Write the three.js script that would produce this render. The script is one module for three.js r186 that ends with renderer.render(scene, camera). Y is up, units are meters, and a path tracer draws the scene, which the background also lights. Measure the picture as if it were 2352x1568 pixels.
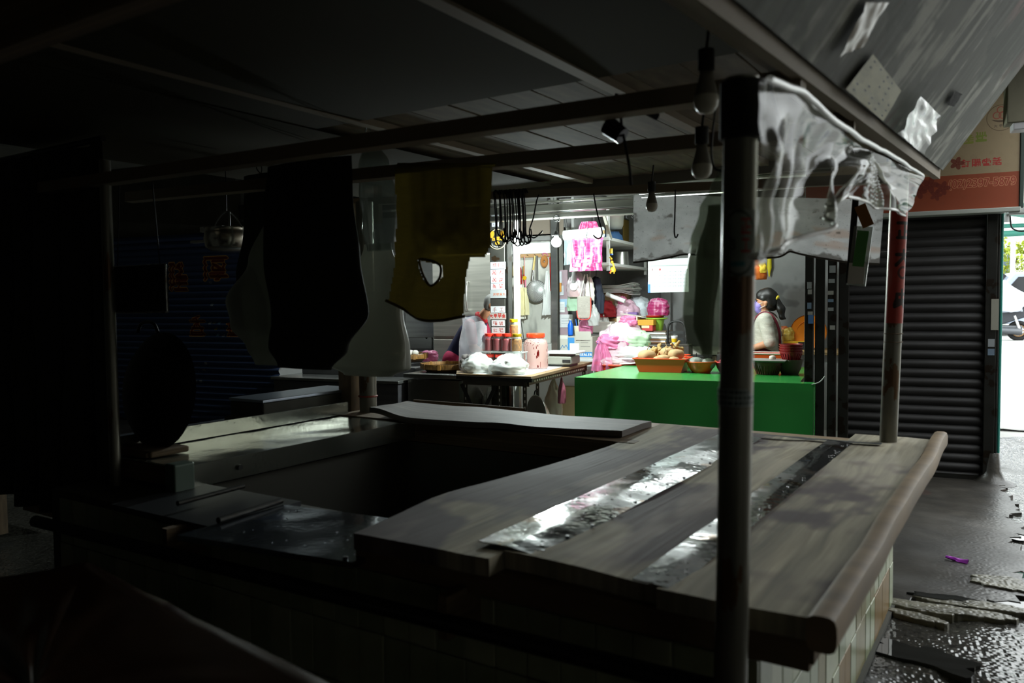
import * as THREE from 'three';
import { mergeGeometries, mergeVertices } from 'three/addons/utils/BufferGeometryUtils.js';
import { RoundedBoxGeometry } from 'three/addons/geometries/RoundedBoxGeometry.js';
import { MarchingCubes } from 'three/addons/objects/MarchingCubes.js';
import { RectAreaLightUniformsLib } from 'three/addons/lights/RectAreaLightUniformsLib.js';

// ---------- camera, sky, exposure ----------
const RAD = Math.PI / 180, FP = 1829;                       // focal length in pixels of the 2352 x 1568 frame
const scene = new THREE.Scene();
const camera = new THREE.PerspectiveCamera(2 * Math.atan(784 / FP) / RAD, 1.5, 0.05, 300);
camera.position.set(0, 1.45, 0);
camera.rotation.order = 'YXZ';
camera.rotation.set(-2.79 * RAD, 24 * RAD, -0.6 * RAD);
camera.focus = 7.3;
camera.userData.fStop = 2.8;
camera.updateMatrixWorld();
const renderer = new THREE.WebGLRenderer({ antialias: true });
renderer.toneMapping = THREE.LinearToneMapping;
renderer.toneMappingExposure = 1.0;
renderer.shadowMap.enabled = true;
RectAreaLightUniformsLib.init();
{ // even overcast sky, a little brighter towards the zenith
  const w = 32, h = 16, d = new Float32Array(w * h * 4), L = 4.8;
  for (let y = 0; y < h; y++) {
    const s = Math.sin(((y + 0.5) / h - 0.5) * Math.PI), k = L * (s > 0 ? (1 + 0.9 * s) / 1.45 : 0.5);
    for (let x = 0; x < w; x++) d.set([0.95 * k, k, 1.0 * k, 1], (y * w + x) * 4);
  }
  const t = new THREE.DataTexture(d, w, h, THREE.RGBAFormat, THREE.FloatType);
  t.mapping = THREE.EquirectangularReflectionMapping; t.magFilter = THREE.LinearFilter; t.needsUpdate = true;
  scene.background = t; scene.environment = t;
}

// ---------- helpers ----------
const V3 = (x, y, z) => new THREE.Vector3(x, y, z);
let seedN = 7;
const rnd = () => { seedN = (seedN + 0x6d2b79f5) | 0; let t = Math.imul(seedN ^ (seedN >>> 15), 1 | seedN); t = (t + Math.imul(t ^ (t >>> 7), 61 | t)) ^ t; return ((t ^ (t >>> 14)) >>> 0) / 4294967296; };
const rr = (a, b) => a + (b - a) * rnd();
const clamp = (x, a = 0, b = 1) => Math.min(b, Math.max(a, x)), lerp = (a, b, t) => a + (b - a) * t;
const sst = (a, b, x) => { const t = clamp((x - a) / (b - a)); return t * t * (3 - 2 * t); };
const HT = new Float32Array(65536); for (let i = 0; i < 65536; i++) HT[i] = rnd();
const hsh = (x, y, z) => HT[((x * 73856093) ^ (y * 19349663) ^ (z * 83492791)) & 65535];
function n2(x, y, p = 0, q = 0) { // value noise, tiling with periods p, q when given
  const X = Math.floor(x), Y = Math.floor(y); let u = x - X, v = y - Y; u = u * u * (3 - 2 * u); v = v * v * (3 - 2 * v);
  const a = p ? ((X % p) + p) % p : X, b = p ? (a + 1) % p : X + 1, c = q ? ((Y % q) + q) % q : Y, d = q ? (c + 1) % q : Y + 1;
  return lerp(lerp(hsh(a, c, 1), hsh(b, c, 1), u), lerp(hsh(a, d, 1), hsh(b, d, 1), u), v);
}
function fb(x, y, o = 4, p = 0, q = 0) { let s = 0, a = 0.5, t = 0; for (let i = 0; i < o; i++) { s += a * n2(x + i * 17, y + i * 31, p, q); t += a; a *= 0.5; x *= 2; y *= 2; p *= 2; q *= 2; } return s / t; }
function n3(x, y, z) {
  const X = Math.floor(x), Y = Math.floor(y), Z = Math.floor(z); let u = x - X, v = y - Y, w = z - Z; u = u * u * (3 - 2 * u); v = v * v * (3 - 2 * v); w = w * w * (3 - 2 * w);
  const L = (k) => lerp(lerp(hsh(X, Y, k), hsh(X + 1, Y, k), u), lerp(hsh(X, Y + 1, k), hsh(X + 1, Y + 1, k), u), v);
  return lerp(L(Z), L(Z + 1), w);
}
// rays through photo pixels, cut with planes of the place
const CP = camera.position;
const ray = (x, y) => V3((x - 1176) / FP, (784 - y) / FP, -1).applyQuaternion(camera.quaternion);
const onZ = (x, y, z) => { const r = ray(x, y); return CP.clone().addScaledVector(r, (z - CP.z) / r.z); };
const onX = (x, y, X) => { const r = ray(x, y); return CP.clone().addScaledVector(r, (X - CP.x) / r.x); };
const onY = (x, y, h) => { const r = ray(x, y); return CP.clone().addScaledVector(r, (h - CP.y) / r.y); };
// the stall's own axes: u to the right along its front, v away from the front, y up
const TH = -9 * RAD, TOP = 0.763, SO = onY(1870, 1440, TOP).setY(0);
const SU = V3(Math.cos(TH), 0, -Math.sin(TH)), SV = V3(-Math.sin(TH), 0, -Math.cos(TH));
const st = (u, y, v) => SO.clone().addScaledVector(SU, u).addScaledVector(SV, v).setY(y);
const stOf = (p) => { const q = p.clone().sub(SO); return [q.dot(SU), p.y, q.dot(SV)]; };
const stY = (x, y, h) => stOf(onY(x, y, h));
const stV = (x, y, v) => { const r = ray(x, y), a = CP.clone().sub(SO).dot(SV); return stOf(CP.clone().addScaledVector(r, (v - a) / r.dot(SV))); };
const stU = (x, y, u) => { const r = ray(x, y), a = CP.clone().sub(SO).dot(SU); return stOf(CP.clone().addScaledVector(r, (u - a) / r.dot(SU))); };

// things
const used = {};
const numbered = (n) => { used[n] = (used[n] ?? -1) + 1; return used[n] ? `${n}_${String(used[n]).padStart(3, '0')}` : n; };
function tag(o, label, category, group, kind) { o.userData.label = label; if (category) o.userData.category = category; if (group) o.userData.group = group; if (kind) o.userData.kind = kind; return o; }
function thing(name, label, category, p = V3(0, 0, 0), turn = 0, group) {
  const o = new THREE.Group(); o.name = numbered(name); o.position.copy(p); o.rotation.y = turn; scene.add(o); return tag(o, label, category, group);
}
const sthing = (name, label, category, u, y, v, group) => thing(name, label, category, st(u, y, v), TH, group);
function mesh(name, g, m, parent = scene, label) {
  const o = new THREE.Mesh(Array.isArray(g) ? merge(g) : g, m); o.castShadow = o.receiveShadow = true;
  o.name = parent === scene ? numbered(name) : name; if (label) o.userData.label = label; parent.add(o); return o;
}
function solo(name, g, m, label, category, p, turn = 0, group) { const o = mesh(name, g, m); if (p) o.position.copy(p); o.rotation.y = turn; return tag(o, label, category, group); }
function struct(name, g, m, label, parent = scene) { const o = mesh(name, g, m, parent); if (parent === scene) { o.userData.kind = 'structure'; if (label) o.userData.label = label; } return o; }
function sgroup(name, label, p = V3(0, 0, 0), turn = 0) { const o = new THREE.Group(); o.name = numbered(name); o.position.copy(p); o.rotation.y = turn; o.userData = { kind: 'structure', label }; scene.add(o); return o; }
function dup(o, p, turn, label) { const c = o.clone(); c.userData = { ...o.userData }; c.name = numbered(o.name.replace(/_\d{3}$/, '')); if (p) c.position.copy(p); if (turn !== undefined) c.rotation.y = turn; if (label) c.userData.label = label; scene.add(c); return c; }

// geometry
function merge(gs) { return mergeGeometries(gs.map((g) => { const q = g.index ? g.toNonIndexed() : g; for (const k of Object.keys(q.attributes)) if (!['position', 'normal', 'uv'].includes(k)) q.deleteAttribute(k); return q; })); }
function T(g, x = 0, y = 0, z = 0, rx = 0, ry = 0, rz = 0) { if (rx || ry || rz) g.applyMatrix4(new THREE.Matrix4().makeRotationFromEuler(new THREE.Euler(rx, ry, rz))); return g.translate(x, y, z); }
const B = (w, h, d, x = 0, y = 0, z = 0, ry = 0) => T(new THREE.BoxGeometry(w, h, d), x, y, z, 0, ry);
const RB = (w, h, d, r = 0.01, x = 0, y = 0, z = 0, ry = 0) => T(new RoundedBoxGeometry(w, h, d, 2, Math.min(r, w / 2.01, h / 2.01, d / 2.01)), x, y, z, 0, ry);
const CY = (r0, r1, h, x = 0, y = 0, z = 0, n = 20, open = false) => new THREE.CylinderGeometry(r0, r1, h, n, 1, open).translate(x, y, z);
const SP = (r, x = 0, y = 0, z = 0, n = 16) => new THREE.SphereGeometry(r, n, Math.ceil(n * 0.7)).translate(x, y, z);
const TO = (R, r, x = 0, y = 0, z = 0, n = 32) => new THREE.TorusGeometry(R, r, 8, n).rotateX(Math.PI / 2).translate(x, y, z);
function bar(a, b, r, n = 10, r2 = r) { const d = b.clone().sub(a), g = new THREE.CylinderGeometry(r2, r, d.length(), n); g.applyQuaternion(new THREE.Quaternion().setFromUnitVectors(V3(0, 1, 0), d.clone().normalize())); return g.translate((a.x + b.x) / 2, (a.y + b.y) / 2, (a.z + b.z) / 2); }
function flat(a, b, w, t) { const d = b.clone().sub(a), g = new THREE.BoxGeometry(w, d.length(), t); g.applyQuaternion(new THREE.Quaternion().setFromUnitVectors(V3(0, 1, 0), d.clone().normalize())); return g.translate((a.x + b.x) / 2, (a.y + b.y) / 2, (a.z + b.z) / 2); }
function tube(pts, r, seg = pts.length * 6, n = 8, closed = false) { return new THREE.TubeGeometry(new THREE.CatmullRomCurve3(pts.map((p) => (p.isVector3 ? p : V3(...p))), closed), seg, r, n, closed); }
const lathe = (pts, n = 28) => new THREE.LatheGeometry(pts.map(([x, y]) => new THREE.Vector2(Math.max(x, 0.0001), y)), n);
function ext(pts, depth, bevel = 0) { const s = new THREE.Shape(pts.map(([x, y]) => new THREE.Vector2(x, y))); return new THREE.ExtrudeGeometry(s, { depth, bevelEnabled: bevel > 0, bevelSize: bevel, bevelThickness: bevel, bevelSegments: 2, curveSegments: 8 }); }
const slab = (pts, y0, y1, bevel = 0) => ext(pts.map(([x, z]) => [x, -z]), y1 - y0 - 2 * bevel, bevel).rotateX(-Math.PI / 2).translate(0, y0 + bevel, 0); // outline in x, z
function grid(nx, ny, f, closedU = false) { // surface from a function (s, t) -> [x, y, z]
  const p = [], uv = [], ix = [];
  for (let j = 0; j <= ny; j++) for (let i = 0; i <= nx; i++) { const a = f(i / nx, j / ny); p.push(a[0], a[1], a[2]); uv.push(i / nx, j / ny); }
  for (let j = 0; j < ny; j++) for (let i = 0; i < nx; i++) { const a = j * (nx + 1) + i, b = a + 1, c = a + nx + 1, d = c + 1; ix.push(a, b, d, a, d, c); }
  const g = new THREE.BufferGeometry(); g.setAttribute('position', new THREE.Float32BufferAttribute(p, 3)); g.setAttribute('uv', new THREE.Float32BufferAttribute(uv, 2)); g.setIndex(ix); g.computeVertexNormals(); return g;
}
function uvm(g, k = 1) { // uv in metres from the main direction of each face
  const q = g.index ? g.toNonIndexed() : g, P = q.attributes.position, N = q.attributes.normal, u = new Float32Array(P.count * 2);
  for (let i = 0; i < P.count; i += 3) {
    let a = 0, b = 0, c = 0; for (let j = i; j < i + 3; j++) { a += N.getX(j); b += N.getY(j); c += N.getZ(j); } a = Math.abs(a); b = Math.abs(b); c = Math.abs(c);
    for (let j = i; j < i + 3; j++) { const x = P.getX(j), y = P.getY(j), z = P.getZ(j), t = b >= a && b >= c ? [x, -z] : a >= c ? [z, y] : [x, y]; u[j * 2] = t[0] * k; u[j * 2 + 1] = t[1] * k; }
  }
  q.setAttribute('uv', new THREE.BufferAttribute(u, 2)); return q;
}
function warp(g, f) { const P = g.attributes.position, v = V3(0, 0, 0); for (let i = 0; i < P.count; i++) { v.fromBufferAttribute(P, i); f(v); P.setXYZ(i, v.x, v.y, v.z); } g.computeVertexNormals(); return g; }
// a filled, crumpled bag: base at y = 0, height h, half widths a and c; neck > 0 gathers the top
function sack(a, h, c, seed = 1, amp = 0.12, neck = 0, n = 40) {
  const g = mergeVertices(new THREE.SphereGeometry(1, n, Math.round(n * 0.75)).deleteAttribute('uv').deleteAttribute('normal'), 1e-4), f = 2.1;
  warp(g, (v) => {
    const ridge = 1 - Math.abs(2 * n3(v.x * f + seed * 9.1, v.y * f * 1.2 + 5, v.z * f + seed) - 1), fine = 1 - Math.abs(2 * n3(v.x * 5 + seed, v.y * 3, v.z * 5 + 3) - 1);
    let s = 1 + amp * (ridge * 1.3 + fine * 0.6 - 1);
    const y = v.y; let k = 1; if (neck && y > 0) k = 1 - neck * sst(0.05, 1, y);
    const m = Math.sqrt(Math.max(1e-6, 1 - y * y)), box = Math.min(1.25, Math.pow(m, -0.35));
    v.x *= a * s * k * box; v.z *= c * s * k * box; v.y = (y < -0.55 ? -0.55 + (y + 0.55) * 0.15 : y) * s;
    v.y = Math.max(0, (v.y + 0.62) / 1.62) * h;
  });
  const P = g.attributes.position, uv = new Float32Array(P.count * 2); for (let i = 0; i < P.count; i++) { uv[2 * i] = Math.atan2(P.getX(i), P.getZ(i)) / 6.283 + 0.5; uv[2 * i + 1] = P.getY(i) / h; }
  g.setAttribute('uv', new THREE.BufferAttribute(uv, 2)); return g;
}
// a hanging sheet: (s, t) with t from 0 at the top; w0 / w1 widths, h height, folds
function drape(w0, w1, h, depth, folds, seed = 1, nx = 40, ny = 30, sag = 0, top = 0) {
  return grid(nx, ny, (s, t) => {
    const w = lerp(w0, w1, Math.pow(t, 0.7)), a = (s - 0.5) * w, fo = Math.sin(s * folds * 6.283 + seed + 1.4 * n2(s * 3 + seed, t * 2)) * depth * (0.35 + 0.65 * t) + (n2(s * 7 + seed * 3, t * 5) - 0.5) * depth * 0.9;
    return [a + (n2(s * 4 + seed, t * 4 + 9) - 0.5) * w * 0.05 * t, -t * h - sag * Math.sin(s * Math.PI) * t - top * (1 - t) * Math.sin(s * Math.PI) + (n2(s * 6, seed) - 0.5) * h * 0.03 * t, fo];
  });
}

// materials and textures
const col = (c) => (typeof c === 'number' || typeof c === 'string' ? new THREE.Color(c) : new THREE.Color().setRGB(...c));
const M = (c, rough = 0.7, metal = 0, o = {}) => new THREE.MeshStandardMaterial({ color: col(c), roughness: rough, metalness: metal, side: THREE.DoubleSide, ...o });
const MP = (c, rough, o = {}) => new THREE.MeshPhysicalMaterial({ color: col(c), roughness: rough, side: THREE.DoubleSide, ...o });
function tex(w, h, f, srgb = true, rx = 1, ry = rx) {
  const d = new Uint8Array(w * h * 4); for (let y = 0; y < h; y++) for (let x = 0; x < w; x++) { const c = f(x / w, y / h), i = (y * w + x) * 4; if (c.length) { d[i] = clamp(c[0], 0, 255); d[i + 1] = clamp(c[1], 0, 255); d[i + 2] = clamp(c[2], 0, 255); } else d[i] = d[i + 1] = d[i + 2] = clamp(c * 255, 0, 255); d[i + 3] = 255; }
  const t = new THREE.DataTexture(d, w, h); t.magFilter = THREE.LinearFilter; t.wrapS = t.wrapT = THREE.RepeatWrapping; t.repeat.set(rx, ry); if (srgb) t.colorSpace = THREE.SRGBColorSpace; t.needsUpdate = true; return t;
}
function ctex(w, h, draw) { const c = document.createElement('canvas'); c.width = w; c.height = h; const g = c.getContext('2d'); draw(g, w, h); const t = new THREE.CanvasTexture(c); t.colorSpace = THREE.SRGBColorSpace; return t; }
const mix3 = (a, b, t) => [lerp(a[0], b[0], t), lerp(a[1], b[1], t), lerp(a[2], b[2], t)];
// Chinese characters as pen strokes on a 10 x 10 grid (x then y, y downwards)
const GL = {
  '手': '7132 2484 1696 525948', '工': '2282 5258 1898', '純': '321333 3315 1545 3539 1718 4748 5292 7178 789897 5265 6595 9295', '丸': '414419 1373789897 2546',
  '燕': '1292 3133 7173 3464 3457 6467 3757 3565 1518 2718 8589 9578 2829 4849 6869 7899', '皮': '239385 232518 5157 36863619 4679 8619', '魚': '4123 214363 2474 7477 2777 2427 2575 5457 2829 4849 6869 7899',
  '漿': '1113 3135 1233 5192 6273 8264 1696 5658 3649 4719 6799 2838', '花': '1292 3133 7173 343618 2529 9545 5575 646898', '枝': '1343 2225 3139 3416 3446 5293 7174 54945479 8459',
  '擠': '1343 313928 1745 5292 7172 5487 8457 5558 8588 5686 5777', '大': '1494 525519 5599', '甲': '2282 2226 8286 2686 2484 5159', '芋': '1191 3032 7072 2484 1696 54595948', '角': '412414 2464 6344 2429 7479 2678 2777 4549',
  '麵': '1141 2123 1333 1436 3416 1939 5292 7153 5494 5459 9499 6469 8489 5696 5797', '線': '321333 3315 1545 3539 1718 4748 6252 5392 5493 5595 7579 6649 7699', '紅': '321333 3315 1545 3539 1718 4748 5393 7378 4898', '糟': '1444 3139 2142 1122 3416 3448 5292 5494 5454 6164 8184 5797 5759 9799 5999',
  '台': '4124 2484 6384 2626 2686 2629 8689 2989', '灣': '1122 1324 1928 4152 6191 5292 5393 4595 4797 4799 9799', '豬': '3112 3424 3546 2748 2526 4419 5393 7155 4494 9345 5686 5686 5659 8689 5989 5787',
  '訂': '2131 1242 1444 1646 1849 1848 1949 5393 73797958', '購': '1141 1111 1118 4148 1343 1545 1747 2819 3849 5292 6164 8184 5494 5559 9599 5797 5595 7579', '電': '2282 1333 1494 5155 1416 9496 3545 2777 2727 2729 7779 2979 2878 5559 5999', '話': '2131 1242 1444 1646 1848 1819 4849 8152 5494 7247 7377 5797 5759 9799 5999',
  '產': '5152 2282 3344 7354 2494 252919 4546 4696 4898 3999 6559', '營': '1121 2123 4143 6163 8183 1494 1415 9495 2565 2527 6567 2767 1899 2989 1819 9899 1898',
  '正': '1191 5158 5595 2528 2528 1898', '甜': '4123 1444 2329 2749 2949 5393 6369 8389 6686 6989', '厚': '1292 121519 4383 4486 4446 8486 4686 3787 6769 3898 5969',
  '隆': '1131 1119 3124 2437 3718 6142 5273 7345 4696 4595 4797 3999 7159 5242', '香': '6132 1393 5155 5319 5399 2626 2686 2629 8689 2888 2989',
};
function glyph(g, ch, x, y, s, lw, color) { // draws one character in a box of side s
  const d = GL[ch]; if (!d) return; g.strokeStyle = color; g.lineWidth = lw; g.lineCap = g.lineJoin = 'round';
  for (const p of d.split(' ')) { g.beginPath(); for (let i = 0; i + 1 < p.length; i += 2) { const X = x + (+p[i] / 10) * s, Y = y + (+p[i + 1] / 10) * s; i ? g.lineTo(X, Y) : g.moveTo(X, Y); } g.stroke(); }
}
const word = (g, w, x, y, s, gap, lw, color) => [...w].forEach((c, i) => glyph(g, c, x + i * (s + gap), y, s, lw, color));

// ---------- ground ----------
const ZF = -7.19;                                            // the shop fronts stand on this line
const asphaltH = (u, v) => 0.55 * fb(u * 12, v * 12, 4, 12, 12) + 0.45 * n2(u * 150, v * 150, 150, 150);
const mAsphalt = M(0xffffff, 1, 0, {
  map: tex(1024, 1024, (u, v) => { const a = fb(u * 6, v * 6, 5, 6, 6), s = n2(u * 260, v * 260, 260, 260), t = n2(u * 120 + 3, v * 120, 120, 120), k = 34 + 42 * a + (s > 0.72 ? 46 * (s - 0.72) / 0.28 : 0) - (t < 0.2 ? 14 : 0); return [k * 1.02, k, k * 0.93]; }, true, 0.4),
  roughnessMap: tex(512, 512, (u, v) => { const w = fb(u * 5 + 3, v * 5, 4, 5, 5), g = n2(u * 160, v * 160, 160, 160); return lerp(0.05, 0.5, sst(0.46, 0.66, w)) + 0.12 * g; }, false, 0.4),
  bumpMap: tex(1024, 1024, (u, v) => 0.7 * n2(u * 190, v * 190, 190, 190) + 0.3 * fb(u * 40, v * 40, 3, 40, 40), false, 0.4), bumpScale: 0.004,
});
const groundY = (x, z) => 0.012 * (fb(x * 2.2 + 40, z * 2.2 + 40, 3) - 0.62) - 0.02 * sst(0.60, 0.72, fb(x * 3 + 7, z * 3 + 2, 2)) + (z < -8 ? 0.45 * sst(-8, -23, z) : 0);
{
  const g = grid(190, 190, (s, t) => { const x = lerp(-1.6, 6, s), z = lerp(-0.4, -9.6, t); return [x, groundY(x, z), z]; });
  struct('floor', uvm(merge([g, B(17, 0.2, 18, -2, -0.16, -3)])), mAsphalt, 'wet dark asphalt of the market alley with puddles');
  const far = grid(30, 60, (s, t) => { const x = lerp(-12, 30, s), z = lerp(-9.6, -70, t); return [x, groundY(x, z), z]; });
  struct('road', uvm(far), M(0xffffff, 0.75, 0, { map: tex(256, 256, (u, v) => { const k = 118 + 50 * fb(u * 8, v * 8, 5, 8, 8); return [k, k, k * 0.98]; }, true, 0.25) }), 'pale grey street beyond the alley');
}
const mConc = M(0xffffff, 1, 0, {
  map: tex(1024, 1024, (u, v) => { const a = fb(u * 5, v * 5, 6, 5, 5), s = fb(u * 30 + 5, v * 30, 3, 30, 30), k = 30 + 38 * a + 22 * (s - 0.5), r = fb(u * 7 + 4, v * 7, 3, 7, 7); return r > 0.68 ? [k * 1.25, k * 1.0, k * 0.9] : [k * 1.06, k, k * 0.92]; }, true, 0.35),
  roughnessMap: tex(512, 512, (u, v) => 0.22 + 0.34 * fb(u * 9, v * 9, 4, 9, 9), false, 0.35), bumpMap: tex(1024, 1024, (u, v) => 0.6 * n2(u * 240, v * 240, 240, 240) + 0.4 * fb(u * 30, v * 30, 4, 30, 30), false, 0.35), bumpScale: 0.0015,
});
{ // the worn concrete apron in front of the shops, with its broken edge
  const e = [[0.98, -7.12], [0.93, -6.75], [0.99, -6.4], [0.86, -6.05], [0.93, -5.75], [0.80, -5.4], [0.90, -5.1], [0.72, -4.8], [0.86, -4.55], [0.62, -4.33], [0.36, -4.24], [0.16, -4.12], [-0.6, -4.3], [-2, -4.45], [-9.6, -5.0]], o = [[-9.6, -7.25]];
  o.push([0.98, -7.25]);
  for (let i = 0; i < e.length - 1; i++) for (let k = 0; k < (i < 11 ? 9 : 3); k++) { const t = k / 9, a = e[i], b = e[i + 1], j = i < 11 ? 0.085 : 0.02; o.push([lerp(a[0], b[0], i < 11 ? t : k / 3) + (rnd() - 0.5) * j, lerp(a[1], b[1], i < 11 ? t : k / 3) + (rnd() - 0.5) * j]); }
  o.push([-9.6, -5.0]);
  const fl = sgroup('floor_concrete', 'worn dark concrete apron before the shops with a broken edge');
  mesh('slab', uvm(slab(o, -0.03, 0.016, 0.004)), mConc, fl);
  // broken pale pieces of screed along the near edge
  const mScr = M(0xa8a69a, 0.4, 0, { map: tex(256, 256, (u, v) => { const k = 105 + 110 * fb(u * 4, v * 30, 4, 4, 30); return [k, k * 0.98, k * 0.92]; }, true, 1.2), bumpMap: mConc.bumpMap, bumpScale: 0.006 });
  for (const [x, y, w, d, a] of [[2110, 1396, 0.34, 0.12, 0.2], [2170, 1405, 0.30, 0.10, -0.1], [2235, 1412, 0.34, 0.09, 0.1], [2100, 1418, 0.26, 0.07, 0.35], [2290, 1400, 0.3, 0.10, 0.05], [2200, 1388, 0.34, 0.07, 0.0], [2310, 1345, 0.3, 0.2, 0.3]]) {
    const p = onY(x, y, 0.01), q = []; for (let i = 0; i < 30; i++) { const t = i / 30 * 6.283, r = 0.5 * (0.66 + 0.3 * rnd() + 0.3 * n2(i * 0.35, w * 90)); q.push([p.x + w * r * Math.cos(t) * Math.cos(a) - d * r * Math.sin(t) * Math.sin(a), p.z + w * r * Math.cos(t) * Math.sin(a) + d * r * Math.sin(t) * Math.cos(a)]); }
    mesh('screed_piece', uvm(slab(q, -0.02, 0.020 + 0.008 * rnd(), 0.005)), mScr, fl);
  }
}
for (const [px, py, w, d, a, label] of [[2318, 1312, 0.5, 0.2, 0.1, 'shallow rain puddle beside the broken concrete edge'], [2320, 1385, 0.5, 0.16, 0.05, 'bright rain puddle at the near corner of the concrete apron'], [2165, 1372, 0.3, 0.07, 0.0, 'small puddle in the cracked concrete near the tiles'], [2120, 1500, 0.42, 0.2, 0.4, 'wet patch of water on the asphalt beside the tiled stall'], [2325, 1225, 0.3, 0.25, 0.2, 'rain puddle on the asphalt by the jagged apron edge']]) {
  const p = onY(px, py, 0.02), q = []; for (let i = 0; i < 40; i++) { const t = i / 40 * 6.283, r = 0.5 * (0.55 + 0.75 * n2(i * 0.4 + px, 3)); q.push([w * r * Math.cos(t) * Math.cos(a) - d * r * Math.sin(t) * Math.sin(a), w * r * Math.cos(t) * Math.sin(a) + d * r * Math.sin(t) * Math.cos(a)]); } q[39] = q[38].map((v, k) => (v + q[0][k]) / 2);
  solo('rain_puddle', slab(q, -0.01, px === 2165 ? 0.026 : 0.012, 0), M(0x2a2a28, 0.04), label, 'puddle', V3(p.x, 0, p.z));
}
// shop floor inside
struct('floor_shop', uvm(B(9.2, 0.1, 3.4, -4.0, -0.035, -9.0)), M(0xa6a6a0, 0.5), 'grey concrete floor inside the shop');

// ---------- building shell ----------
const mPlaster = M(0xffffff, 0.9, 0, { map: tex(512, 512, (u, v) => { const a = fb(u * 4, v * 4, 6, 4, 4), s = fb(u * 14 + 2, v * 5, 4, 14, 5), k = 176 + 60 * a - 40 * sst(0.55, 0.8, s); return [k, k * 1.0, k * 0.96]; }, true, 0.6), bumpMap: tex(256, 256, (u, v) => fb(u * 20, v * 20, 4, 20, 20), false, 0.6), bumpScale: 0.003 });
const mGreyWall = M(0xffffff, 0.85, 0, { map: tex(512, 512, (u, v) => { const a = fb(u * 4, v * 4, 6, 4, 4), s = fb(u * 10 + 6, v * 10, 3, 10, 10), k = 104 + 46 * a - 26 * sst(0.68, 0.82, s); return [k, k, k * 0.99]; }, true, 0.5) });
const mDarkWall = M(0x6a675f, 0.95, 0, { map: tex(256, 256, (u, v) => { const k = 150 + 100 * fb(u * 5, v * 5, 5, 5, 5); return [k, k, k * 0.96]; }, true, 0.5) });
struct('wall_left', uvm(B(0.2, 3.4, 10.6, -9.7, 1.6, -2.2)), mDarkWall, 'grey side wall of the covered market');
struct('wall_back', uvm(B(14.4, 3.4, 0.2, -2.6, 1.6, 2.9)), mDarkWall, 'grey wall behind the stalls');
struct('ceiling', uvm(merge([B(11.2, 0.15, 10.4, -4.2, 3.25, -2.2), B(4.6, 0.15, 7.2, 3.7, 3.25, -0.6)])), mDarkWall, 'grey roof over the market passage');
struct('wall_right', uvm(B(0.2, 4.2, 15, 5.6, 2.0, -2)), M(0x9a968c, 0.9), 'plain building wall across the alley');
// shop room
struct('wall_shop_back', uvm(B(7.2, 3.2, 0.15, -3.4, 1.55, -10.45)), mGreyWall, 'grey rendered back wall of the shop');
struct('wall_shop_right', uvm(B(0.15, 3.2, 3.3, 0.0, 1.55, -8.86)), mGreyWall, 'grey rendered side wall of the shop');
struct('wall_shop_left', uvm(B(0.15, 3.2, 3.3, -6.55, 1.55, -8.86)), mGreyWall, 'side wall beside the fridge');
struct('ceiling_shop', uvm(B(6.8, 0.12, 3.3, -3.3, 2.86, -8.86)), M(0xd6d6d0, 0.85), 'pale ceiling of the shop');
struct('wall_partition', uvm(B(0.72, 2.3, 0.12, -3.84, 1.15, -9.35)), mPlaster, 'white stained plaster partition hung with kitchen tools');
// wall over the shop fronts and the building's far side
struct('wall_front_upper', uvm(merge([B(6.4, 0.62, 0.2, -3.3, 2.94, ZF - 0.12), B(3.2, 1.0, 0.2, -8.1, 2.72, ZF - 0.12), B(1.15, 1.1, 0.2, 0.42, 2.7, ZF - 0.12), B(3.2, 2.3, 0.15, -8.1, 1.1, ZF - 0.14), B(0.95, 2.3, 0.1, 0.42, 1.1, ZF - 0.1)])), mDarkWall, 'grey wall above the shop fronts');
struct('wall_far_side', uvm(B(0.15, 3.2, 3.3, 0.86, 1.6, -8.9)), M(0x8c8a82, 0.9), 'outer side wall of the end building');
const mSteelDark = M(0x3a3a36, 0.45, 0.6, { map: tex(256, 256, (u, v) => { const a = fb(u * 6, v * 6, 5, 6, 6), k = 170 + 70 * a; return a < 0.33 ? [k * 0.8, k * 0.62, k * 0.45] : [k, k, k]; }, true, 1.5) });
// ribbed metal soffit over the shop opening and the beam under it
{
  const g = [], zs = [-6.62, -6.74, -6.86, -6.98, -7.08];
  const so = sgroup('canopy_soffit', 'ribbed grey metal soffit over the open shop front');
  const mRib = M(0x8d8d88, 0.3, 0.75, { map: tex(256, 256, (u, v) => { const k = 190 + 60 * fb(u * 3, v * 30, 4, 3, 30); return [k, k, k * 0.98]; }, true, 0.7) });
  zs.forEach((z, i) => mesh('panel_strip', uvm(RB(3.3, 0.03, 0.105, 0.008, -1.9, 2.44 + 0.022 * i, z)), mRib, so));
  mesh('front_edge', uvm(RB(3.3, 0.12, 0.04, 0.008, -1.9, 2.5, -6.54)), mRib, so);
  const hb = sgroup('trim_1', 'grey steel header beam across the shop opening');
  mesh('beam', uvm(RB(2.95, 0.07, 0.12, 0.008, -1.95, 2.345, ZF + 0.02)), mRib, hb);
  mesh('lower_channel', uvm(RB(2.95, 0.05, 0.10, 0.012, -1.95, 2.27, ZF + 0.03)), mRib, hb);
  mesh('rail', uvm(RB(2.95, 0.02, 0.06, 0.006, -1.95, 2.405, ZF + 0.05)), mRib, hb);
  struct('trim_2', uvm(merge([B(3.2, 0.06, 0.1, -5.0, 2.38, ZF), B(3.2, 0.16, 0.05, -5.0, 2.52, ZF + 0.02)])), mSteelDark, 'dark header over the fridge side of the shop');
}

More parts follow.
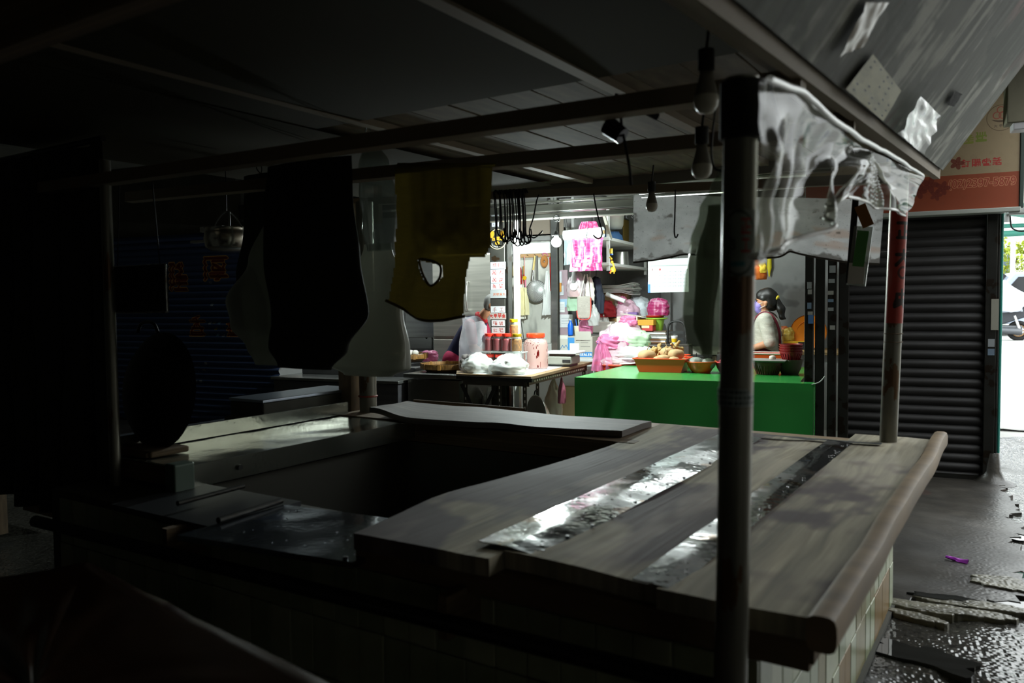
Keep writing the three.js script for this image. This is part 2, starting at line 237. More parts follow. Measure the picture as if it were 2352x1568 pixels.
// ---------- roller shutters ----------
function shutter(o, x0, x1, h, z, m, pitch = 0.0745) {
  const n = Math.ceil(h / pitch), prof = []; for (let i = 0; i <= 6; i++) { const t = i / 6; prof.push([0.004 + 0.016 * Math.sin(t * Math.PI), t * pitch * 0.9]); }
  for (let k = 0; k < n; k++) {
    const g = grid(2, 10, (s, t) => { const y = t * pitch, b = t < 0.86 ? 0.004 + 0.017 * Math.sin(t / 0.86 * Math.PI) : t > 0.99 ? 0.004 : -0.006; return [lerp(x0, x1, s), k * pitch + y, z + b]; });
    const U = g.attributes.uv, P = g.attributes.position; for (let i = 0; i < U.count; i++) U.setXY(i, (P.getX(i) - x0) / (x1 - x0), P.getY(i) / h);
    mesh('slat', g, m, o);
  }
  mesh('bottom_bar', B(x1 - x0, 0.05, 0.03, (x0 + x1) / 2, 0.028, z + 0.012), mSteelDark, o);
}
{
  const o = thing('roller_shutter', 'closed dark grey metal roller shutter under the orange sign', 'shutter');
  const x0 = -0.13, x1 = 0.85, h = 2.2;
  shutter(o, x0, x1, h, ZF, M(0xffffff, 0.55, 0.35, { map: tex(256, 512, (u, v) => { const a = fb(u * 3, v * 9, 5, 3, 9), k = 44 + 28 * a + 10 * (n2(u * 2, v * 90, 2, 90) - 0.5); return [k * 1.0, k * 0.98, k * 0.98]; }) }));
  mesh('chalk_mark', B(0.22, 0.004, 0.002, 0.2, 1.83, ZF + 0.024), M(0x8a8a88, 0.8), o, 'faint white line on the shutter');
}
const BX0 = -9.2, BX1 = -6.1, BH = 2.25;
{
  const o = thing('roller_shutter', 'closed navy blue roller shutter painted with red and yellow characters', 'shutter');
  const W = 1240, H = 900, X = (x) => (x - BX0) / (BX1 - BX0) * W, Yp = (y) => (1 - y / BH) * H;
  const t = ctex(W, H, (g) => {
    g.fillStyle = '#38496f'; g.fillRect(0, 0, W, H);
    for (let i = 0; i < 900; i++) { g.fillStyle = `rgba(${rnd() < 0.5 ? '22,30,50' : '70,88,124'},0.10)`; g.fillRect(rnd() * W, rnd() * H, 20 + 90 * rnd(), 2 + 3 * rnd()); }
    for (const [c, px, py, w, h] of [['隆', 388, 600, 44, 66], ['厚', 466, 580, 58, 62], ['香', 434, 722, 38, 48], ['營', 520, 740, 50, 32]]) {
      const a = onZ(px, py, ZF), b = onZ(px + w, py + h, ZF), x = X(a.x), y = Yp(a.y), s = X(b.x) - x, hh = Yp(b.y) - y;
      g.save(); g.translate(x, y); g.scale(1, hh / s); glyph(g, c, 0, 0, s * 1.08, s * 0.17, '#c8954e'); glyph(g, c, 0, 0, s * 1.08, s * 0.095, '#6d2519'); g.restore();
    }
    for (const [px, py, c] of [[484, 742, '#b9c0c6'], [493, 741, '#8a8878'], [505, 742, '#6f9ec0'], [497, 755, '#a79a3c'], [501, 769, '#6f9fc0'], [515, 771, '#8d8f98'], [489, 700, '#aebdc4'], [475, 834, '#a9adb2'], [471, 850, '#8a8c92'], [453, 875, '#8e9096'], [464, 875, '#a9adb2'], [485, 649, '#8a8f96']]) { const a = onZ(px, py, ZF); g.fillStyle = c; g.fillRect(X(a.x) - 8, Yp(a.y) - 6, 16, 11); g.fillStyle = 'rgba(30,34,44,0.6)'; g.fillRect(X(a.x) - 6, Yp(a.y) - 2, 12, 2); }
  });
  shutter(o, BX0, BX1, BH, ZF, M(0xffffff, 0.8, 0, { map: t }));
}

// ---------- posts and frames of the fronts ----------
const mPipeGreen = M(0x2f7d72, 0.4);
{
  const o = sgroup('shutter_guide', 'dark peeling steel shutter guide at the alley corner');
  mesh('channel', uvm(RB(0.075, 2.2, 0.09, 0.006, 0.88, 1.1, ZF + 0.02)), mSteelDark, o);
  mesh('edge_angle', uvm(RB(0.016, 2.2, 0.05, 0.004, 0.927, 1.1, ZF + 0.03)), mSteelDark, o);
  mesh('base_flare', uvm(lathe([[0.17, 0], [0.10, 0.03], [0.062, 0.10], [0.05, 0.24], [0.0, 0.245]], 18).translate(0.91, 0.0, ZF + 0.02)), mConc, o);
  mesh('torn_paper', B(0.05, 0.24, 0.004, 0.905, 1.32, ZF + 0.068), M(0x8e8c80, 0.9), o, 'torn pale paper strip');
  mesh('small_sticker', B(0.045, 0.06, 0.003, 0.885, 1.10, ZF + 0.067), M(0x8b9094, 0.7), o);
  mesh('small_sticker', B(0.045, 0.05, 0.003, 0.885, 1.03, ZF + 0.067), M(0x66788a, 0.7), o);
  mesh('drain_pipe', CY(0.011, 0.011, 2.3, 0.95, 1.2, ZF + 0.02, 12), mPipeGreen, o, 'teal green drain pipe');
}
{
  const o = sgroup('shutter_guide', 'dark double steel guide between the green table and the grey shutter');
  for (const [x, w, d] of [[-0.44, 0.07, 0.10], [-0.355, 0.075, 0.06], [-0.26, 0.07, 0.09], [-0.17, 0.08, 0.07]]) mesh('channel', uvm(RB(w, 2.25, d, 0.006, x, 1.12, ZF + 0.03)), mSteelDark, o);
  const pap = [0x8d9290, 0x6c8296, 0x9a9a92, 0x4a74a6];
  for (const [px, py, w, h, c] of [[1859, 655, 9, 14, 0], [1860, 670, 8, 10, 2], [1859, 702, 8, 13, 1], [1861, 719, 10, 7, 2], [1862, 733, 10, 18, 3], [1912, 618, 12, 15, 0], [1910, 645, 12, 8, 0], [1908, 672, 11, 8, 2], [1908, 690, 11, 6, 1], [1908, 710, 11, 7, 0], [1912, 752, 10, 9, 2]]) { const p = onZ(px, py, ZF + 0.085), k = 0.0040; mesh('small_sticker', B(w * k, h * k, 0.003, p.x, p.y, ZF + 0.0845), M(pap[c], 0.7), o); }
}
const mSteel = M(0xb6b8b6, 0.3, 0.85, { map: tex(256, 256, (u, v) => { const k = 205 + 50 * fb(u * 3, v * 50, 4, 3, 50); return [k, k, k]; }, true, 0.8), roughnessMap: tex(256, 256, (u, v) => 0.5 + 0.5 * fb(u * 4, v * 4, 5, 4, 4), false, 0.8) });
const ZP = ZF - 0.3;
{ // the pillar with the price papers
  const o = sgroup('pillar', 'narrow dark pillar pasted with white and red food name papers');
  const xl = onZ(1126, 700, ZP + 0.1).x, xr = onZ(1160, 700, ZP + 0.1).x, cx = (xl + xr) / 2, w = xr - xl;
  mesh('post', uvm(RB(w, 2.3, 0.16, 0.006, cx, 1.15, ZP + 0.02)), M(0x54534d, 0.5, 0.3, { map: mSteelDark.map }), o);
  mesh('guide_rail', uvm(RB(0.028, 2.3, 0.10, 0.004, xr + 0.02, 1.15, ZP + 0.04)), mSteelDark, o);
  mesh('bright_frame', uvm(RB(0.05, 2.3, 0.06, 0.004, xr + 0.065, 1.15, ZP - 0.06)), M(0xd6d8d4, 0.5), o, 'pale painted door frame');
  const paper = (name, x0, y0, x1, y1, bg, draw, label) => {
    const a = onZ(x0, y0, ZP + 0.106), b = onZ(x1, y1, ZP + 0.106), W = b.x - a.x, H = a.y - b.y, cw = 256, ch = Math.round(cw * H / W);
    const t = ctex(cw, ch, (g) => { g.fillStyle = bg; g.fillRect(0, 0, cw, ch); draw(g, cw, ch); });
    const e = M(bg, 0.6), f = M(0xffffff, 0.5, 0, { map: t });
    const me = new THREE.Mesh(B(W, H, 0.004), [e, e, e, e, f, e]); me.name = name; me.castShadow = me.receiveShadow = true; me.position.set((a.x + b.x) / 2, (a.y + b.y) / 2, ZP + 0.103); if (label) me.userData.label = label; o.add(me);
  };
  const R = '#a8453c';
  paper('house_number', 1129, 500, 1145, 520, '#c9d0d6', (g, w, h) => { g.strokeStyle = '#3b4350'; g.lineWidth = 8; g.strokeRect(8, 8, w - 16, h - 16); g.beginPath(); g.moveTo(8, h * 0.34); g.lineTo(w, h * 0.34); g.moveTo(w * 0.45, h * 0.34); g.lineTo(w * 0.45, h); g.stroke(); word(g, '台工正花', 22, 30, 46, 8, 7, '#3b4350'); word(g, '正', 30, h * 0.42, 70, 8, 8, '#3b4350'); word(g, '甲', 30, h * 0.68, 70, 8, 8, '#3b4350'); word(g, '手', 140, h * 0.42, 80, 8, 11, '#222'); word(g, '皮', 140, h * 0.70, 80, 8, 11, '#222'); }, 'small white address plate');
  paper('name_paper', 1126, 602, 1161, 618, '#b9bcc2', (g, w, h) => word(g, '純手工', 40, 12, 66, 4, 7, '#a06a66'));
  paper('name_paper', 1126, 618, 1159, 634, '#c3c6cc', (g, w, h) => { glyph(g, '燕', 28, 14, 86, 7, R); glyph(g, '丸', 150, 14, 86, 7, R); });
  paper('name_paper', 1127, 635, 1159, 650, '#c0c4ca', (g, w, h) => { glyph(g, '燕', 28, 12, 86, 7, R); glyph(g, '皮', 150, 12, 86, 7, R); });
  paper('name_paper', 1127, 650, 1159, 665, '#c0c4ca', (g, w, h) => { glyph(g, '魚', 28, 12, 86, 7, R); glyph(g, '漿', 150, 12, 86, 7, R); });
  paper('name_paper', 1126, 666, 1162, 684, '#a3a7a8', (g, w, h) => word(g, '花枝擠丸', 44, 40, 50, 2, 6, '#b06a4e'));
  paper('name_paper', 1127, 703, 1160, 718, '#c3c6c8', (g, w, h) => { glyph(g, '手', 30, 14, 84, 7, '#8e5b58'); glyph(g, '工', 150, 14, 84, 7, '#8e5b58'); });
  paper('name_paper', 1125, 719, 1162, 733, '#b3ada6', (g, w, h) => word(g, '大甲芋角', -14, 6, 66, 3, 12, '#a93a34'), 'paper with bold red characters');
  paper('name_paper', 1129, 735, 1159, 749, '#cfcfd0', (g, w, h) => { glyph(g, '麵', 26, 12, 86, 7, R); glyph(g, '線', 146, 12, 86, 7, R); });
  paper('name_paper', 1129, 751, 1159, 766, '#cfc4c4', (g, w, h) => { glyph(g, '紅', 30, 12, 86, 7, R); glyph(g, '糟', 146, 12, 86, 7, R); });
  paper('chalk_number', 1130, 474, 1147, 489, '#54534d', (g, w, h) => { g.fillStyle = '#26251f'; g.font = '150px sans-serif'; g.fillText('130', 6, h * 0.75); });
  // round pork sticker
  const a = onZ(1143, 549, ZP + 0.11), r = 0.103, t = ctex(512, 512, (g) => {
    g.fillStyle = '#caa24a'; g.fillRect(0, 0, 512, 512); g.fillStyle = '#d8c9a0'; g.beginPath(); g.arc(256, 256, 256, 0, 7); g.fill(); g.fillStyle = '#2a2a26'; g.beginPath(); g.arc(256, 256, 238, 0, 7); g.fill();
    g.fillStyle = '#d79b2c'; g.beginPath(); g.ellipse(105, 130, 62, 90, 0.3, 0, 7); g.fill(); g.beginPath(); g.ellipse(407, 130, 62, 90, -0.3, 0, 7); g.fill();
    word(g, '台灣豬', 96, 190, 104, 4, 17, '#d79b2c'); g.fillStyle = '#d79b2c'; g.beginPath(); g.ellipse(256, 356, 62, 46, 0, 0, 7); g.fill(); g.fillStyle = '#2a2a26'; g.fillRect(232, 340, 14, 30); g.fillRect(266, 340, 14, 30);
    g.fillStyle = '#e6e2d8'; g.font = 'bold 44px sans-serif'; g.textAlign = 'center'; const s = 'TAIWAN PORK'; [...s].forEach((c, i) => { const q = Math.PI * (0.80 - 0.06 * i); g.save(); g.translate(256 + 196 * Math.cos(q), 256 + 196 * Math.sin(q)); g.rotate(q - Math.PI / 2); g.fillText(c, 0, 14); g.restore(); });
  });
  const me = mesh('round_sticker', new THREE.CylinderGeometry(r, r, 0.004, 40).rotateX(Math.PI / 2), [M(0xc9b98a, 0.5), M(0xffffff, 0.45, 0, { map: t }), M(0xc9b98a, 0.5)], o, 'round black and yellow pork sticker'); me.position.set(a.x - 0.005, a.y, ZP + 0.104); me.rotation.z = 0;
  { const G = me.geometry, U = G.attributes.uv, P = G.attributes.position; for (let i = 0; i < U.count; i++) U.setXY(i, P.getX(i) / (2 * r) + 0.5, P.getY(i) / (2 * r) + 0.5); }
}
// ---------- the orange sign ----------
{
  const z = ZF + 0.16, a = onZ(2340, 474, z), x1 = a.x, y0 = a.y, x0 = x1 - 1.5, y1 = y0 + 0.92, W = 1024, H = Math.round(1024 * (y1 - y0) / (x1 - x0));
  const C = (px, py) => { const p = onZ(px, py, z); return [(p.x - x0) / (x1 - x0) * W, (1 - (p.y - y0) / (y1 - y0)) * H]; };
  const t = ctex(W, H, (g) => {
    g.fillStyle = '#a28f70'; g.fillRect(0, 0, W, H); const yb = C(2260, 398)[1];
    g.fillStyle = '#98472a'; g.fillRect(0, yb, W, H - yb);
    for (let i = 0; i < 500; i++) { g.fillStyle = `rgba(90,60,40,${0.05 * rnd()})`; g.beginPath(); g.arc(rnd() * W, rnd() * H, 3 + 14 * rnd(), 0, 7); g.fill(); }
    let [x, y] = C(2208, 366), [X2] = C(2302, 366), s = (X2 - x) / 4.2; word(g, '訂購電話', x, y, s, s * 0.06, s * 0.11, '#b23a34');
    [x, y] = C(2178, 434); const w = C(2334, 434)[0] - x; g.font = 'bold 62px sans-serif'; const k = w / g.measureText('(02)2397-5879').width; g.save(); g.translate(x, y); g.scale(k, k * 1.25); g.lineWidth = 5; g.strokeStyle = '#d69a72'; g.strokeText('(02)2397-5879', 0, -4); g.fillStyle = '#9c3f2c'; g.fillText('(02)2397-5879', 0, -4); g.restore();
    [x, y] = C(2240, 303); s = C(2268, 303)[0] - x; glyph(g, '營', x, y, s, s * 0.12, '#7d8a3a'); [x, y] = C(2210, 308); glyph(g, '產', x, y, s, s * 0.12, '#8a8f3e');
    const [cx, cy] = C(2300, 270), rr2 = C(2334, 270)[0] - cx; g.lineWidth = 3; g.strokeStyle = '#6d5a44'; g.beginPath(); g.arc(cx, cy, rr2, 0, 7); g.stroke(); g.strokeStyle = '#a85a48'; g.lineWidth = 5; for (const [dx, dy, r] of [[-0.05, -0.62, 0.24], [-0.3, -0.2, 0.26], [0.1, -0.2, 0.26]]) { g.beginPath(); g.arc(cx + dx * rr2, cy + dy * rr2, r * rr2, 0, 7); g.stroke(); }
    g.fillStyle = '#5e4c3c'; g.beginPath(); g.moveTo(cx - 0.7 * rr2, cy + 0.1 * rr2); g.quadraticCurveTo(cx, cy + 0.3 * rr2, cx + 0.6 * rr2, cy + 0.12 * rr2); g.quadraticCurveTo(cx, cy + 0.6 * rr2, cx - 0.7 * rr2, cy + 0.1 * rr2); g.fill(); word(g, '大甲正', cx - 0.5 * rr2, cy + 0.5 * rr2, rr2 * 0.25, rr2 * 0.1, 3, '#7a6a58');
    g.fillStyle = 'rgba(110,40,30,0.75)'; for (const [px, py, r] of [[2135, 425, 26], [2165, 432, 22], [2110, 440, 24], [2198, 375, 20], [2150, 448, 18]]) { const [u, v] = C(px, py), q = r * 1.5; for (let i = 0; i < 5; i++) { g.beginPath(); g.ellipse(u + q * 0.6 * Math.cos(i * 1.257), v + q * 0.6 * Math.sin(i * 1.257), q * 0.55, q * 0.36, i * 1.257, 0, 7); g.fill(); } }
  });
  const o = thing('shop_sign', 'cream and orange shop sign board with red phone number above the shutter', 'sign', V3((x0 + x1) / 2, y0, z)), e = M(0x8a5a40, 0.6), f = M(0xffffff, 0.5, 0, { map: t });
  const me = new THREE.Mesh(B(x1 - x0, y1 - y0, 0.12, 0, (y1 - y0) / 2, -0.06), [e, e, e, e, f, e]); me.name = 'board'; me.castShadow = me.receiveShadow = true; o.add(me);
  mesh('bottom_trim', RB(x1 - x0 + 0.02, 0.035, 0.15, 0.006, 0, -0.02, -0.05), M(0xb9bdb6, 0.45, 0.2), o, 'pale metal trim');
  mesh('side_trim', RB(0.03, y1 - y0 + 0.03, 0.14, 0.006, (x1 - x0) / 2 + 0.016, (y1 - y0) / 2, -0.06), M(0x3c4a44, 0.5), o);
  const p = onZ(2312, 250, -6.3); // small pale box in front of the sign
  const b = thing('junction_box', 'pale worn metal box with a torn label hanging before the sign', 'box', V3(p.x + 0.16, p.y - 0.13, -6.3));
  mesh('case', RB(0.34, 0.40, 0.16, 0.01, 0, 0.22, 0), M(0x9b9684, 0.7, 0, { map: mPlaster.map }), b); mesh('lens', RB(0.30, 0.05, 0.14, 0.008, 0.02, 0.0, 0), M(0xd0cfd2, 0.35), b, 'pale plastic lower strip'); mesh('hanger', bar(V3(0, 0.4, 0), V3(0, 0.83, 0), 0.012), mSteelDark, b);
}
// electric wires and meter under the sign's end
{ const p = onZ(2322, 486, ZF + 0.1); const o = thing('wall_socket_box', 'small white cable box below the end of the sign', 'box', V3(p.x + 0.05, p.y - 0.03, ZF + 0.12)); mesh('case', RB(0.16, 0.05, 0.1, 0.01, 0, 0.03, 0), M(0xc9ccc8, 0.5), o); mesh('cable', tube([[-0.06, 0, 0], [-0.04, -0.10, 0.01], [0.04, -0.12, 0.01], [0.1, -0.03, 0]], 0.006), M(0x2a2a2a, 0.6), o); mesh('plug', CY(0.016, 0.018, 0.06, -0.08, -0.02, 0.01), M(0xdddddd, 0.5), o); }

// ---------- the tiled stall in front ----------
// local axes of stall things: x = u, y up, z = -v
const woodMap = (w, h, f, rx, ry) => tex(w, h, f, true, rx, ry);
const mPlank = M(0xffffff, 1, 0, {
  map: woodMap(768, 1536, (u, v) => {
    const g = fb(u * 90 + 3 * fb(u * 5, v * 7, 3), v * 7, 4), l = fb(u * 22, v * 1.6 + 4, 4), st1 = fb(u * 5 + 11, v * 6 + 3, 4), st2 = fb(u * 7 + 2, v * 5 + 30, 4);
    let c = mix3([122, 116, 98], [174, 163, 140], l); const k = 0.72 + 0.5 * g; c = c.map((x) => x * k);
    c = mix3(c, [66, 54, 56], 0.85 * sst(0.47, 0.60, st1)); c = mix3(c, [188, 180, 164], 0.45 * sst(0.55, 0.7, st2));
    return n2(u * 300, v * 500) > 0.985 ? c.map((x) => x * 0.6) : c;
  }),
  bumpMap: tex(512, 1024, (u, v) => fb(u * 100, v * 8, 4), false), bumpScale: 0.0025, roughnessMap: tex(256, 512, (u, v) => 0.92 - 0.2 * fb(u * 5 + 11, v * 6 + 3, 4), false),
});
const mEdgeWood = M(0xa89478, 0.6, 0, { map: tex(256, 256, (u, v) => { const k = 150 + 90 * fb(u * 3, v * 40, 4, 3, 40); return [k, k * 0.95, k * 0.88]; }, true, 1, 0.4) });
const mDarkWood = M(0x8c7b66, 0.8, 0, { map: mEdgeWood.map });
const mScrapedSteel = M(0xd4d6d6, 1, 0.92, {
  map: tex(512, 512, (u, v) => { const a = fb(u * 5, v * 5, 5, 5, 5), k = 150 + 80 * a; const r = fb(u * 9 + 4, v * 9, 4, 9, 9); return r > 0.64 ? [k * 0.85, k * 0.72, k * 0.62] : [k, k, k]; }, true, 1.2),
  roughnessMap: tex(512, 512, (u, v) => 0.08 + 0.24 * sst(0.35, 0.75, fb(u * 6, v * 6, 5, 6, 6)), false, 1.2), bumpMap: tex(512, 512, (u, v) => 0.8 * fb(u * 5 + 9, v * 5, 3, 5, 5) + 0.2 * n2(u * 60, v * 60, 60, 60), false, 1.2), bumpScale: 0.0018,
});
const PU = (x, z) => [(x + 1.45) / 1.55, (-z + 0.1) / 2.9];
function board(u0, u1, v0, v1, y1, th, hf = null, nx = 6, nz = 24) { // a plank with its wear
  const g = new THREE.BoxGeometry(u1 - u0, th, v1 - v0, nx, 1, nz).translate((u0 + u1) / 2, y1 - th / 2, -(v0 + v1) / 2);
  if (hf) warp(g, (p) => { const d = hf(p.x, -p.z, p.y > y1 - th / 2); p.x += d[0]; p.y += d[1]; p.z -= d[2]; });
  const U = g.attributes.uv, P = g.attributes.position; for (let i = 0; i < U.count; i++) U.setXY(i, ...PU(P.getX(i), P.getZ(i))); return g;
}
const stall = sthing('market_stall', 'tiled market stall with weathered plank counter tops in the foreground', 'stall', 0, 0, 0);
{
  // core of the ring of counters
  const mCore = M(0x4a4a44, 0.9);
  for (const [u0, u1, v0, v1] of [[-1.25, -0.165, 0.12, 2.36], [-3.3, -1.25, 0.12, 0.5], [-3.3, -2.72, 0.5, 2.36], [-2.72, -1.25, 1.85, 2.36]]) mesh('core', B(u1 - u0, 0.64, v1 - v0, (u0 + u1) / 2, 0.32, -(v0 + v1) / 2), mCore, stall);
  // glazed tiles, one by one
  const tileMap = tex(128, 128, (u, v) => { const k = 196 + 34 * fb(u * 3, v * 3, 4, 3, 3); return [k * 0.97, k, k * 0.9]; });
  const tm = [0xc6c8b0, 0xb9bda6, 0xcfcfbc, 0xaeb49c].map((c) => M(c, 0.32, 0, { map: tileMap }));
  tm.push(M(0xa88660, 0.45, 0, { map: tileMap }), M(0xa89a7c, 0.4, 0, { map: tileMap }));
  const gf = RB(0.103, 0.194, 0.012, 0.003), gs = RB(0.012, 0.194, 0.103, 0.003);
  for (let r = 0; r < 3; r++) {
    for (let i = 0; i < 29; i++) { const t = mesh('tile', gf, tm[Math.floor(rnd() * 4)], stall); t.position.set(-0.2 - 0.106 * i, 0.115 + 0.198 * r, -0.116 + (rnd() - 0.5) * 0.003); }
    for (let i = 0; i < 21; i++) { const t = mesh('tile', gs, tm[r === 0 && i > 8 && rnd() < 0.4 ? 4 : r < 2 && rnd() < 0.2 ? 5 : Math.floor(rnd() * 4)], stall); t.position.set(-0.157 + (rnd() - 0.5) * 0.003, 0.115 + 0.198 * r, -0.19 - 0.106 * i); }
  }
  mesh('plinth', merge([B(3.2, 0.02, 0.02, -1.75, 0.01, -0.11), B(0.03, 0.02, 2.3, -0.15, 0.01, -1.25)]), mCore, stall);
  // counter top of planks
  const wob = (s) => (u, v, top) => [0.012 * (n2(v * 2.2 + s, 3) - 0.5) * (Math.abs(u + 1.31) < 0.05 ? 6 : 0.6), 0.010 * (fb(u * 4 + s, v * 2.2, 2) - 0.5) * 2 + 0.012 * Math.exp(-Math.pow((u + 1.31) / 0.12, 2)) * Math.sin(v * 3), v < 0.1 ? 0.03 * (n2(u * 5 + s, 7) - 0.5) : 0];
  mesh('plank', board(-1.33, -0.84, 0.0, 2.42, TOP, 0.05, wob(1)), mPlank, stall);
  mesh('plank', board(-0.835, -0.37, 0.07, 2.42, TOP, 0.05, wob(5)), mPlank, stall);
  mesh('plank', board(-0.365, -0.015, 0.04, 2.62, TOP, 0.05, wob(9)), mPlank, stall);
  mesh('front_beam', uvm(merge([B(1.34, 0.07, 0.08, -0.69, 0.678, -0.085), B(0.08, 0.06, 2.4, -1.27, 0.683, -1.25)])), mDarkWood, stall);
  // side rail, rounded and worn
  const rail = new RoundedBoxGeometry(0.062, 0.075, 2.72, 3, 0.02).translate(0.018, TOP - 0.012, -1.34);
  const rg = new THREE.BoxGeometry(0.062, 0.078, 2.72, 4, 4, 40).translate(0.018, TOP - 0.012, -1.34);
  warp(rg, (p) => { const v = -p.z, a = p.x - 0.018, b = p.y - TOP + 0.012, r = Math.pow(Math.pow(Math.abs(a / 0.031), 4) + Math.pow(Math.abs(b / 0.039), 4), 0.25) || 1, q = Math.max(Math.abs(a / 0.031), Math.abs(b / 0.039)) || 1; p.x = 0.018 + a * q / r + 0.016 * (n2(v * 2.4, 1) - 0.5); p.y = TOP - 0.012 + b * q / r + 0.016 * (n2(v * 3 + 9, 2) - 0.5); });
  mesh('side_rail', uvm(rg), mEdgeWood, stall, 'rounded worn wooden rail');
  mesh('under_rail', uvm(B(0.10, 0.05, 2.5, -0.06, 0.685, -1.3)), mDarkWood, stall);
  // metal strips nailed over the joints
  const strip = (u0, u1, v0, v1, s) => { const g = new THREE.BoxGeometry(u1 - u0, 0.0035, v1 - v0, 8, 1, 60).translate((u0 + u1) / 2, TOP + 0.008, -(v0 + v1) / 2); const xm = lerp(u0, u1, 0.5); warp(g, (p) => { p.y += 0.010 * (fb(p.x * 4 + s, -p.z * 2.2, 2) - 0.5) + 0.002 * (n2(p.x * 14 + s, -p.z * 11) - 0.5) + 0.003 - 0.12 * Math.max(0, p.x - xm) * (0.7 + 0.6 * n2(s, -p.z * 1.6)); }); return mesh('metal_strip', uvm(g), mScrapedSteel, stall, 'dented sheet metal strip nailed over the plank joint'); };
  strip(-0.935, -0.735, 0.10, 2.24, 1); strip(-0.435, -0.325, 0.045, 2.30, 5);
  const nails = []; for (const [u0, u1, v1] of [[-0.92, -0.75, 2.2], [-0.422, -0.338, 2.26]]) for (let v = 0.13; v < v1; v += 0.155) for (const u of [u0, u1]) nails.push(CY(0.006, 0.006, 0.003, u + rr(-0.006, 0.006), TOP + 0.0112 - (u > -0.8 && u < -0.7 || u > -0.36 ? 0.008 : 0), -(v + rr(-0.03, 0.03)), 8)); 
  const nm = mesh('nails', nails, M(0x151513, 0.5, 0.5), stall); nm.userData.kind = 'stuff';
  const drops = []; for (let i = 0; i < 190; i++) { const a = rnd() < 0.6, r = rr(0.0025, 0.007); drops.push(new THREE.SphereGeometry(r, 8, 5, 0, 6.283, 0, 1.57).scale(1, 0.5, 1).translate(a ? rr(-0.93, -0.74) : rr(-0.43, -0.33), TOP + 0.0095, -rr(0.1, 2.25))); }
  const dm = mesh('water_drops', drops, MP(0xffffff, 0.05, { transmission: 1, thickness: 0.01, ior: 1.33 }), stall); dm.userData.kind = 'stuff';
  mesh('rubber_strip', grid(30, 2, (s, t) => { const u = lerp(-0.78, -0.20, s), v = 2.28 + 0.05 * t + 0.02 * n2(s * 14, 1); return [u, TOP + 0.006 + 0.006 * n2(s * 9, t), -v]; }), M(0x2b2b2a, 0.6), stall, 'frayed dark rubber strip along the far edge');
  mesh('far_base', B(1.5, 0.11, 0.52, -2.0, 0.70, -2.12), mDarkWood, stall);
  mesh('rear_ledge', uvm(B(2.6, 0.03, 0.2, -1.45, TOP - 0.03, -2.46)), mEdgeWood, stall);
  mesh('left_ledge', uvm(B(0.7, 0.05, 0.5, -2.95, TOP - 0.03, -2.12)), mDarkWood, stall);
  // dark pipe running in front of the tiles
  mesh('front_pipe', bar(V3(-3.1, 0.56, 0.05), V3(-0.16, 0.60, 0.05), 0.024, 14), M(0x161614, 0.5, 0.3), stall, 'dark pipe along the tiled front');
  for (const u of [-2.2, -0.95]) mesh('bracket', B(0.03, 0.12, 0.16, u, 0.6, -0.03), mDarkWood, stall);
}
{ // loose board along the far side, curling at its end
  const c = [[-2.84, 1.69], [-1.36, 1.96], [-1.37, 2.36], [-3.03, 2.25]];
  const o = sthing('loose_board', 'dark weathered board with a curled end lying across the far side of the stall', 'board', 0, 0, 0);
  const f = (s, t, k) => { const a = [lerp(c[0][0], c[1][0], s), lerp(c[0][1], c[1][1], s)], b = [lerp(c[3][0], c[2][0], s), lerp(c[3][1], c[2][1], s)], y = TOP + 0.004 + 0.035 * Math.pow(1 - s, 3) + 0.03 * Math.exp(-Math.pow((s - 0.03) / 0.08, 2)) * (1 - t) - 0.012 * Math.sin(s * 9 + t) * (1 - s) + 0.008 * n2(s * 9, t * 3); return [lerp(a[0], b[0], t), y + k, -lerp(a[1], b[1], t)]; };
  const gs = [grid(50, 10, (s, t) => f(s, t, 0.02)), grid(50, 10, (s, t) => f(s, t, -0.012)), grid(50, 2, (s, t) => f(s, 0, lerp(-0.012, 0.02, t))), grid(50, 2, (s, t) => f(s, 1, lerp(-0.012, 0.02, t))), grid(10, 2, (s, t) => f(0, s, lerp(-0.012, 0.02, t))), grid(10, 2, (s, t) => f(1, s, lerp(-0.012, 0.02, t)))];
  mesh('panel', uvm(merge(gs), 0.5), M(0xc9c0b6, 0.7, 0, { map: tex(256, 1024, (u, v) => { const a = fb(u * 4, v * 90, 4, 4, 90), b = fb(u * 4 + 5, v * 9, 3, 4, 9), k = 70 + 70 * a - 26 * sst(0.5, 0.65, b); return [k * 1.03, k * 0.98, k * 0.96]; }) }), o);
  mesh('end_rim', tube([[-3.0, TOP + 0.05, -2.28], [-2.6, TOP + 0.042, -2.33], [-2.2, TOP + 0.035, -2.36]], 0.012), mDarkWood, o);
}
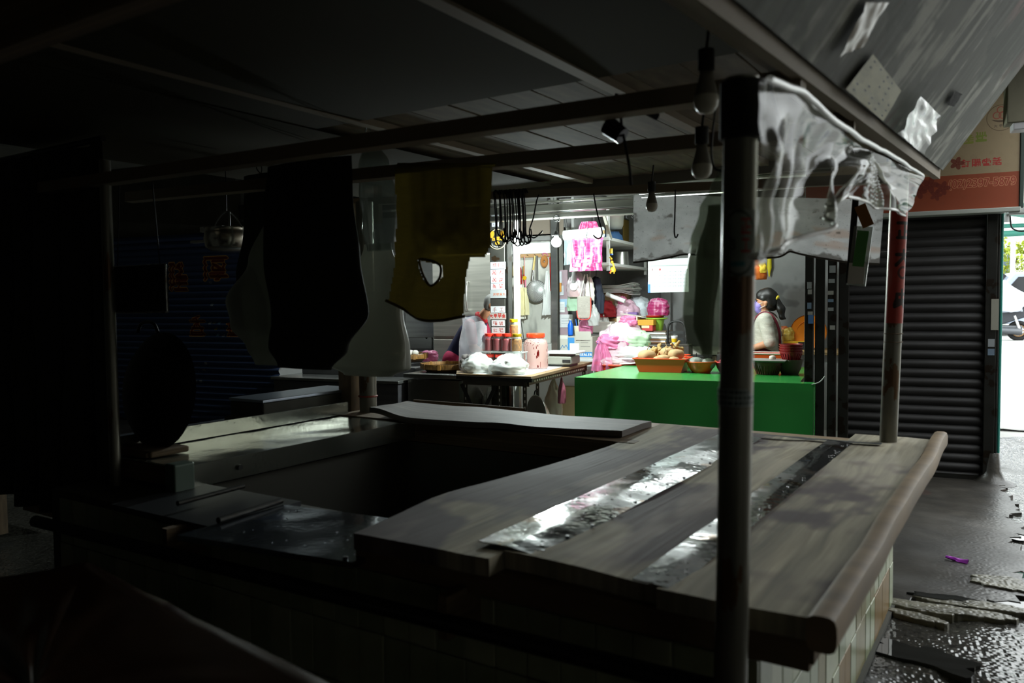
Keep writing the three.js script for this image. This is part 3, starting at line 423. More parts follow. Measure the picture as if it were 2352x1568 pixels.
// steel trays of the inner counters
{
  const o = sthing('steel_counter', 'wet stainless steel counter plate at the near left of the planks', 'counter', 0, 0, 0);
  const g = new THREE.BoxGeometry(0.72, 0.02, 0.46, 20, 1, 14); warp(g.translate(-1.68, 0.668, -0.17), (p) => { p.y += 0.006 * (fb(p.x * 5, p.z * 5, 2) - 0.5); p.z += (p.x + 1.68) * -0.13; });
  mesh('plate', uvm(g), M(0x9aa4b0, 1, 0.92, { roughnessMap: tex(256, 256, (u, v) => 0.05 + 0.16 * fb(u * 5, v * 5, 4, 5, 5), false, 1.2), bumpMap: mScrapedSteel.bumpMap, bumpScale: 0.0008 }), o);
  mesh('screw', CY(0.008, 0.008, 0.01, -1.36, 0.682, 0.0, 10), M(0x111111, 0.5), o);
  const dr = []; for (let i = 0; i < 34; i++) dr.push(new THREE.SphereGeometry(rr(0.002, 0.005), 8, 5, 0, 6.283, 0, 1.57).scale(1, 0.5, 1).translate(rr(-1.98, -1.36), 0.679, rr(-0.36, 0.02))); mesh('water_drops', dr, MP(0xffffff, 0.05, { transmission: 1, thickness: 0.01, ior: 1.33 }), o).userData.kind = 'stuff';
  mesh('edge_bar', bar(V3(-2.03, 0.69, -0.05), V3(-2.06, 0.69, -0.36), 0.012), mSteelDark, o); mesh('edge_bar', bar(V3(-2.34, 0.70, -0.10), V3(-2.36, 0.70, -0.42), 0.010), mSteelDark, o);
  mesh('side_plate', uvm(B(0.62, 0.02, 0.42, -2.36, 0.66, -0.24)), M(0x4a4c50, 0.45, 0.7), o, 'dull grey side plate');
}
{
  const o = sthing('steel_trough', 'long stainless steel trough counter with a raised rim on the stall\'s left side', 'counter', 0, 0, 0);
  const mTr = M(0xd6dcd4, 1, 0.9, { map: tex(256, 256, (u, v) => { const k = 185 + 65 * fb(u * 4, v * 9, 5, 4, 9); return [k, k, k * 0.98]; }), roughnessMap: tex(256, 256, (u, v) => 0.08 + 0.2 * fb(u * 5, v * 5, 5, 5, 5), false, 1), bumpMap: mScrapedSteel.bumpMap, bumpScale: 0.0015 });
  mesh('inner_face', uvm(B(0.012, 0.10, 1.5, -2.65, 0.715, -1.12)), mTr, o);
  mesh('bed', uvm(warp(new THREE.BoxGeometry(0.60, 0.008, 1.5, 14, 1, 30).translate(-2.955, 0.748, -1.12), (p) => { p.y += 0.012 * (fb(p.x * 5, p.z * 5, 2) - 0.5); })), mTr, o);
  mesh('rear_rim', uvm(B(0.016, 0.075, 1.55, -3.26, 0.795, -1.16)), mTr, o);
  mesh('end_block', uvm(RB(0.07, 0.13, 0.10, 0.01, -2.66, 0.72, -0.33)), M(0x5a6a60, 0.4, 0.3), o, 'green-grey end block');
  mesh('support', B(0.58, 0.08, 1.5, -2.97, 0.70, -1.12), mDarkWood, o);
  mesh('bolt', CY(0.012, 0.012, 0.02, 0, 0, 0, 10).rotateZ(1.57).translate(-2.64, 0.715, -0.62), M(0x111111, 0.5), o);
  const b = sthing('steel_box', 'low oblong steel box with a blue-grey top behind the trough', 'box', -3.54, 0.745, 1.78);
  mesh('body', uvm(RB(0.30, 0.125, 0.80, 0.012, 0, 0.07, 0)), M(0x5c5c52, 0.7, 0.2, { map: mScrapedSteel.map }), b); mesh('lid', uvm(RB(0.31, 0.018, 0.81, 0.004, 0, 0.14, 0)), M(0xaab4c2, 0.28, 0.85), b, 'blue-grey reflecting lid');
  mesh('cloth', sack(0.09, 0.07, 0.06, 3, 0.3).translate(-0.03, -0.02, 0.44), M(0x3a3428, 0.8), b, 'crumpled rag at the end');
  const c = sthing('side_table', 'low dark table carrying the oblong steel box', 'table', -3.62, 0, 1.4); mesh('top', uvm(B(0.5, 0.05, 1.9, 0, 0.715, 0)), M(0x5a6068, 0.4, 0.7), c); for (const [x, z] of [[-0.2, 0.88], [0.2, 0.88], [-0.2, -0.88], [0.2, -0.88]]) mesh('leg', B(0.05, 0.69, 0.05, x, 0.345, z), mDarkWood, c);
}
// ---------- posts and roof of the stall ----------
const mPipe = M(0x9c9a92, 1, 0.55, { map: tex(128, 512, (u, v) => { const a = fb(u * 4, v * 8, 5, 4, 8), k = 165 + 70 * a; return a < 0.36 ? [k * 0.85, k * 0.66, k * 0.5] : [k, k, k * 0.97]; }), roughnessMap: tex(128, 256, (u, v) => 0.28 + 0.25 * fb(u * 4, v * 8, 4, 4, 8), false) });
const roof = sthing('stall_roof', 'dark boarded stall roof on steel pipe posts with a raised side flap', 'roof', 0, 0, 0);
{
  const P = (px, py, v) => { const a = stV(px, py, v); return V3(a[0], a[1], -a[2]); };
  const a = P(1679, 1540, -0.07), b = P(1702, 260, -0.07), d = b.clone().sub(a), foot = a.clone().addScaledVector(d, -a.y / d.y);
  mesh('post', bar(foot, b.clone().addScaledVector(d, 0.06), 0.0345, 24), mPipe, roof, 'near steel pipe post');
  mesh('post_sleeve', bar(P(1705, 320, -0.07), P(1707, 190, -0.07), 0.046, 20), M(0x1a1916, 0.6, 0.3), roof);
  const bandT = ctex(512, 128, (g) => { g.fillStyle = '#8f9a98'; g.fillRect(0, 0, 512, 128); g.fillStyle = '#2e3a3a'; for (let i = 0; i < 26; i++) for (let j = 0; j < 3; j++) { g.fillRect(i * 20 + rnd() * 4, 10 + j * 40, 9 + rnd() * 6, 24); } });
  const c = P(1689, 910, -0.07); mesh('tape_band', bar(c.clone().add(V3(0, -0.018, 0)), c.clone().add(V3(0, 0.018, 0)), 0.0358, 24), M(0xffffff, 0.5, 0, { map: bandT }), roof, 'printed tape band around the post');
  const stT = ctex(512, 512, (g) => { g.fillStyle = '#8b938c'; g.fillRect(0, 0, 512, 512); g.strokeStyle = '#3a453e'; g.lineWidth = 22; g.beginPath(); g.arc(256, 256, 244, 0, 7); g.stroke(); glyph(g, '正', 280, 60, 150, 20, '#b03a34'); glyph(g, '工', 280, 200, 150, 20, '#b03a34'); glyph(g, '台', 110, 190, 120, 16, '#4a524c'); g.fillStyle = '#3e7f84'; g.fillRect(120, 400, 220, 34); });
  const sp = P(1700, 560, -0.07), sg = new THREE.CylinderGeometry(0.0352, 0.0352, 0.135, 24, 1, true, -0.9, 2.2); mesh('round_sticker', sg.translate(sp.x, sp.y, sp.z), M(0xffffff, 0.35, 0, { map: stT }), roof, 'worn pale sticker with red characters on the near post');
  // far right post with its red couplet
  const f0 = P(2040, 1014, 2.44), f1 = P(2068, 380, 2.44);
  mesh('post', bar(f0, f1, 0.039, 24), mPipe, roof, 'far steel pipe post');
  const ct = ctex(256, 1024, (g) => { g.fillStyle = '#a3382c'; g.fillRect(0, 0, 256, 1024); for (let i = 0; i < 160; i++) { g.fillStyle = `rgba(60,20,16,${0.12 * rnd()})`; g.fillRect(rnd() * 256, rnd() * 1024, 60 * rnd(), 30 * rnd()); } glyph(g, '正', 70, 90, 190, 30, '#2a1712'); glyph(g, '大', 70, 320, 190, 34, '#2a1712'); g.lineWidth = 22; g.strokeStyle = '#4c1c14'; g.beginPath(); g.arc(165, 560, 50, 0, 5); g.stroke(); glyph(g, '皮', 70, 700, 190, 32, '#2a1712'); });
  const r0 = f0.clone().lerp(f1, (1014 - 738) / 634), r1 = f0.clone().lerp(f1, (1014 - 484) / 634), rc = r0.clone().lerp(r1, 0.5), L = r1.distanceTo(r0), dir = r1.clone().sub(r0).normalize();
  const rp = new THREE.CylinderGeometry(0.0402, 0.0402, L, 24, 1, true, -0.85, 2.9); rp.applyQuaternion(new THREE.Quaternion().setFromUnitVectors(V3(0, 1, 0), dir)); mesh('red_couplet', rp.translate(rc.x, rc.y, rc.z), M(0xffffff, 0.45, 0, { map: ct }), roof, 'red paper couplet with black brush characters');
  mesh('tie_wire', [TO(0.0405, 0.002, 0, 0, 0).translate(r0.x, r0.y - 0.05, r0.z), TO(0.0405, 0.002, 0, 0, 0).translate(r0.x, r0.y - 0.09, r0.z)], mDarkWood, roof);
  // far left and near left posts
  const l0 = P(846, 944, 2.06); mesh('post', bar(V3(l0.x, 0, l0.z), V3(l0.x, 2.1, l0.z), 0.055, 20), mPipe, roof, 'far left pipe post with red tape');
  mesh('post', B(0.11, 2.1, 0.09, l0.x - 0.16, 1.05, l0.z), mDarkWood, roof, 'square wooden post'); mesh('red_tape', TO(0.057, 0.006, l0.x, 0.86, l0.z), M(0x8c3a2c, 0.6), roof);
  const n0 = P(252, 700, 0.3); mesh('post', bar(V3(n0.x, 0, n0.z), V3(n0.x, 2.1, n0.z), 0.024, 16), mPipe, roof, 'near left thin post');
  // roof boards, running away from the viewer, and the roofing over them
  mesh('shade_sheet', merge([grid(20, 6, (s, t) => [lerp(-3.8, -2.35, s), 2.24 - 0.008 * Math.sin(s * 9) * Math.sin(t * 3.1), -lerp(-0.8, 3.0, t)]), grid(20, 6, (s, t) => [lerp(-2.35, -0.2, s), 2.24 - 0.006 * Math.sin(s * 7) * Math.sin(t * 3.1), -lerp(-0.8, 0.85, t)])]), MP(0x3a3626, 0.95, { specularIntensity: 0.3 }), roof, 'added olive sheet that darkens the near and left roof boards');  // added dark sheet, stands in for the shade on the near and left boards
  const mRB = M(0xb4aa98, 0.85, 0, { map: tex(256, 512, (u, v) => { const a = fb(u * 20, v * 5, 4, 20, 5), b = fb(u * 4, v * 4, 4, 4, 4), k = 110 + 70 * a + 40 * (b - 0.5); return [k * 1.02, k * 0.97, k * 0.9]; }, true, 1.3) });
  for (let i = 0; i < 18; i++) mesh('roof_board', uvm(RB(0.196, 0.02, 3.9, 0.004, -0.16 - 0.2 * i, 2.275 + 0.003 * rnd(), -1.15)), mRB, roof);
  mesh('roofing', B(3.85, 0.03, 4.1, -1.97, 2.32, -1.15), mDarkWood, roof);
  mesh('front_fascia', B(3.8, 0.3, 0.05, -1.95, 2.16, 0.82), mDarkWood, roof);
  const mBeam = M(0x857764, 0.75);
  const beam = (p, q, w = 0.05, h = 0.06) => mesh('cross_beam', flat(p, q, w, h), mBeam, roof);
  beam(V3(-3.6, 2.02, -0.29), V3(-0.11, 1.99, -0.35)); beam(V3(-3.6, 2.02, -0.72), V3(-0.1, 1.985, -0.98), 0.05, 0.05); beam(V3(-3.8, 2.16, -2.3), V3(-0.1, 1.995, -2.3), 0.045, 0.045);
  const hu = (v) => -0.1 + 0.0364 * v, hy = (v) => 2.014 + 0.0204 * v, HP = (v, du, dy) => V3(hu(v) + du, hy(v) + dy, -v);
  mesh('eave_beam', flat(HP(-0.88, -0.075, 0.1), HP(2.76, -0.075, 0.1), 0.05, 0.2), mBeam, roof, 'dark eave beam on the alley side'); mesh('eave_beam', flat(HP(-0.88, -0.028, -0.01), HP(2.76, -0.028, -0.01), 0.03, 0.045), mBeam, roof);
  mesh('rear_edge', uvm(RB(3.8, 0.09, 0.03, 0.006, -1.95, 2.245, -3.12)), M(0x6a675f, 0.5, 0.4), roof);
  for (const u of [-0.95, -2.1]) mesh('ceiling_batten', B(0.05, 0.03, 3.8, u, 2.25, -1.15), mBeam, roof);
  for (const [u, v] of [[-0.14, 0.35], [-0.14, 0.98], [-3.3, 2.3], [-0.15, 2.3]]) mesh('strut', B(0.04, 0.3, 0.04, u, 2.14, -v), mBeam, roof);
  // raised flap on the alley side: its painted underside
  const f = (s, t) => { const v = lerp(-0.9, 2.74, s); return [hu(v) + 0.62 * t, hy(v) + 0.866 * t + 0.006 * n2(s * 9, t * 4), -v]; };
  const flapT = tex(1024, 512, (u, v) => {
    const s = fb(u * 70, v * 3 + 2, 4), a = fb(u * 9, v * 5, 5), p = fb(u * 22 + 7, v * 2.2, 4), r = fb(u * 16 + 3, v * 2 + 8, 4); let k = 70 + 40 * a; let c = [k * 0.98, k, k * 0.9];
    c = mix3(c, [176, 176, 166], 0.85 * sst(0.50, 0.64, 0.6 * s + 0.4 * fb(u * 14 + 5, v * 9, 4))); c = mix3(c, [58, 64, 52], 0.7 * sst(0.56, 0.68, fb(u * 11 + 9, v * 7 + 3, 5))); c = mix3(c, [150, 108, 104], 0.75 * sst(0.58, 0.66, p) * sst(0.45, 0.6, v)); c = mix3(c, [70, 58, 46], 0.8 * sst(0.66, 0.74, r)); return n2(u * 420, v * 200) > 0.955 ? c.map((x) => x * 0.55) : c;
  });
  const mFlap = M(0xffffff, 0.75, 0, { map: flapT, bumpMap: tex(512, 256, (u, v) => fb(u * 80, v * 6, 4), false), bumpScale: 0.002 });
  const n = V3(0.81, -0.58, 0).multiplyScalar(0.022);
  mesh('flap', merge([grid(40, 12, f), grid(40, 12, (s, t) => { const q = f(s, t); return [q[0] - n.x, q[1] - n.y, q[2]]; }), grid(2, 12, (s, t) => { const q = f(1, t); return [q[0] - n.x * s, q[1] - n.y * s, q[2]]; }), grid(40, 2, (s, t) => { const q = f(s, 1); return [q[0] - n.x * t, q[1] - n.y * t, q[2]]; })]), mFlap, roof, 'raised flap board with flaking grey and pink paint');
  // patches stuck on the flap
  const FP3 = (px, py, off) => { const r = ray(px, py), N = SU.clone().multiplyScalar(0.813).add(V3(0, -0.582, 0)).addScaledVector(SV, -0.0177), A = st(hu(0), hy(0), 0), p = CP.clone().addScaledVector(r, A.sub(CP).dot(N) / r.dot(N)).addScaledVector(N, off), q = stOf(p); return [q[0], q[1], -q[2]]; };
  const patch = (name, c, m, label, amp = 0.003) => mesh(name, grid(12, 12, (s, t) => { const a = c.map((p) => FP3(p[0], p[1], 0.010 + amp * n2(s * 6 + p[0], t * 6))); return [0, 1, 2].map((k) => lerp(lerp(a[0][k], a[1][k], s), lerp(a[3][k], a[2][k], s), t)); }), m, roof, label);
  patch('perforated_patch', [[1997, 120], [2064, 205], [2022, 275], [1934, 200]], M(0xffffff, 0.6, 0, { map: ctex(256, 256, (g) => { g.fillStyle = '#b9b695'; g.fillRect(0, 0, 256, 256); for (let i = 0; i < 60; i++) { g.fillStyle = `rgba(90,86,70,${0.12 * rnd()})`; g.beginPath(); g.arc(rnd() * 256, rnd() * 256, 10 + 30 * rnd(), 0, 7); g.fill(); } g.fillStyle = '#2b2a22'; for (let i = 0; i < 5; i++) for (let j = 0; j < 6; j++) if (rnd() < 0.75) { g.beginPath(); g.arc(26 + i * 50 + 8 * rnd(), 24 + j * 42 + 8 * rnd(), 7, 0, 7); g.fill(); } }) }), 'cream patch dotted with holes');
  patch('plastic_patch', [[2095, 205], [2150, 265], [2105, 345], [2050, 300]], MP(0xdde2dc, 0.12, { transmission: 0.75 }), 'shiny clear plastic patch', 0.03);
  patch('torn_strip', [[1980, 0], [2030, 0], [1968, 100], [1915, 125]], M(0xa59a88, 0.35), 'torn pale foil strip', 0.012);
  patch('dark_hole', [[2188, 205], [2204, 213], [2186, 242], [2170, 238]], M(0x14140f, 0.9), 'dark torn spot');
}

// ---------- things hanging around the stall ----------
// closed hanging body whose outline is read off the photo at distance v: rows of [y, left, right]
function hung(rows, v, thick, seed = 1, amp = 0.12, n = 36) {
  const R = rows.map(([y, l, r]) => { const a = stV(l, y, v), b = stV(r, y, v); return [(a[0] + b[0]) / 2, (a[1] + b[1]) / 2, Math.abs(b[0] - a[0]) / 2]; });
  const m = (rows.length - 1) * 7, top = R[0];
  const g = grid(n, m, (s, t) => {
    const q = t * (R.length - 1), i = Math.min(R.length - 2, Math.floor(q)), k = q - i, sm = k * k * (3 - 2 * k), cx = lerp(R[i][0], R[i + 1][0], sm), y = lerp(R[i][1], R[i + 1][1], k), hw = lerp(R[i][2], R[i + 1][2], sm), a = s * 6.28318;
    const w = 1 + amp * (n3(2.2 * Math.cos(a) + seed * 7, t * 5 + seed, 2.2 * Math.sin(a)) - 0.5) * (s === 1 || s === 0 ? 1 : 1), fo = 1 + 0.35 * amp * Math.sin(7 * a + 4 * t + seed);
    return [cx - top[0] + hw * Math.cos(a) * w, y - top[1], hw * thick * Math.sin(a) * w * fo];
  });
  return { g, p: [top[0], top[1], v] };
}
function sheetPx(x0, y0, x1, y1, v, step, inside, fold) { // cloth cut to an outline, at distance v
  const nx = Math.round((x1 - x0) / step), ny = Math.round((y1 - y0) / step), p = [], ix = [], id = new Int32Array((nx + 1) * (ny + 1)).fill(-1), o = stV((x0 + x1) / 2, y0, v);
  const vid = (i, j) => { const k = j * (nx + 1) + i; if (id[k] < 0) { const px = x0 + i * step, py = y0 + j * step, a = stV(px, py, v); id[k] = p.length / 3; p.push(a[0] - o[0], a[1] - o[1], fold(px, py)); } return id[k]; };
  for (let j = 0; j < ny; j++) for (let i = 0; i < nx; i++) if (inside(x0 + (i + 0.5) * step, y0 + (j + 0.5) * step)) { const a = vid(i, j), b = vid(i + 1, j), c = vid(i, j + 1), d = vid(i + 1, j + 1); ix.push(a, d, b, a, c, d); }
  const g = new THREE.BufferGeometry(); g.setAttribute('position', new THREE.Float32BufferAttribute(p, 3)); const uv = []; for (let i = 0; i < p.length; i += 3) uv.push(p[i] * 3, p[i + 1] * 3); g.setAttribute('uv', new THREE.Float32BufferAttribute(uv, 2)); g.setIndex(ix); g.computeVertexNormals(); return { g, p: [o[0], o[1], v] };
}
const inPoly = (P) => (x, y) => { let c = false; for (let i = 0, j = P.length - 1; i < P.length; j = i++) if ((P[i][1] > y) !== (P[j][1] > y) && x < ((P[j][0] - P[i][0]) * (y - P[i][1])) / (P[j][1] - P[i][1]) + P[i][0]) c = !c; return c; };
const clothTex = tex(256, 256, (u, v) => { const k = 196 + 40 * n2(u * 128, v * 128, 128, 128) * n2(u * 9, v * 60, 9, 60) + 20 * fb(u * 4, v * 4, 4, 4, 4); return [k, k, k]; });
{ // yellow-brown apron over the cross beam
  const out = inPoly([[906, 372], [1131, 372], [1130, 560], [1118, 590], [1082, 592], [1074, 640], [1068, 726], [1010, 736], [965, 733], [925, 708], [888, 690], [900, 620], [912, 500]]), hole = inPoly([[966, 596], [1012, 610], [1013, 632], [1004, 648], [990, 656], [978, 640], [968, 615]]);
  const s = sheetPx(884, 372, 1134, 738, 0.76, 3, (x, y) => out(x, y) && !hole(x, y), (x, y) => 0.016 * Math.sin(x / 19 + y / 90) * sst(372, 520, y) + 0.010 * (n2(x / 22, y / 30) - 0.5) + (y < 384 ? -0.02 : 0));
  const o = sthing('work_apron', 'olive yellow cloth apron with an arm hole draped over the stall beam', 'apron', ...s.p), m = MP(0x544819, 0.9, { map: clothTex, transmission: 0.5 });
  mesh('cloth', s.g, m, o);
  const hem = [[888, 690], [925, 708], [965, 733], [1010, 736], [1068, 726]].map(([x, y]) => { const a = stV(x, y, 0.76); return V3(a[0] - s.p[0], a[1] - s.p[1], 0.004); });
  mesh('hem', tube(hem, 0.006, 40, 8), M(0x5c4c22, 0.85), o); const e = [[966, 596], [1012, 610], [1013, 632], [1004, 648], [990, 656], [978, 640], [968, 615]].map(([x, y]) => { const a = stV(x, y, 0.76); return V3(a[0] - s.p[0], a[1] - s.p[1], 0.004); });
  mesh('arm_hole_binding', tube(e, 0.005, 40, 8, true), M(0x5c4c22, 0.85), o);
}
{ // plastic bags and dark aprons hanging further left
  const H = [
    ['plastic_bag', 'dark greyish shopping bag with a pointed corner hanging from the stall beam', [[390, 660, 690], [480, 618, 742], [600, 575, 790], [690, 524, 806], [745, 535, 800], [800, 572, 700], [838, 588, 640]], 0.85, 0.22, 2, MP(0x9a9c90, 0.5, { transmission: 0.35 })],
    ['dark_apron', 'black cloth apron hanging in front of the bags on the beam', [[372, 620, 800], [460, 606, 812], [600, 600, 830], [720, 618, 838], [800, 622, 800], [846, 640, 760]], 0.68, 0.16, 5, M(0x2a2926, 0.9, 0, { map: clothTex })],
    ['plastic_bag', 'filled pale bag with a rounded bottom below the black apron', [[560, 838, 900], [640, 812, 918], [720, 770, 928], [800, 752, 941], [842, 762, 936], [862, 790, 900]], 1.2, 0.3, 7, MP(0xb0b2a6, 0.5, { transmission: 0.35 })],
    ['plastic_bag', 'glossy clear bag tied on the beam beside the yellow apron', [[326, 836, 866], [380, 826, 892], [450, 824, 910], [520, 836, 912], [575, 846, 905]], 1.05, 0.35, 11, MP(0xb7bdb8, 0.16, { transmission: 0.8 })],
    ['plastic_bag', 'narrow clear bag hanging at the middle of the beam', [[338, 706, 726], [392, 700, 744], [440, 702, 756], [492, 712, 764]], 1.0, 0.35, 13, MP(0x9aa09a, 0.2, { transmission: 0.7 })],
    ['dark_apron', 'long dark green cloth hung behind the pointed bag', [[400, 560, 640], [520, 560, 660], [640, 545, 690], [740, 540, 700]], 1.2, 0.15, 17, M(0x1a1e18, 0.9)],
  ];
  for (const [n, l, r, v, th, sd, m] of H) { const h = hung(r, v, th, sd, 0.2), o = sthing(n, l, n === 'plastic_bag' ? 'bag' : 'apron', ...h.p); mesh('body', h.g, m, o); mesh('loop', tube([[0, 0, 0], [0.02, 0.03, 0.01], [0, 0.07, 0.02], [-0.02, 0.03, 0.01], [0, 0, 0]], 0.003, 24, 6), m, o); }
  // clear bag beside the near post
  const h = hung([[385, 1652, 1666], [430, 1632, 1668], [480, 1606, 1670], [560, 1584, 1668], [640, 1574, 1668], [720, 1568, 1664], [785, 1576, 1656], [830, 1620, 1642]], 0.42, 0.28, 21, 0.34, 44);
  const o = sthing('clear_bag', 'long clear plastic bag hanging on a hook beside the near post', 'bag', ...h.p);
  mesh('body', h.g, MP(0xc2c8bc, 0.12, { transmission: 0.85 }), o); const k = hung([[470, 1628, 1660], [600, 1596, 1654], [740, 1590, 1640], [815, 1612, 1634]], 0.42, 0.2, 25, 0.4, 30); mesh('inner_fold', k.g.translate(k.p[0] - h.p[0], k.p[1] - h.p[1], 0), MP(0xb0b5a8, 0.2, { transmission: 0.6 }), o);
  mesh('hook', tube([[0.0, -0.01, 0], [-0.02, 0.0, 0], [-0.03, 0.04, 0], [-0.02, 0.16, 0]], 0.003, 30, 6), M(0x111111, 0.4, 0.6), o);
}
{ // clear plastic sheet gathered under the eave
  const top = [[1752, 188], [1830, 215], [1905, 280], [1960, 318], [2010, 345], [2060, 372], [2112, 405]], hem = [[1738, 610], [1800, 572], [1868, 530], [1905, 480], [1952, 440], [2035, 476], [2090, 494]];
  const at = (L, s) => { const q = s * (L.length - 1), i = Math.min(L.length - 2, Math.floor(q)), k = q - i; return [lerp(L[i][0], L[i + 1][0], k), lerp(L[i][1], L[i + 1][1], k)]; };
  const o0 = stU(1752, 188, -0.045), pin = stU(2012, 345, -0.045);
  const g = grid(150, 70, (s, t) => {
    const a = at(top, s), b = at(hem, s), px = lerp(a[0], b[0], t) + 6 * (n2(s * 9, t * 3) - 0.5), py = lerp(a[1], b[1], t) + 10 * (n2(s * 8 + 4, t * 4) - 0.5) * t, q = stU(px, py, -0.045), dy = q[1] - pin[1], dv = q[2] - pin[2], ang = Math.atan2(dy, dv), d = Math.hypot(dy, dv);
    const near = Math.exp(-d * 1.1), f = 0.028 * Math.sin(ang * 13) * Math.min(1, d * 3.5) * near + 0.05 * Math.sin(s * 13 + t * 3) * t * (1 - s) + 0.05 * (n2(s * 5, t * 3) - 0.5) + 0.016 * Math.sin(s * 40 + 5 * t + 6 * n2(s * 5, t * 2)) * sst(0.1, 0.6, t) * (1 - sst(0.5, 0.75, s)) + 0.008 * (n2(s * 16, t * 9) - 0.5);
    return [q[0] - o0[0] + f, q[1] - o0[1], -(q[2] - o0[2])];
  });
  const o = sthing('plastic_sheet', 'clear crinkled plastic sheet gathered up under the stall eave', 'plastic sheet', ...o0); mesh('film', g, MP(0xcfd0c8, 0.1, { transmission: 0.88, ior: 1.4, specularIntensity: 0.4 }), o);
  const rim = []; for (let i = 0; i <= 30; i++) { const a = at(top, i / 30), q = stU(a[0], a[1], -0.04); rim.push([q[0] - o0[0] + 0.012, q[1] - o0[1] + 0.006 * n2(i * 0.7, 1), -(q[2] - o0[2])]); } mesh('rolled_edge', tube(rim, 0.007, 90, 8), MP(0xe6e6e2, 0.18, { transmission: 0.3 }), o, 'bright rolled upper edge');
  const hm = []; for (let i = 0; i <= 30; i++) { const s = i / 30, P = g.attributes.position, k = 70 * 151 + Math.round(s * 150); hm.push([P.getX(k), P.getY(k), P.getZ(k)]); } mesh('rolled_hem', tube(hm, 0.005, 120, 8), MP(0xdedbd6, 0.2, { transmission: 0.4 }), o);
}
{ // dirty white tarpaulin at the far side of the stall
  const tl = [1455, 447], tr = [2032, 458], hem = [[1458, 603], [1515, 596], [1575, 582], [1640, 590], [1735, 594], [1795, 590], [1815, 578], [1870, 590], [1945, 602], [2018, 606]];
  const o0 = stV(1455, 447, 2.42), at = (s) => { const q = s * (hem.length - 1), i = Math.min(hem.length - 2, Math.floor(q)), k = q - i; return [lerp(hem[i][0], hem[i + 1][0], k), lerp(hem[i][1], hem[i + 1][1], k)]; };
  const g = grid(90, 34, (s, t) => { const b = at(s), a = [lerp(tl[0], tr[0], s), lerp(tl[1], tr[1], s)], q = stV(lerp(a[0], b[0], t), lerp(a[1], b[1], t), 2.42); return [q[0] - o0[0], q[1] - o0[1], 0.02 * Math.sin(s * 9 + 2 * t) * t + 0.022 * (fb(s * 8, t * 3, 3) - 0.5) + 0.008 * sst(0.2, 0.24, t) * (1 - sst(0.24, 0.3, t))]; });
  const o = sthing('tarpaulin', 'dirty white tarpaulin hanging behind the hook rail', 'tarpaulin', ...o0);
  mesh('sheet', g, MP(0xffffff, 0.85, { transmission: 0.7, map: tex(1024, 256, (u, v) => {
    const a = fb(u * 14, v * 5, 5), k = 170 + 60 * a; let c = [k, k * 1.0, k * 1.0]; c = mix3(c, [196, 160, 140], 0.5 * sst(0.5, 0.7, fb(u * 9 + 4, v * 6, 3)) * (1 - sst(0.12, 0.2, Math.abs(v - 0.66)))); c = mix3(c, [62, 56, 50], 0.6 * sst(0.68, 0.9, fb(u * 26 + 2, v * 9 + 4, 5) + 0.4 * sst(0.86, 1, v) + 0.15 * (1 - sst(0, 0.03, u)))); return n2(u * 300, v * 75) > 0.94 ? c.map((x) => x * 0.55) : c; }) }), o);
  mesh('hem_roll', tube([...Array(25)].map((_, i) => { const b = at(i / 24), q = stV(b[0], b[1], 2.42), s = i / 24; return [q[0] - o0[0], q[1] - o0[1], 0.02 * Math.sin(s * 9 + 2) + 0.022 * (fb(s * 8, 3, 3) - 0.5)]; }), 0.005, 90, 6), M(0x5a544c, 0.7), o);
}
// hooks on the rail
const mHook = M(0x17161a, 0.35, 0.6);
{
  const beamY = (u) => lerp(2.16, 1.995, (u + 3.8) / 3.7);
  const sh = (h, open, tw) => tube([[0.012, 0.0, 0], [0.0, 0.022, 0.004], [-0.016, 0.01, 0.004], [-0.012, -0.02, 0], [-0.004, -h * 0.5, 0], [-0.002, -h + 0.03, 0], [0.008, -h + 0.006, tw], [0.024, -h, tw], [0.038, -h + 0.014, tw], [open, -h + 0.05, tw]].map((p) => V3(...p)), 0.004, 60, 7);
  for (let i = 0; i < 20; i++) { const px = 1139 + i * 3.7 + rr(-1.5, 1.5), a = stV(px, 452, 2.27); solo('meat_hook', sh(rr(0.25, 0.31), rr(0.03, 0.044), rr(-0.02, 0.02)).rotateY(rr(-0.9, 0.9)), mHook, 'black steel S hook in the dense row on the rail beside the pillar', 'hook', st(a[0], beamY(a[0]) + 0.005, 2.27 + rr(-0.012, 0.012)), TH + rr(-0.3, 0.3), 'dense row of hooks'); }
  const one = (label, pts) => { const P = pts.map(([x, y]) => { const a = stV(x, y, 2.25); return a; }), o = P[0]; solo('meat_hook', tube(P.map((a) => V3(a[0] - o[0], a[1] - o[1], 0)), 0.0042, 50, 8), mHook, label, 'hook', st(...[o[0], o[1], 2.25]), TH); };
  one('single black hook with a wide curve right of the dense row', [[1238, 447], [1233, 460], [1225, 500], [1216, 530], [1218, 541], [1226, 546], [1236, 540], [1246, 530]]);
  one('single black hook in front of the pink bags', [[1364, 445], [1365, 455], [1372, 490], [1380, 520], [1383, 535], [1380, 545], [1374, 548], [1368, 545], [1363, 540]]);
  one('straight black hook in front of the white tarpaulin', [[1551, 436], [1551, 450], [1550, 500], [1549, 535], [1552, 546], [1556, 541], [1557, 537]]);
  const e = stU(1770, 195, -0.10), hk = [[1770, 195], [1780, 240], [1795, 285], [1802, 320], [1800, 345], [1790, 353], [1783, 350]].map(([x, y]) => { const a = stU(x, y, -0.10); return V3(a[0] - e[0], a[1] - e[1], -(a[2] - e[2])); }); solo('meat_hook', tube(hk, 0.004, 50, 8), mHook, 'black hook hanging in front of the plastic sheet', 'hook', st(...e), TH);
}
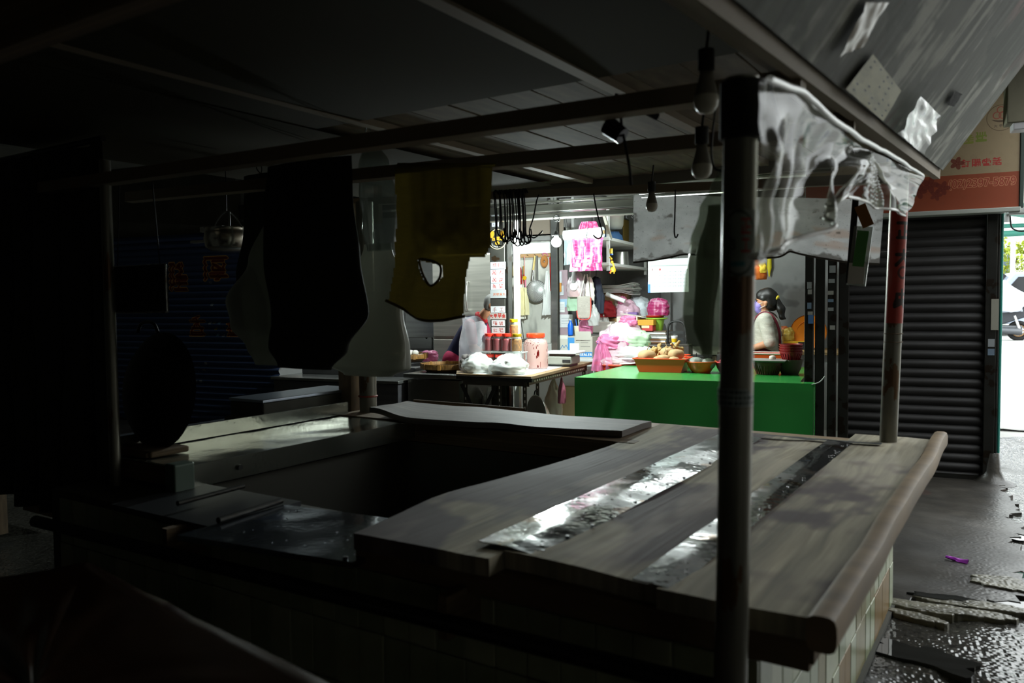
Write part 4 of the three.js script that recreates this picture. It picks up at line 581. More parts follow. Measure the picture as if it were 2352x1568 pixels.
// unlit lamps of the stall
function ledBulb(label, px, py, v, s = 1) { // py: lowest point of the globe
  const a = stV(px, py, v), o = sthing('led_bulb', label, 'light bulb', a[0], a[1], v, 'unlit stall bulbs');
  mesh('globe', lathe([[0.0001, 0], [0.018, 0.004], [0.028, 0.018], [0.0305, 0.034], [0.029, 0.044]].map(([x, y]) => [x * s, y * s]), 24), M(0xb9b5a6, 0.35), o, 'dull white unlit globe'); mesh('heat_sink', lathe([[0.029, 0.044], [0.024, 0.064], [0.017, 0.09], [0.015, 0.105], [0.0, 0.106]].map(([x, y]) => [x * s, y * s]), 24), M(0x77736a, 0.5), o); mesh('socket', CY(0.02 * s, 0.02 * s, 0.05 * s, 0, 0.13 * s, 0), M(0x111110, 0.6), o); mesh('cord', bar(V3(0, 0.15 * s, 0), V3(0.01, 0.24 * s, 0), 0.004, 6), M(0x111110, 0.6), o); return o;
}
ledBulb('unlit bulb with a dull globe in front of the white tarpaulin', 1497, 487, 2.15);
ledBulb('unlit bulb hanging above the clear bag by the near post', 1612, 412, 0.62);
ledBulb('dark unlit bulb close to the roof beside the near post', 1622, 262, 0.2);
{ const p = stV(1440, 258, 0.4), o = sthing('lamp_socket', 'dark lamp socket with a dangling cable under the stall roof', 'lamp socket', p[0], p[1], 0.4); mesh('cup', CY(0.028, 0.024, 0.06, -0.06, 0.0, 0, 16).rotateZ(0.9), mHook, o); mesh('arm', tube([[-0.04, 0.05, 0], [0.02, 0.02, -0.05], [0.05, 0.0, -0.1]], 0.012), mHook, o); const P = [[1428, 290], [1436, 330], [1445, 380], [1450, 425]].map(([x, y]) => { const a = stV(x, y, 0.4); return V3(a[0] - p[0], a[1] - p[1], 0); }); mesh('cable', tube([V3(-0.02, 0.02, 0), ...P], 0.004, 40, 6), mHook, o); }
{ // steel pot on the left and the dark things around it
  const p = stV(523, 578, 1.3), o = sthing('hanging_pot', 'small round steel pot hanging at the left of the bags', 'pot', p[0], p[1], 1.3), w = Math.abs(stV(557, 540, 1.3)[0] - stV(490, 540, 1.3)[0]) / 2, h = stV(523, 525, 1.3)[1] - p[1];
  mesh('body', lathe([[0.0001, 0], [0.7, 0.02], [0.93, 0.2], [1, 0.55], [0.95, 0.85], [0.9, 1], [0.98, 1.04]].map(([x, y]) => [x * w, y * h]), 32), M(0xa9a59a, 0.22, 0.9), o); mesh('bail', tube([[-0.1, h, 0], [-0.06, h + 0.06, 0], [0, h + 0.1, 0], [0.06, h + 0.06, 0], [0.1, h, 0]].map((q) => [q[0] * w / 0.1, q[1], q[2]]), 0.004, 30, 6), mSteel, o); mesh('ladle_handle', RB(0.016, 0.09, 0.004, 0.002, 0.05, h + 0.05, 0.02), mSteel, o);
  mesh('hanging_cord', bar(V3(0, h + 0.1, 0), V3(0, h + 0.42, 0), 0.003, 6), mHook, o);
  const b = stV(262, 715, 0.36), c = stV(380, 607, 0.36), bo = sthing('hanging_board', 'dark square board with bright metal edging hanging at the left post', 'board', (b[0] + c[0]) / 2, b[1], 0.36), W = c[0] - b[0], Hh = c[1] - b[1];
  mesh('panel', B(W, Hh, 0.02, 0, Hh / 2, 0), M(0x0d0d0c, 0.8), bo); mesh('edging', [bar(V3(-W / 2, 0, 0), V3(W / 2, 0.0, 0), 0.009), bar(V3(W / 2, 0, 0), V3(W / 2, Hh, 0), 0.006), bar(V3(-W / 2, Hh, 0), V3(W / 2, Hh, 0), 0.005)], mScrapedSteel, bo); mesh('hanger', [bar(V3(-W * 0.4, Hh, 0), V3(-W * 0.3, Hh + 0.4, 0), 0.003, 6), bar(V3(W * 0.4, Hh, 0), V3(W * 0.3, Hh + 0.4, 0), 0.003, 6)], mHook, bo);
  const wk = stV(348, 1030, 0.5), ww = Math.abs(stV(432, 900, 0.5)[0] - stV(270, 900, 0.5)[0]) / 2, wo = sthing('cooking_wok', 'big black wok standing on edge on the left end of the stall', 'wok', wk[0], wk[1] - 0.01, 0.5);
  mesh('bowl', lathe([[0.0001, 0.35], [0.4, 0.30], [0.75, 0.16], [0.97, 0], [1, 0.0], [0.78, 0.19], [0.4, 0.34], [0.0001, 0.39]].map(([x, y]) => [x * ww, y * ww]), 36).rotateX(Math.PI / 2 - 0.12).translate(0, ww, -0.05), M(0x0c0c0b, 0.7, 0.3), wo); mesh('handle', tube([[-0.08, ww * 2, 0], [-0.05, ww * 2 + 0.04, 0], [0.05, ww * 2 + 0.04, 0], [0.08, ww * 2, 0]], 0.008), mHook, wo);
  const ws = sthing('wok_stand', 'dark block under the black wok', 'block', wk[0], 0.758, 0.5); mesh('block', RB(0.3, Math.max(0.03, wk[1] - 0.768), 0.2, 0.01, 0, Math.max(0.03, wk[1] - 0.768) / 2, 0), mDarkWood, ws); mesh('cleat', B(0.26, 0.02, 0.22, 0, 0.012, 0), mDarkWood, ws);
  const sp = stV(1955, 460, 2.3), po = sthing('hanging_pouch', 'long clear pouch with green leaves of paper hanging near the far post', 'pouch', sp[0], sp[1], 2.3);
  const q = (x, y) => { const a = stV(x, y, 2.3); return V3(a[0] - sp[0], a[1] - sp[1], 0.0); };
  mesh('dark_strip', flat(q(1966, 452), q(1950, 650), 0.028, 0.012), M(0x0f0f10, 0.5), po); mesh('sleeve', flat(q(1984, 520), q(1966, 656), 0.082, 0.014), MP(0xc8ccc6, 0.15, { transmission: 0.7 }), po); mesh('green_paper', flat(q(1984, 530), q(1972, 612), 0.05, 0.006).translate(0, 0, 0.012), M(0x4f8a4a, 0.6), po, 'green paper'); mesh('orange_tag', flat(q(1976, 472), q(1996, 520), 0.05, 0.004).translate(0, 0, 0.014), M(0x8a5a26, 0.6), po, 'brown orange tag'); mesh('white_card', flat(q(1970, 604), q(1966, 652), 0.07, 0.004).translate(0, 0, 0.012), M(0xc9c6c0, 0.5), po, 'white card at the bottom');
}
{ // tarpaulin-covered box in the dark foreground and a crate
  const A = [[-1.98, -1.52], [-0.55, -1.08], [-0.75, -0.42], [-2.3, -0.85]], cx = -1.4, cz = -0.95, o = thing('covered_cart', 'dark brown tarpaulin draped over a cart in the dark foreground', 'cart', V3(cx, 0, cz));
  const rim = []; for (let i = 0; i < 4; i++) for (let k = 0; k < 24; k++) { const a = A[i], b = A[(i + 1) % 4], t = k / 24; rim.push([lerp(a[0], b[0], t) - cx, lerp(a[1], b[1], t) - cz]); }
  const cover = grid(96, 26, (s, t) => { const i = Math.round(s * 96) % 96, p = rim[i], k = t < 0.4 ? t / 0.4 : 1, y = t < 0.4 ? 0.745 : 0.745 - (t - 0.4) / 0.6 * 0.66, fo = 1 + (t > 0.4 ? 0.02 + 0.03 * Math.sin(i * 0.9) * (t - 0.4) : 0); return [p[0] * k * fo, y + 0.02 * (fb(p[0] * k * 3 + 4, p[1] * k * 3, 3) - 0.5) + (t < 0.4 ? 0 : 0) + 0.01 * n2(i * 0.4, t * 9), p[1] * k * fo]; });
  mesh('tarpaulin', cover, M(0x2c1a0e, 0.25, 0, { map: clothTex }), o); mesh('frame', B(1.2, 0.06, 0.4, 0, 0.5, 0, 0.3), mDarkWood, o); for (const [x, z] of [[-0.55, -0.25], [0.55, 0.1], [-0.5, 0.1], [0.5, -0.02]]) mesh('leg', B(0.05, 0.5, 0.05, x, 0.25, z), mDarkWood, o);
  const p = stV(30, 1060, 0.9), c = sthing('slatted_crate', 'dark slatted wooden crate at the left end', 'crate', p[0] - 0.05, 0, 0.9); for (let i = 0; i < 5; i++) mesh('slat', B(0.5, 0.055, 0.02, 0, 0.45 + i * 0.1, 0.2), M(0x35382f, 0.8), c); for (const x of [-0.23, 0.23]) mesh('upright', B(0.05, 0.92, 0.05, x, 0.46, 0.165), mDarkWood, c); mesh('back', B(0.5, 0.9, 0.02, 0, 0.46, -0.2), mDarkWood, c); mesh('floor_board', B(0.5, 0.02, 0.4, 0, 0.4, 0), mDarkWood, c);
}
{ const a = stV(-60, 300, 0.33), b = stV(236, 300, 0.33), w = b[0] - a[0]; const o = sthing('shade_curtain', 'heavy grey canvas curtain added to darken the left end of the stall', 'curtain', (a[0] + b[0]) / 2, 2.2, 0.33); mesh('canvas', drape(w, w, 1.75, 0.05, 5, 3, 70, 30), M(0x3a3a34, 0.85, 0, { map: clothTex }), o); mesh('rod', bar(V3(-w / 2, 0.01, 0), V3(w / 2, 0.01, 0), 0.014), mHook, o); }  // curtain guessed from faint cloth folds, added to block light and darken this end
struct('trim_3', merge([B(0.34, 0.06, 0.05, -6.95, 2.34, ZF + 0.1), B(0.5, 0.03, 0.06, -7.0, 2.20, ZF + 0.12)]), M(0x9a9a94, 0.6), 'pale strips above the navy shutter');

// ---------- the lit shop ----------
const Q = (x0, y0, x1, y1, z) => { const a = onZ(x0, y1, z), b = onZ(x1, y1, z), c = onZ((x0 + x1) / 2, y0, z); const y = (a.y + b.y) / 2; return { x: (a.x + b.x) / 2, y, z, w: b.x - a.x, h: c.y - y, p: V3((a.x + b.x) / 2, y, z) }; };
const mWhiteP = M(0xe6e8e6, 0.55), mBlack = M(0x1a1a1a, 0.5), mRed = M(0xb8231c, 0.4), mOrange = M(0xe0481a, 0.35), mYellow = M(0xe0b51e, 0.4);
const mClear = MP(0xf2f4f4, 0.22, { transmission: 0.6 }), mMilky = MP(0xf0f2f2, 0.45, { transmission: 0.3 });
const mCard = M(0xa88a62, 0.85, 0, { map: tex(128, 128, (u, v) => { const k = 205 + 45 * fb(u * 3, v * 20, 3, 3, 20); return [k, k, k * 0.96]; }) });
const stripeTex = tex(256, 256, (u, v) => { const a = fb(u * 5, v * 5, 4, 5, 5), l = Math.max(0, Math.sin(u * 44)) ** 6 * 0.5 + Math.max(0, Math.sin(v * 38)) ** 10 * 0.35, w = n2(u * 11, v * 8, 11, 8) > 0.66 ? 0.4 : 0, t = 0.5 * sst(0.4, 0.7, a) + l + w; return mix3([176, 44, 104], [222, 168, 192], clamp(t)); });
const mPinkBag = MP(0xffffff, 0.4, { map: stripeTex, transmission: 0.25 }), mPink = MP(0xe88ab6, 0.35, { transmission: 0.4 }), mPalePink = MP(0xf3c9dc, 0.35, { transmission: 0.4 });
{ // the bright bulb on its cord
  const q = onZ(1278, 562, -7.09), o = thing('pendant_bulb', 'glowing white bulb hanging on a black cord in the shop front', 'light bulb', q);
  const gl = M(0xffffff, 0.4, 0, { emissive: new THREE.Color(0.93, 1, 0.99), emissiveIntensity: 40 });
  mesh('bulb_globe', SP(0.048, 0, 0.025, 0, 24), gl, o); mesh('lamp_socket', lathe([[0.0001, 0.13], [0.012, 0.13], [0.022, 0.10], [0.022, 0.062], [0.0001, 0.062]], 18), mBlack, o); mesh('switch_key', CY(0.006, 0.006, 0.03, 0, 0, 0, 8).rotateZ(1.57).translate(-0.03, 0.09, 0), mBlack, o);
  mesh('cord', tube([[0, 0.13, 0], [0.002, 0.2, -0.02], [0, 0.26, -0.05]], 0.004, 20, 6), mBlack, o); mesh('coiled_wire', [TO(0.03, 0.003, 0, 0, 0).rotateX(1.2).translate(0, 0.25, 0.0), TO(0.026, 0.003, 0, 0, 0).rotateX(1.9).translate(0.01, 0.24, 0)], mBlack, o);
  const L = new THREE.PointLight(0xf0fffc, 19); L.position.copy(q).add(V3(0, 0.03, 0)); L.castShadow = true; L.shadow.radius = 2; scene.add(L);
}
for (const [px, zl, label] of [[1000, -8.5, 'white ceiling tube lamp over the fridge side of the shop'], [1600, -8.3, 'white ceiling tube lamp over the green table']]) { // ceiling tubes
  const q = onZ(px, 470, zl), o = thing('tube_lamp', label, 'lamp', V3(q.x, 2.55, zl));
  mesh('tube', CY(0.014, 0.014, 1.15, 0, 0, 0, 16).rotateZ(1.57), M(0xffffff, 0.4, 0, { emissive: new THREE.Color(0.95, 1, 1), emissiveIntensity: 9 }), o); mesh('batten', RB(1.22, 0.04, 0.06, 0.006, 0, 0.045, 0), mWhiteP, o); mesh('hanger', [bar(V3(-0.4, 0.06, 0), V3(-0.4, 0.27, 0), 0.004), bar(V3(0.4, 0.06, 0), V3(0.4, 0.27, 0), 0.004)], mSteel, o);
  const L = new THREE.RectAreaLight(0xf4fffd, px > 1000 ? 110 : 140, 1.1, 0.06); L.position.set(q.x, 2.53, zl); L.lookAt(q.x, 0, zl); scene.add(L);
}
const GH = TOP; // green table height
{ // green covered table
  const o = thing('market_table', 'long table under a bright green cloth with vegetables', 'table', V3(-1.4, 0, -7.6)), ox = 1.4, oz = 7.6;
  const out = [[-2.42, -6.84], [-0.385, -6.90], [-0.385, -7.03], [-0.50, -7.03], [-0.50, -8.58], [-2.1, -8.58], [-2.1, -8.28], [-2.36, -8.28]];
  const mG = M(0x308f40, 0.24, 0, { bumpMap: tex(256, 256, (u, v) => fb(u * 6, v * 6, 3, 6, 6), false, 0.6), bumpScale: 0.006 });
  mesh('table_top', slab(out.map(([x, z]) => [x + ox, z + oz]), GH - 0.03, GH - 0.004), mDarkWood, o);
  const yb = (s) => lerp(0.37, 0.29, s);
  const fr = grid(70, 16, (s, t) => { const x = lerp(-2.42, -0.385, s), z = lerp(-6.84, -6.90, s), f = 0.014 * Math.sin(s * 17 + 1) * t + 0.05 * Math.exp(-Math.pow((s - 0.21 + 0.05 * t) / 0.025, 2)) * t * (1 - 0.4 * t); return [x + ox, lerp(GH + 0.002, yb(s) , t), z + oz + 0.008 * Math.min(1, t * 8) + f + 0.012 * (n2(s * 6, t * 3) - 0.5) * t]; });
  const tp = slab(out.map(([x, z]) => [x + ox, z + oz]), GH - 0.003, GH + 0.002);
  const ls = grid(20, 10, (s, t) => [-2.42 + 0.06 * s + ox - 0.006, lerp(GH + 0.002, 0.37, t), lerp(-6.84, -8.28, s) + oz]), rs = grid(4, 10, (s, t) => [-0.385 + ox + 0.004, lerp(GH + 0.002, 0.30, t), lerp(-6.90, -7.03, s) + oz]);
  mesh('green_cloth', uvm(merge([fr, tp, ls, rs])), mG, o, 'bright green plastic table cloth');
  for (const [x, z] of [[-2.3, -7.0], [-0.62, -7.06], [-2.3, -8.2], [-0.62, -8.45]]) mesh('leg', B(0.05, GH - 0.03, 0.05, x + ox, (GH - 0.03) / 2, z + oz), mDarkWood, o);
  mesh('brace', [flat(V3(-2.25 + ox, 0.1, -7.0 + oz), V3(-1.7 + ox, 0.7, -7.0 + oz), 0.04, 0.02)], mDarkWood, o);
  mesh('loose_ribbon', tube([V3(-0.40 + ox, GH - 0.005, -6.9 + oz), V3(-0.34 + ox, GH + 0.02, -6.88 + oz), V3(-0.30 + ox, GH + 0.07, -6.87 + oz)], 0.004), M(0xb9c4b8, 0.4), o);
}
const mAngle = M(0x6a655a, 0.6, 0.5, { map: mSteelDark.map });
{ // small wooden table on slotted angle legs, fitted around the pillar
  const ox = 3.3, oz = 7.4, o = thing('prep_table', 'wooden topped table on slotted steel legs carrying jars and bags', 'table', V3(-ox, 0, -oz));
  const out = [[-3.66, -6.88], [-2.84, -6.80], [-2.88, -8.72], [-3.6, -8.72], [-3.6, -7.62], [-3.22, -7.62], [-3.22, -7.38], [-3.92, -7.38]];
  mesh('table_top', uvm(slab(out.map(([x, z]) => [x + ox, z + oz]), TOP - 0.03, TOP, 0.004)), M(0xb09a7c, 0.7, 0, { map: mEdgeWood.map }), o);
  mesh('front_edge', uvm(B(0.84, 0.035, 0.03, -3.24 + ox, TOP - 0.035, -6.84 + oz, -0.1)), M(0x2a2a28, 0.5), o);
  mesh('white_paper', slab([[-3.5, -6.9], [-2.95, -6.86], [-2.92, -7.0], [-2.95, -8.0], [-3.18, -8.0], [-3.2, -7.2], [-3.5, -7.2]].map(([x, z]) => [x + ox, z + oz]), TOP, TOP + 0.002), mWhiteP, o, 'white paper on the table top');
  const leg = (x, z) => { const g = [B(0.04, TOP - 0.03, 0.004, 0, 0, 0.018), B(0.004, TOP - 0.03, 0.04, -0.018, 0, 0)]; mesh('leg', merge(g).translate(x + ox, (TOP - 0.03) / 2, z + oz), mAngle, o); const h = []; for (let y = 0.1; y < 0.7; y += 0.06) h.push(B(0.012, 0.026, 0.002, x + ox, y, z + oz + 0.021)); mesh('slots', h, M(0xc9c6ba, 0.7), o).userData.kind = 'stuff'; };
  leg(-3.58, -6.93); leg(-2.92, -6.86); leg(-2.93, -8.6); leg(-3.5, -8.6); leg(-3.2, -6.9);
  mesh('side_rail', uvm(merge([B(0.004, 0.06, 1.7, -2.89 + ox, TOP - 0.06, -7.72 + oz), B(0.7, 0.06, 0.004, -3.24 + ox, TOP - 0.075, -6.88 + oz)])), mAngle, o); const h = []; for (let z = -6.95; z > -8.5; z -= 0.06) h.push(B(0.003, 0.018, 0.03, -2.886 + ox, TOP - 0.06, z + oz)); mesh('rail_slots', h, M(0xd6d2c6, 0.7), o).userData.kind = 'stuff';
  mesh('cross_brace', flat(V3(-3.62 + ox, 0.66, -6.9 + oz), V3(-3.3 + ox, 0.06, -6.9 + oz), 0.035, 0.006), M(0x22221f, 0.5), o); mesh('cross_brace', flat(V3(-3.56 + ox, 0.06, -6.885 + oz), V3(-3.24 + ox, 0.66, -6.885 + oz), 0.035, 0.006), M(0x22221f, 0.5), o);
}
{ // steel counters and fridge on the left
  const o = thing('steel_cabinet', 'stainless steel work counter below the bamboo trays', 'counter', V3(-4.45, 0, -7.55)), a = onZ(935, 862, -7.05), b = onZ(1056, 862, -7.05), W = b.x - a.x, cx = (a.x + b.x) / 2 + 4.45;
  mesh('top', RB(W + 0.06, 0.045, 0.86, 0.006, cx, a.y, 0.1), mSteel, o); mesh('body', uvm(B(W - 0.02, a.y - 0.12, 0.8, cx - 0.0, (a.y - 0.12) / 2 + 0.08, 0.1)), M(0x8c8a84, 0.35, 0.8, { map: mSteel.map, roughnessMap: mSteel.roughnessMap }), o); mesh('plinth', B(W - 0.06, 0.08, 0.74, cx, 0.04, 0.1), mDarkWood, o);
  const c = onZ(605, 868, -6.9), d = onZ(928, 880, -6.9), o2 = thing('steel_cabinet', 'long low dark steel cabinet at the left of the shop', 'counter', V3((c.x + d.x) / 2, 0, -7.3)), w2 = d.x - c.x - 0.2; mesh('body', uvm(RB(w2, c.y - 0.02, 0.7, 0.01, 0, (c.y - 0.02) / 2, 0)), M(0x77767a, 0.4, 0.7, { map: mSteel.map }), o2); mesh('top', RB(w2 + 0.04, 0.03, 0.76, 0.006, 0, c.y + 0.0, 0), mSteel, o2); mesh('back_shelf', RB(w2 - 0.1, 0.10, 0.25, 0.006, 0, c.y + 0.065, -0.2), M(0x6a6a6a, 0.4, 0.6), o2);
  const mFr = M(0xc6c4ba, 0.4, 0.5, { map: mSteel.map }), zf = -8.75, p = onZ(1003, 800, zf), q = onZ(1128, 590, zf), f = thing('steel_fridge', 'tall stainless steel fridge cabinet behind the bending man', 'fridge', V3((p.x + q.x) / 2 - 0.0, 0, zf - 0.25)), fw = q.x - p.x + 0.1, fh = q.y + 0.05; mesh('body', uvm(RB(fw, fh, 0.48, 0.008, 0, fh / 2, 0)), M(0xc9c5b8, 0.45, 0.45, { map: mSteel.map }), f); const yj = onZ(1060, 775, zf).y; const fd = mesh('door', uvm(RB(fw - 0.02, fh - yj - 0.03, 0.03, 0.006, 0.005, (fh + yj) / 2, 0.252)), mFr, f); mesh('door', uvm(RB(fw - 0.02, yj - 0.05, 0.03, 0.006, 0.005, yj / 2, 0.252)), mFr, f);
  const ha = onZ(1078, 648, zf), hb = onZ(1078, 712, zf); mesh('door_handle', tube([[0, ha.y, 0.26], [0, ha.y, 0.31], [0, hb.y, 0.31], [0, hb.y, 0.26]].map(([x, y, z]) => [ha.x - f.position.x, y, z]), 0.008, 40, 8), M(0xcfcfca, 0.25, 0.9), fd);
  const e = thing('steel_range', 'steel hood and sink unit beside the fridge', 'cooker', V3(-5.78, 0, -9.4)); mesh('back_panel', uvm(B(1.5, 1.4, 0.06, 0, 1.5, -0.3)), mSteel, e); mesh('hood', uvm(RB(0.55, 0.32, 0.5, 0.01, 0.42, 1.16, 0.0)), mSteel, e); mesh('sink', uvm(RB(1.5, 0.8, 0.6, 0.01, 0, 0.42, 0)), M(0x6a5f62, 0.4, 0.5), e); mesh('tap', tube([[0.35, 0.82, -0.1], [0.35, 1.0, -0.1], [0.35, 1.03, 0], [0.35, 0.98, 0.05]], 0.012), mSteel, e); mesh('upright', B(0.09, 2.2, 0.1, 0.72, 1.1, 0.25), M(0xd0d2d0, 0.4, 0.4), e, 'bright steel upright');
  const pk = solo('plastic_bag', sack(0.11, 0.12, 0.09, 31, 0.25), mPink, 'pink plastic bag beside the bamboo tray at the sink', 'bag', onZ(985, 832, -8.3)); pk.position.y = 0.765; const pt = thing('low_shelf', 'small steel shelf holding the pink bag', 'shelf', V3(pk.position.x, 0, -8.3)); mesh('board', B(0.5, 0.03, 0.4, 0, 0.75, 0), mSteel, pt); for (const [x, z] of [[-0.22, 0.17], [0.22, 0.17], [-0.22, -0.17], [0.22, -0.17]]) mesh('leg', B(0.03, 0.735, 0.03, x, 0.368, z), mSteel, pt);
}
// steel post and shelving of the right part
{
  const a = onZ(1274, 780, -8.9); const o = sgroup('trim_4', 'bare steel angle post beside the plaster partition'); mesh('flange', uvm(B(0.075, 2.7, 0.012, a.x, 1.4, -8.9)), mSteel, o); mesh('web', uvm(B(0.012, 2.7, 0.06, a.x + 0.038, 1.4, -8.93)), M(0x54544e, 0.5, 0.6), o);
  const b = onZ(1215, 570, -9.26), t = thing('wall_panel', 'white board and beam over the tool rail', 'panel', V3(b.x, b.y, -9.26)); mesh('board', RB(0.62, 0.14, 0.03, 0.004, 0, 0, 0.0), mWhiteP, t); mesh('ledge', uvm(RB(0.8, 0.05, 0.10, 0.006, 0, 0.11, 0.02)), mGreyWall, t); mesh('upper_panel', uvm(B(0.9, 0.30, 0.02, 0, 0.30, -0.04)), M(0x8a7f72, 0.8), t, 'brownish upper panel'); mesh('upper_board', uvm(B(0.6, 0.35, 0.02, 0.55, 0.42, -0.05)), mGreyWall, t);
  const xs = -2.64, s = thing('wall_shelf', 'two-tier white shelf on slotted brackets along the shop\'s inner side', 'shelf', V3(xs - 0.2, 0, -9.45));
  const y1 = onX(1420, 609, xs).y, y2 = onX(1420, 553, xs).y;
  mesh('shelf_board', uvm(RB(0.42, 0.035, 1.7, 0.004, 0, y1, 0)), mWhiteP, s); mesh('shelf_board', uvm(RB(0.42, 0.035, 1.7, 0.004, 0, y2, 0)), mWhiteP, s); mesh('upright', [B(0.03, 0.75, 0.04, 0.19, y1 + 0.3, 0.82), B(0.03, 0.75, 0.04, 0.19, y1 + 0.3, -0.82)], mWhiteP, s); mesh('back_board', uvm(B(0.03, 1.1, 1.7, -0.22, y1 + 0.35, 0)), mGreyWall, s);
  const br = [onX(1386, 492, xs), onX(1402, 548, xs)]; mesh('slotted_bracket', flat(V3(0.205, br[0].y, br[0].z + 9.45), V3(0.205, br[1].y, br[1].z + 9.45), 0.03, 0.03), M(0xb9b6aa, 0.5, 0.3), s);
  const rp = [onZ(1262, 493, -8.2), onZ(1470, 488, -8.2)]; const rod = thing('hanging_rod', 'dark rod with small wire hooks under the shop header', 'rod', rp[0]); const d = rp[1].clone().sub(rp[0]); mesh('rod', bar(V3(0, 0, 0), d, 0.010, 10), M(0x2a2622, 0.6), rod); for (const t of [0.05, 0.3, 0.36, 0.5, 0.86, 0.92]) mesh('wire_hook', tube([[0, 0.012, 0], [0.008, -0.02, 0.004], [-0.008, -0.045, 0], [0.006, -0.055, 0]].map((q) => V3(...q).add(d.clone().multiplyScalar(t))), 0.0025, 20, 5), mBlack, rod);
  mesh('hanger', [bar(V3(0.05, 0, 0), V3(0.05, 2.8 - rp[0].y, 0.0), 0.004), bar(V3(1.0, 0, 0), V3(1.0, 2.8 - rp[0].y, 0), 0.004)], mBlack, rod);
}
// desk with its clutter
const DZ = -9.25, DY = onZ(1380, 801, DZ).y;
{ const o = thing('clutter_desk', 'dark desk heaped with boxes, folders and bags', 'desk', V3(-2.1, 0, -9.5)); mesh('top', uvm(RB(1.2, 0.03, 1.1, 0.004, 0, DY - 0.015, 0)), M(0x8d8a80, 0.6), o); mesh('modesty_panel', uvm(B(1.1, DY - 0.1, 0.03, 0, (DY - 0.03) / 2, 0.45)), M(0x9a9c98, 0.6), o); for (const [x, z] of [[-0.56, 0.5], [0.56, 0.5], [-0.56, -0.5], [0.56, -0.5]]) mesh('leg', B(0.04, DY - 0.03, 0.04, x, (DY - 0.03) / 2, z), mDarkWood, o); }
function boxy(name, label, cat, x0, y0, x1, y1, z, d, m, r = 0.006, turn = 0, group) { const q = Q(x0, y0, x1, y1, z); const o = thing(name, label, cat, V3(q.x, q.y, z - d / 2), turn, group); return { o, q, w: q.w, h: q.h, d, m, body: mesh('body', RB(q.w, q.h, d, r, 0, q.h / 2, 0), m, o) }; }
const face = (b, t, y = 0) => { const me = mesh('printed_face', B(b.w * 0.98, b.h * 0.98, 0.002, 0, b.h / 2, b.d / 2 + 0.001), M(0xffffff, 0.6, 0, { map: t }), b.o); return me; };
{
  // cartons on the left
  const c1 = boxy('carton', 'pale carton with a blue mountain print beside the steel post', 'carton', 1281, 757, 1304, 806, DZ + 0.25, 0.2, M(0xcfcdc2, 0.8)); face(c1, ctex(128, 256, (g) => { g.fillStyle = '#cfcdc2'; g.fillRect(0, 0, 128, 256); g.strokeStyle = '#3f7fb4'; g.lineWidth = 7; g.beginPath(); g.moveTo(12, 170); g.lineTo(44, 120); g.lineTo(64, 150); g.lineTo(90, 115); g.lineTo(118, 170); g.stroke(); g.fillStyle = '#3f7fb4'; g.fillRect(14, 180, 100, 12); g.fillStyle = '#777'; g.fillRect(14, 205, 80, 6); g.fillStyle = '#e8e6de'; g.fillRect(0, 0, 128, 40); }));
  const c2 = boxy('carton', 'carton printed SEALER with blue bands on the clutter desk', 'carton', 1304, 770, 1361, 820, DZ + 0.42, 0.3, M(0xb3b1a6, 0.8)); face(c2, ctex(256, 224, (g) => { g.fillStyle = '#b7b5aa'; g.fillRect(0, 0, 256, 224); g.fillStyle = '#3f8fd0'; g.fillRect(0, 10, 70, 200); g.fillStyle = '#e6e6e0'; g.fillRect(20, 70, 100, 80); g.fillStyle = '#2f7fc4'; g.fillRect(125, 160, 131, 52); g.fillStyle = '#f0f0ec'; g.font = 'bold 38px sans-serif'; g.fillText('SEALER', 128, 200, 124); g.fillStyle = '#666'; g.fillRect(135, 40, 100, 5); g.fillRect(135, 60, 80, 5); g.fillRect(135, 100, 100, 5); })); mesh('open_flap', B(c2.w * 0.6, 0.10, 0.006, c2.w * 0.15, c2.h + 0.01, 0.16, 0.1), M(0xb9b8ae, 0.7), c2.o);
  { const q = Q(1281, 800, 1362, 822, DZ + 0.4), o = thing('side_cupboard', 'low pale cupboard under the printed cartons', 'cupboard', V3(q.x, 0, DZ + 0.19)); mesh('body', RB(q.w + 0.06, q.y, 0.52, 0.01, 0, q.y / 2, 0), M(0xc2c6c4, 0.6), o); const cdr = mesh('door', RB(q.w * 0.8, q.y * 0.8, 0.02, 0.004, 0, q.y * 0.45, 0.265), M(0xcdd0ce, 0.6), o); mesh('knob', SP(0.014, q.w * 0.3, q.y * 0.5, 0.285, 10), mSteel, cdr); c1.o.position.y = c2.o.position.y = q.y; c1.o.position.z = DZ + 0.10; }
  // papers and pens on top
  const py = c2.o.position.y + c2.h + 0.012;
  const pc = Q(1318, 735, 1340, 768, DZ + 0.3), cup = thing('pen_cup', 'cream cup with coloured pens on the SEALER carton', 'cup', V3(pc.x, c2.o.position.y + c2.h, DZ + 0.3)); mesh('cup', lathe([[0.0001, 0], [0.045, 0], [0.055, 0.12], [0.05, 0.12], [0.042, 0.008], [0.0001, 0.008]], 20), M(0xe0dcc0, 0.5), cup); [[0x2f6fd0, -0.03], [0x3f9a4a, 0.0], [0xc0303a, 0.025], [0xd8d8d8, 0.01]].forEach(([c, x], i) => mesh('pen', bar(V3(x * 0.5, 0.02, 0.01 * i - 0.015), V3(x * 1.4, 0.2, 0.015 * i - 0.02), 0.006, 8), M(c, 0.4), cup));
  const bb = Q(1303, 724, 1315, 752, DZ + 0.26); const bot = thing('blue_bottle', 'blue plastic bottle standing behind the pen cup', 'bottle', V3(bb.x, c2.o.position.y + c2.h, DZ + 0.24)); mesh('body', lathe([[0.0001, 0], [0.03, 0], [0.033, 0.02], [0.033, 0.13], [0.014, 0.17], [0.014, 0.19], [0.0001, 0.19]], 18), M(0x1f6fe0, 0.3), bot); mesh('cap', CY(0.016, 0.016, 0.03, 0, 0.2, 0), mWhiteP, bot);
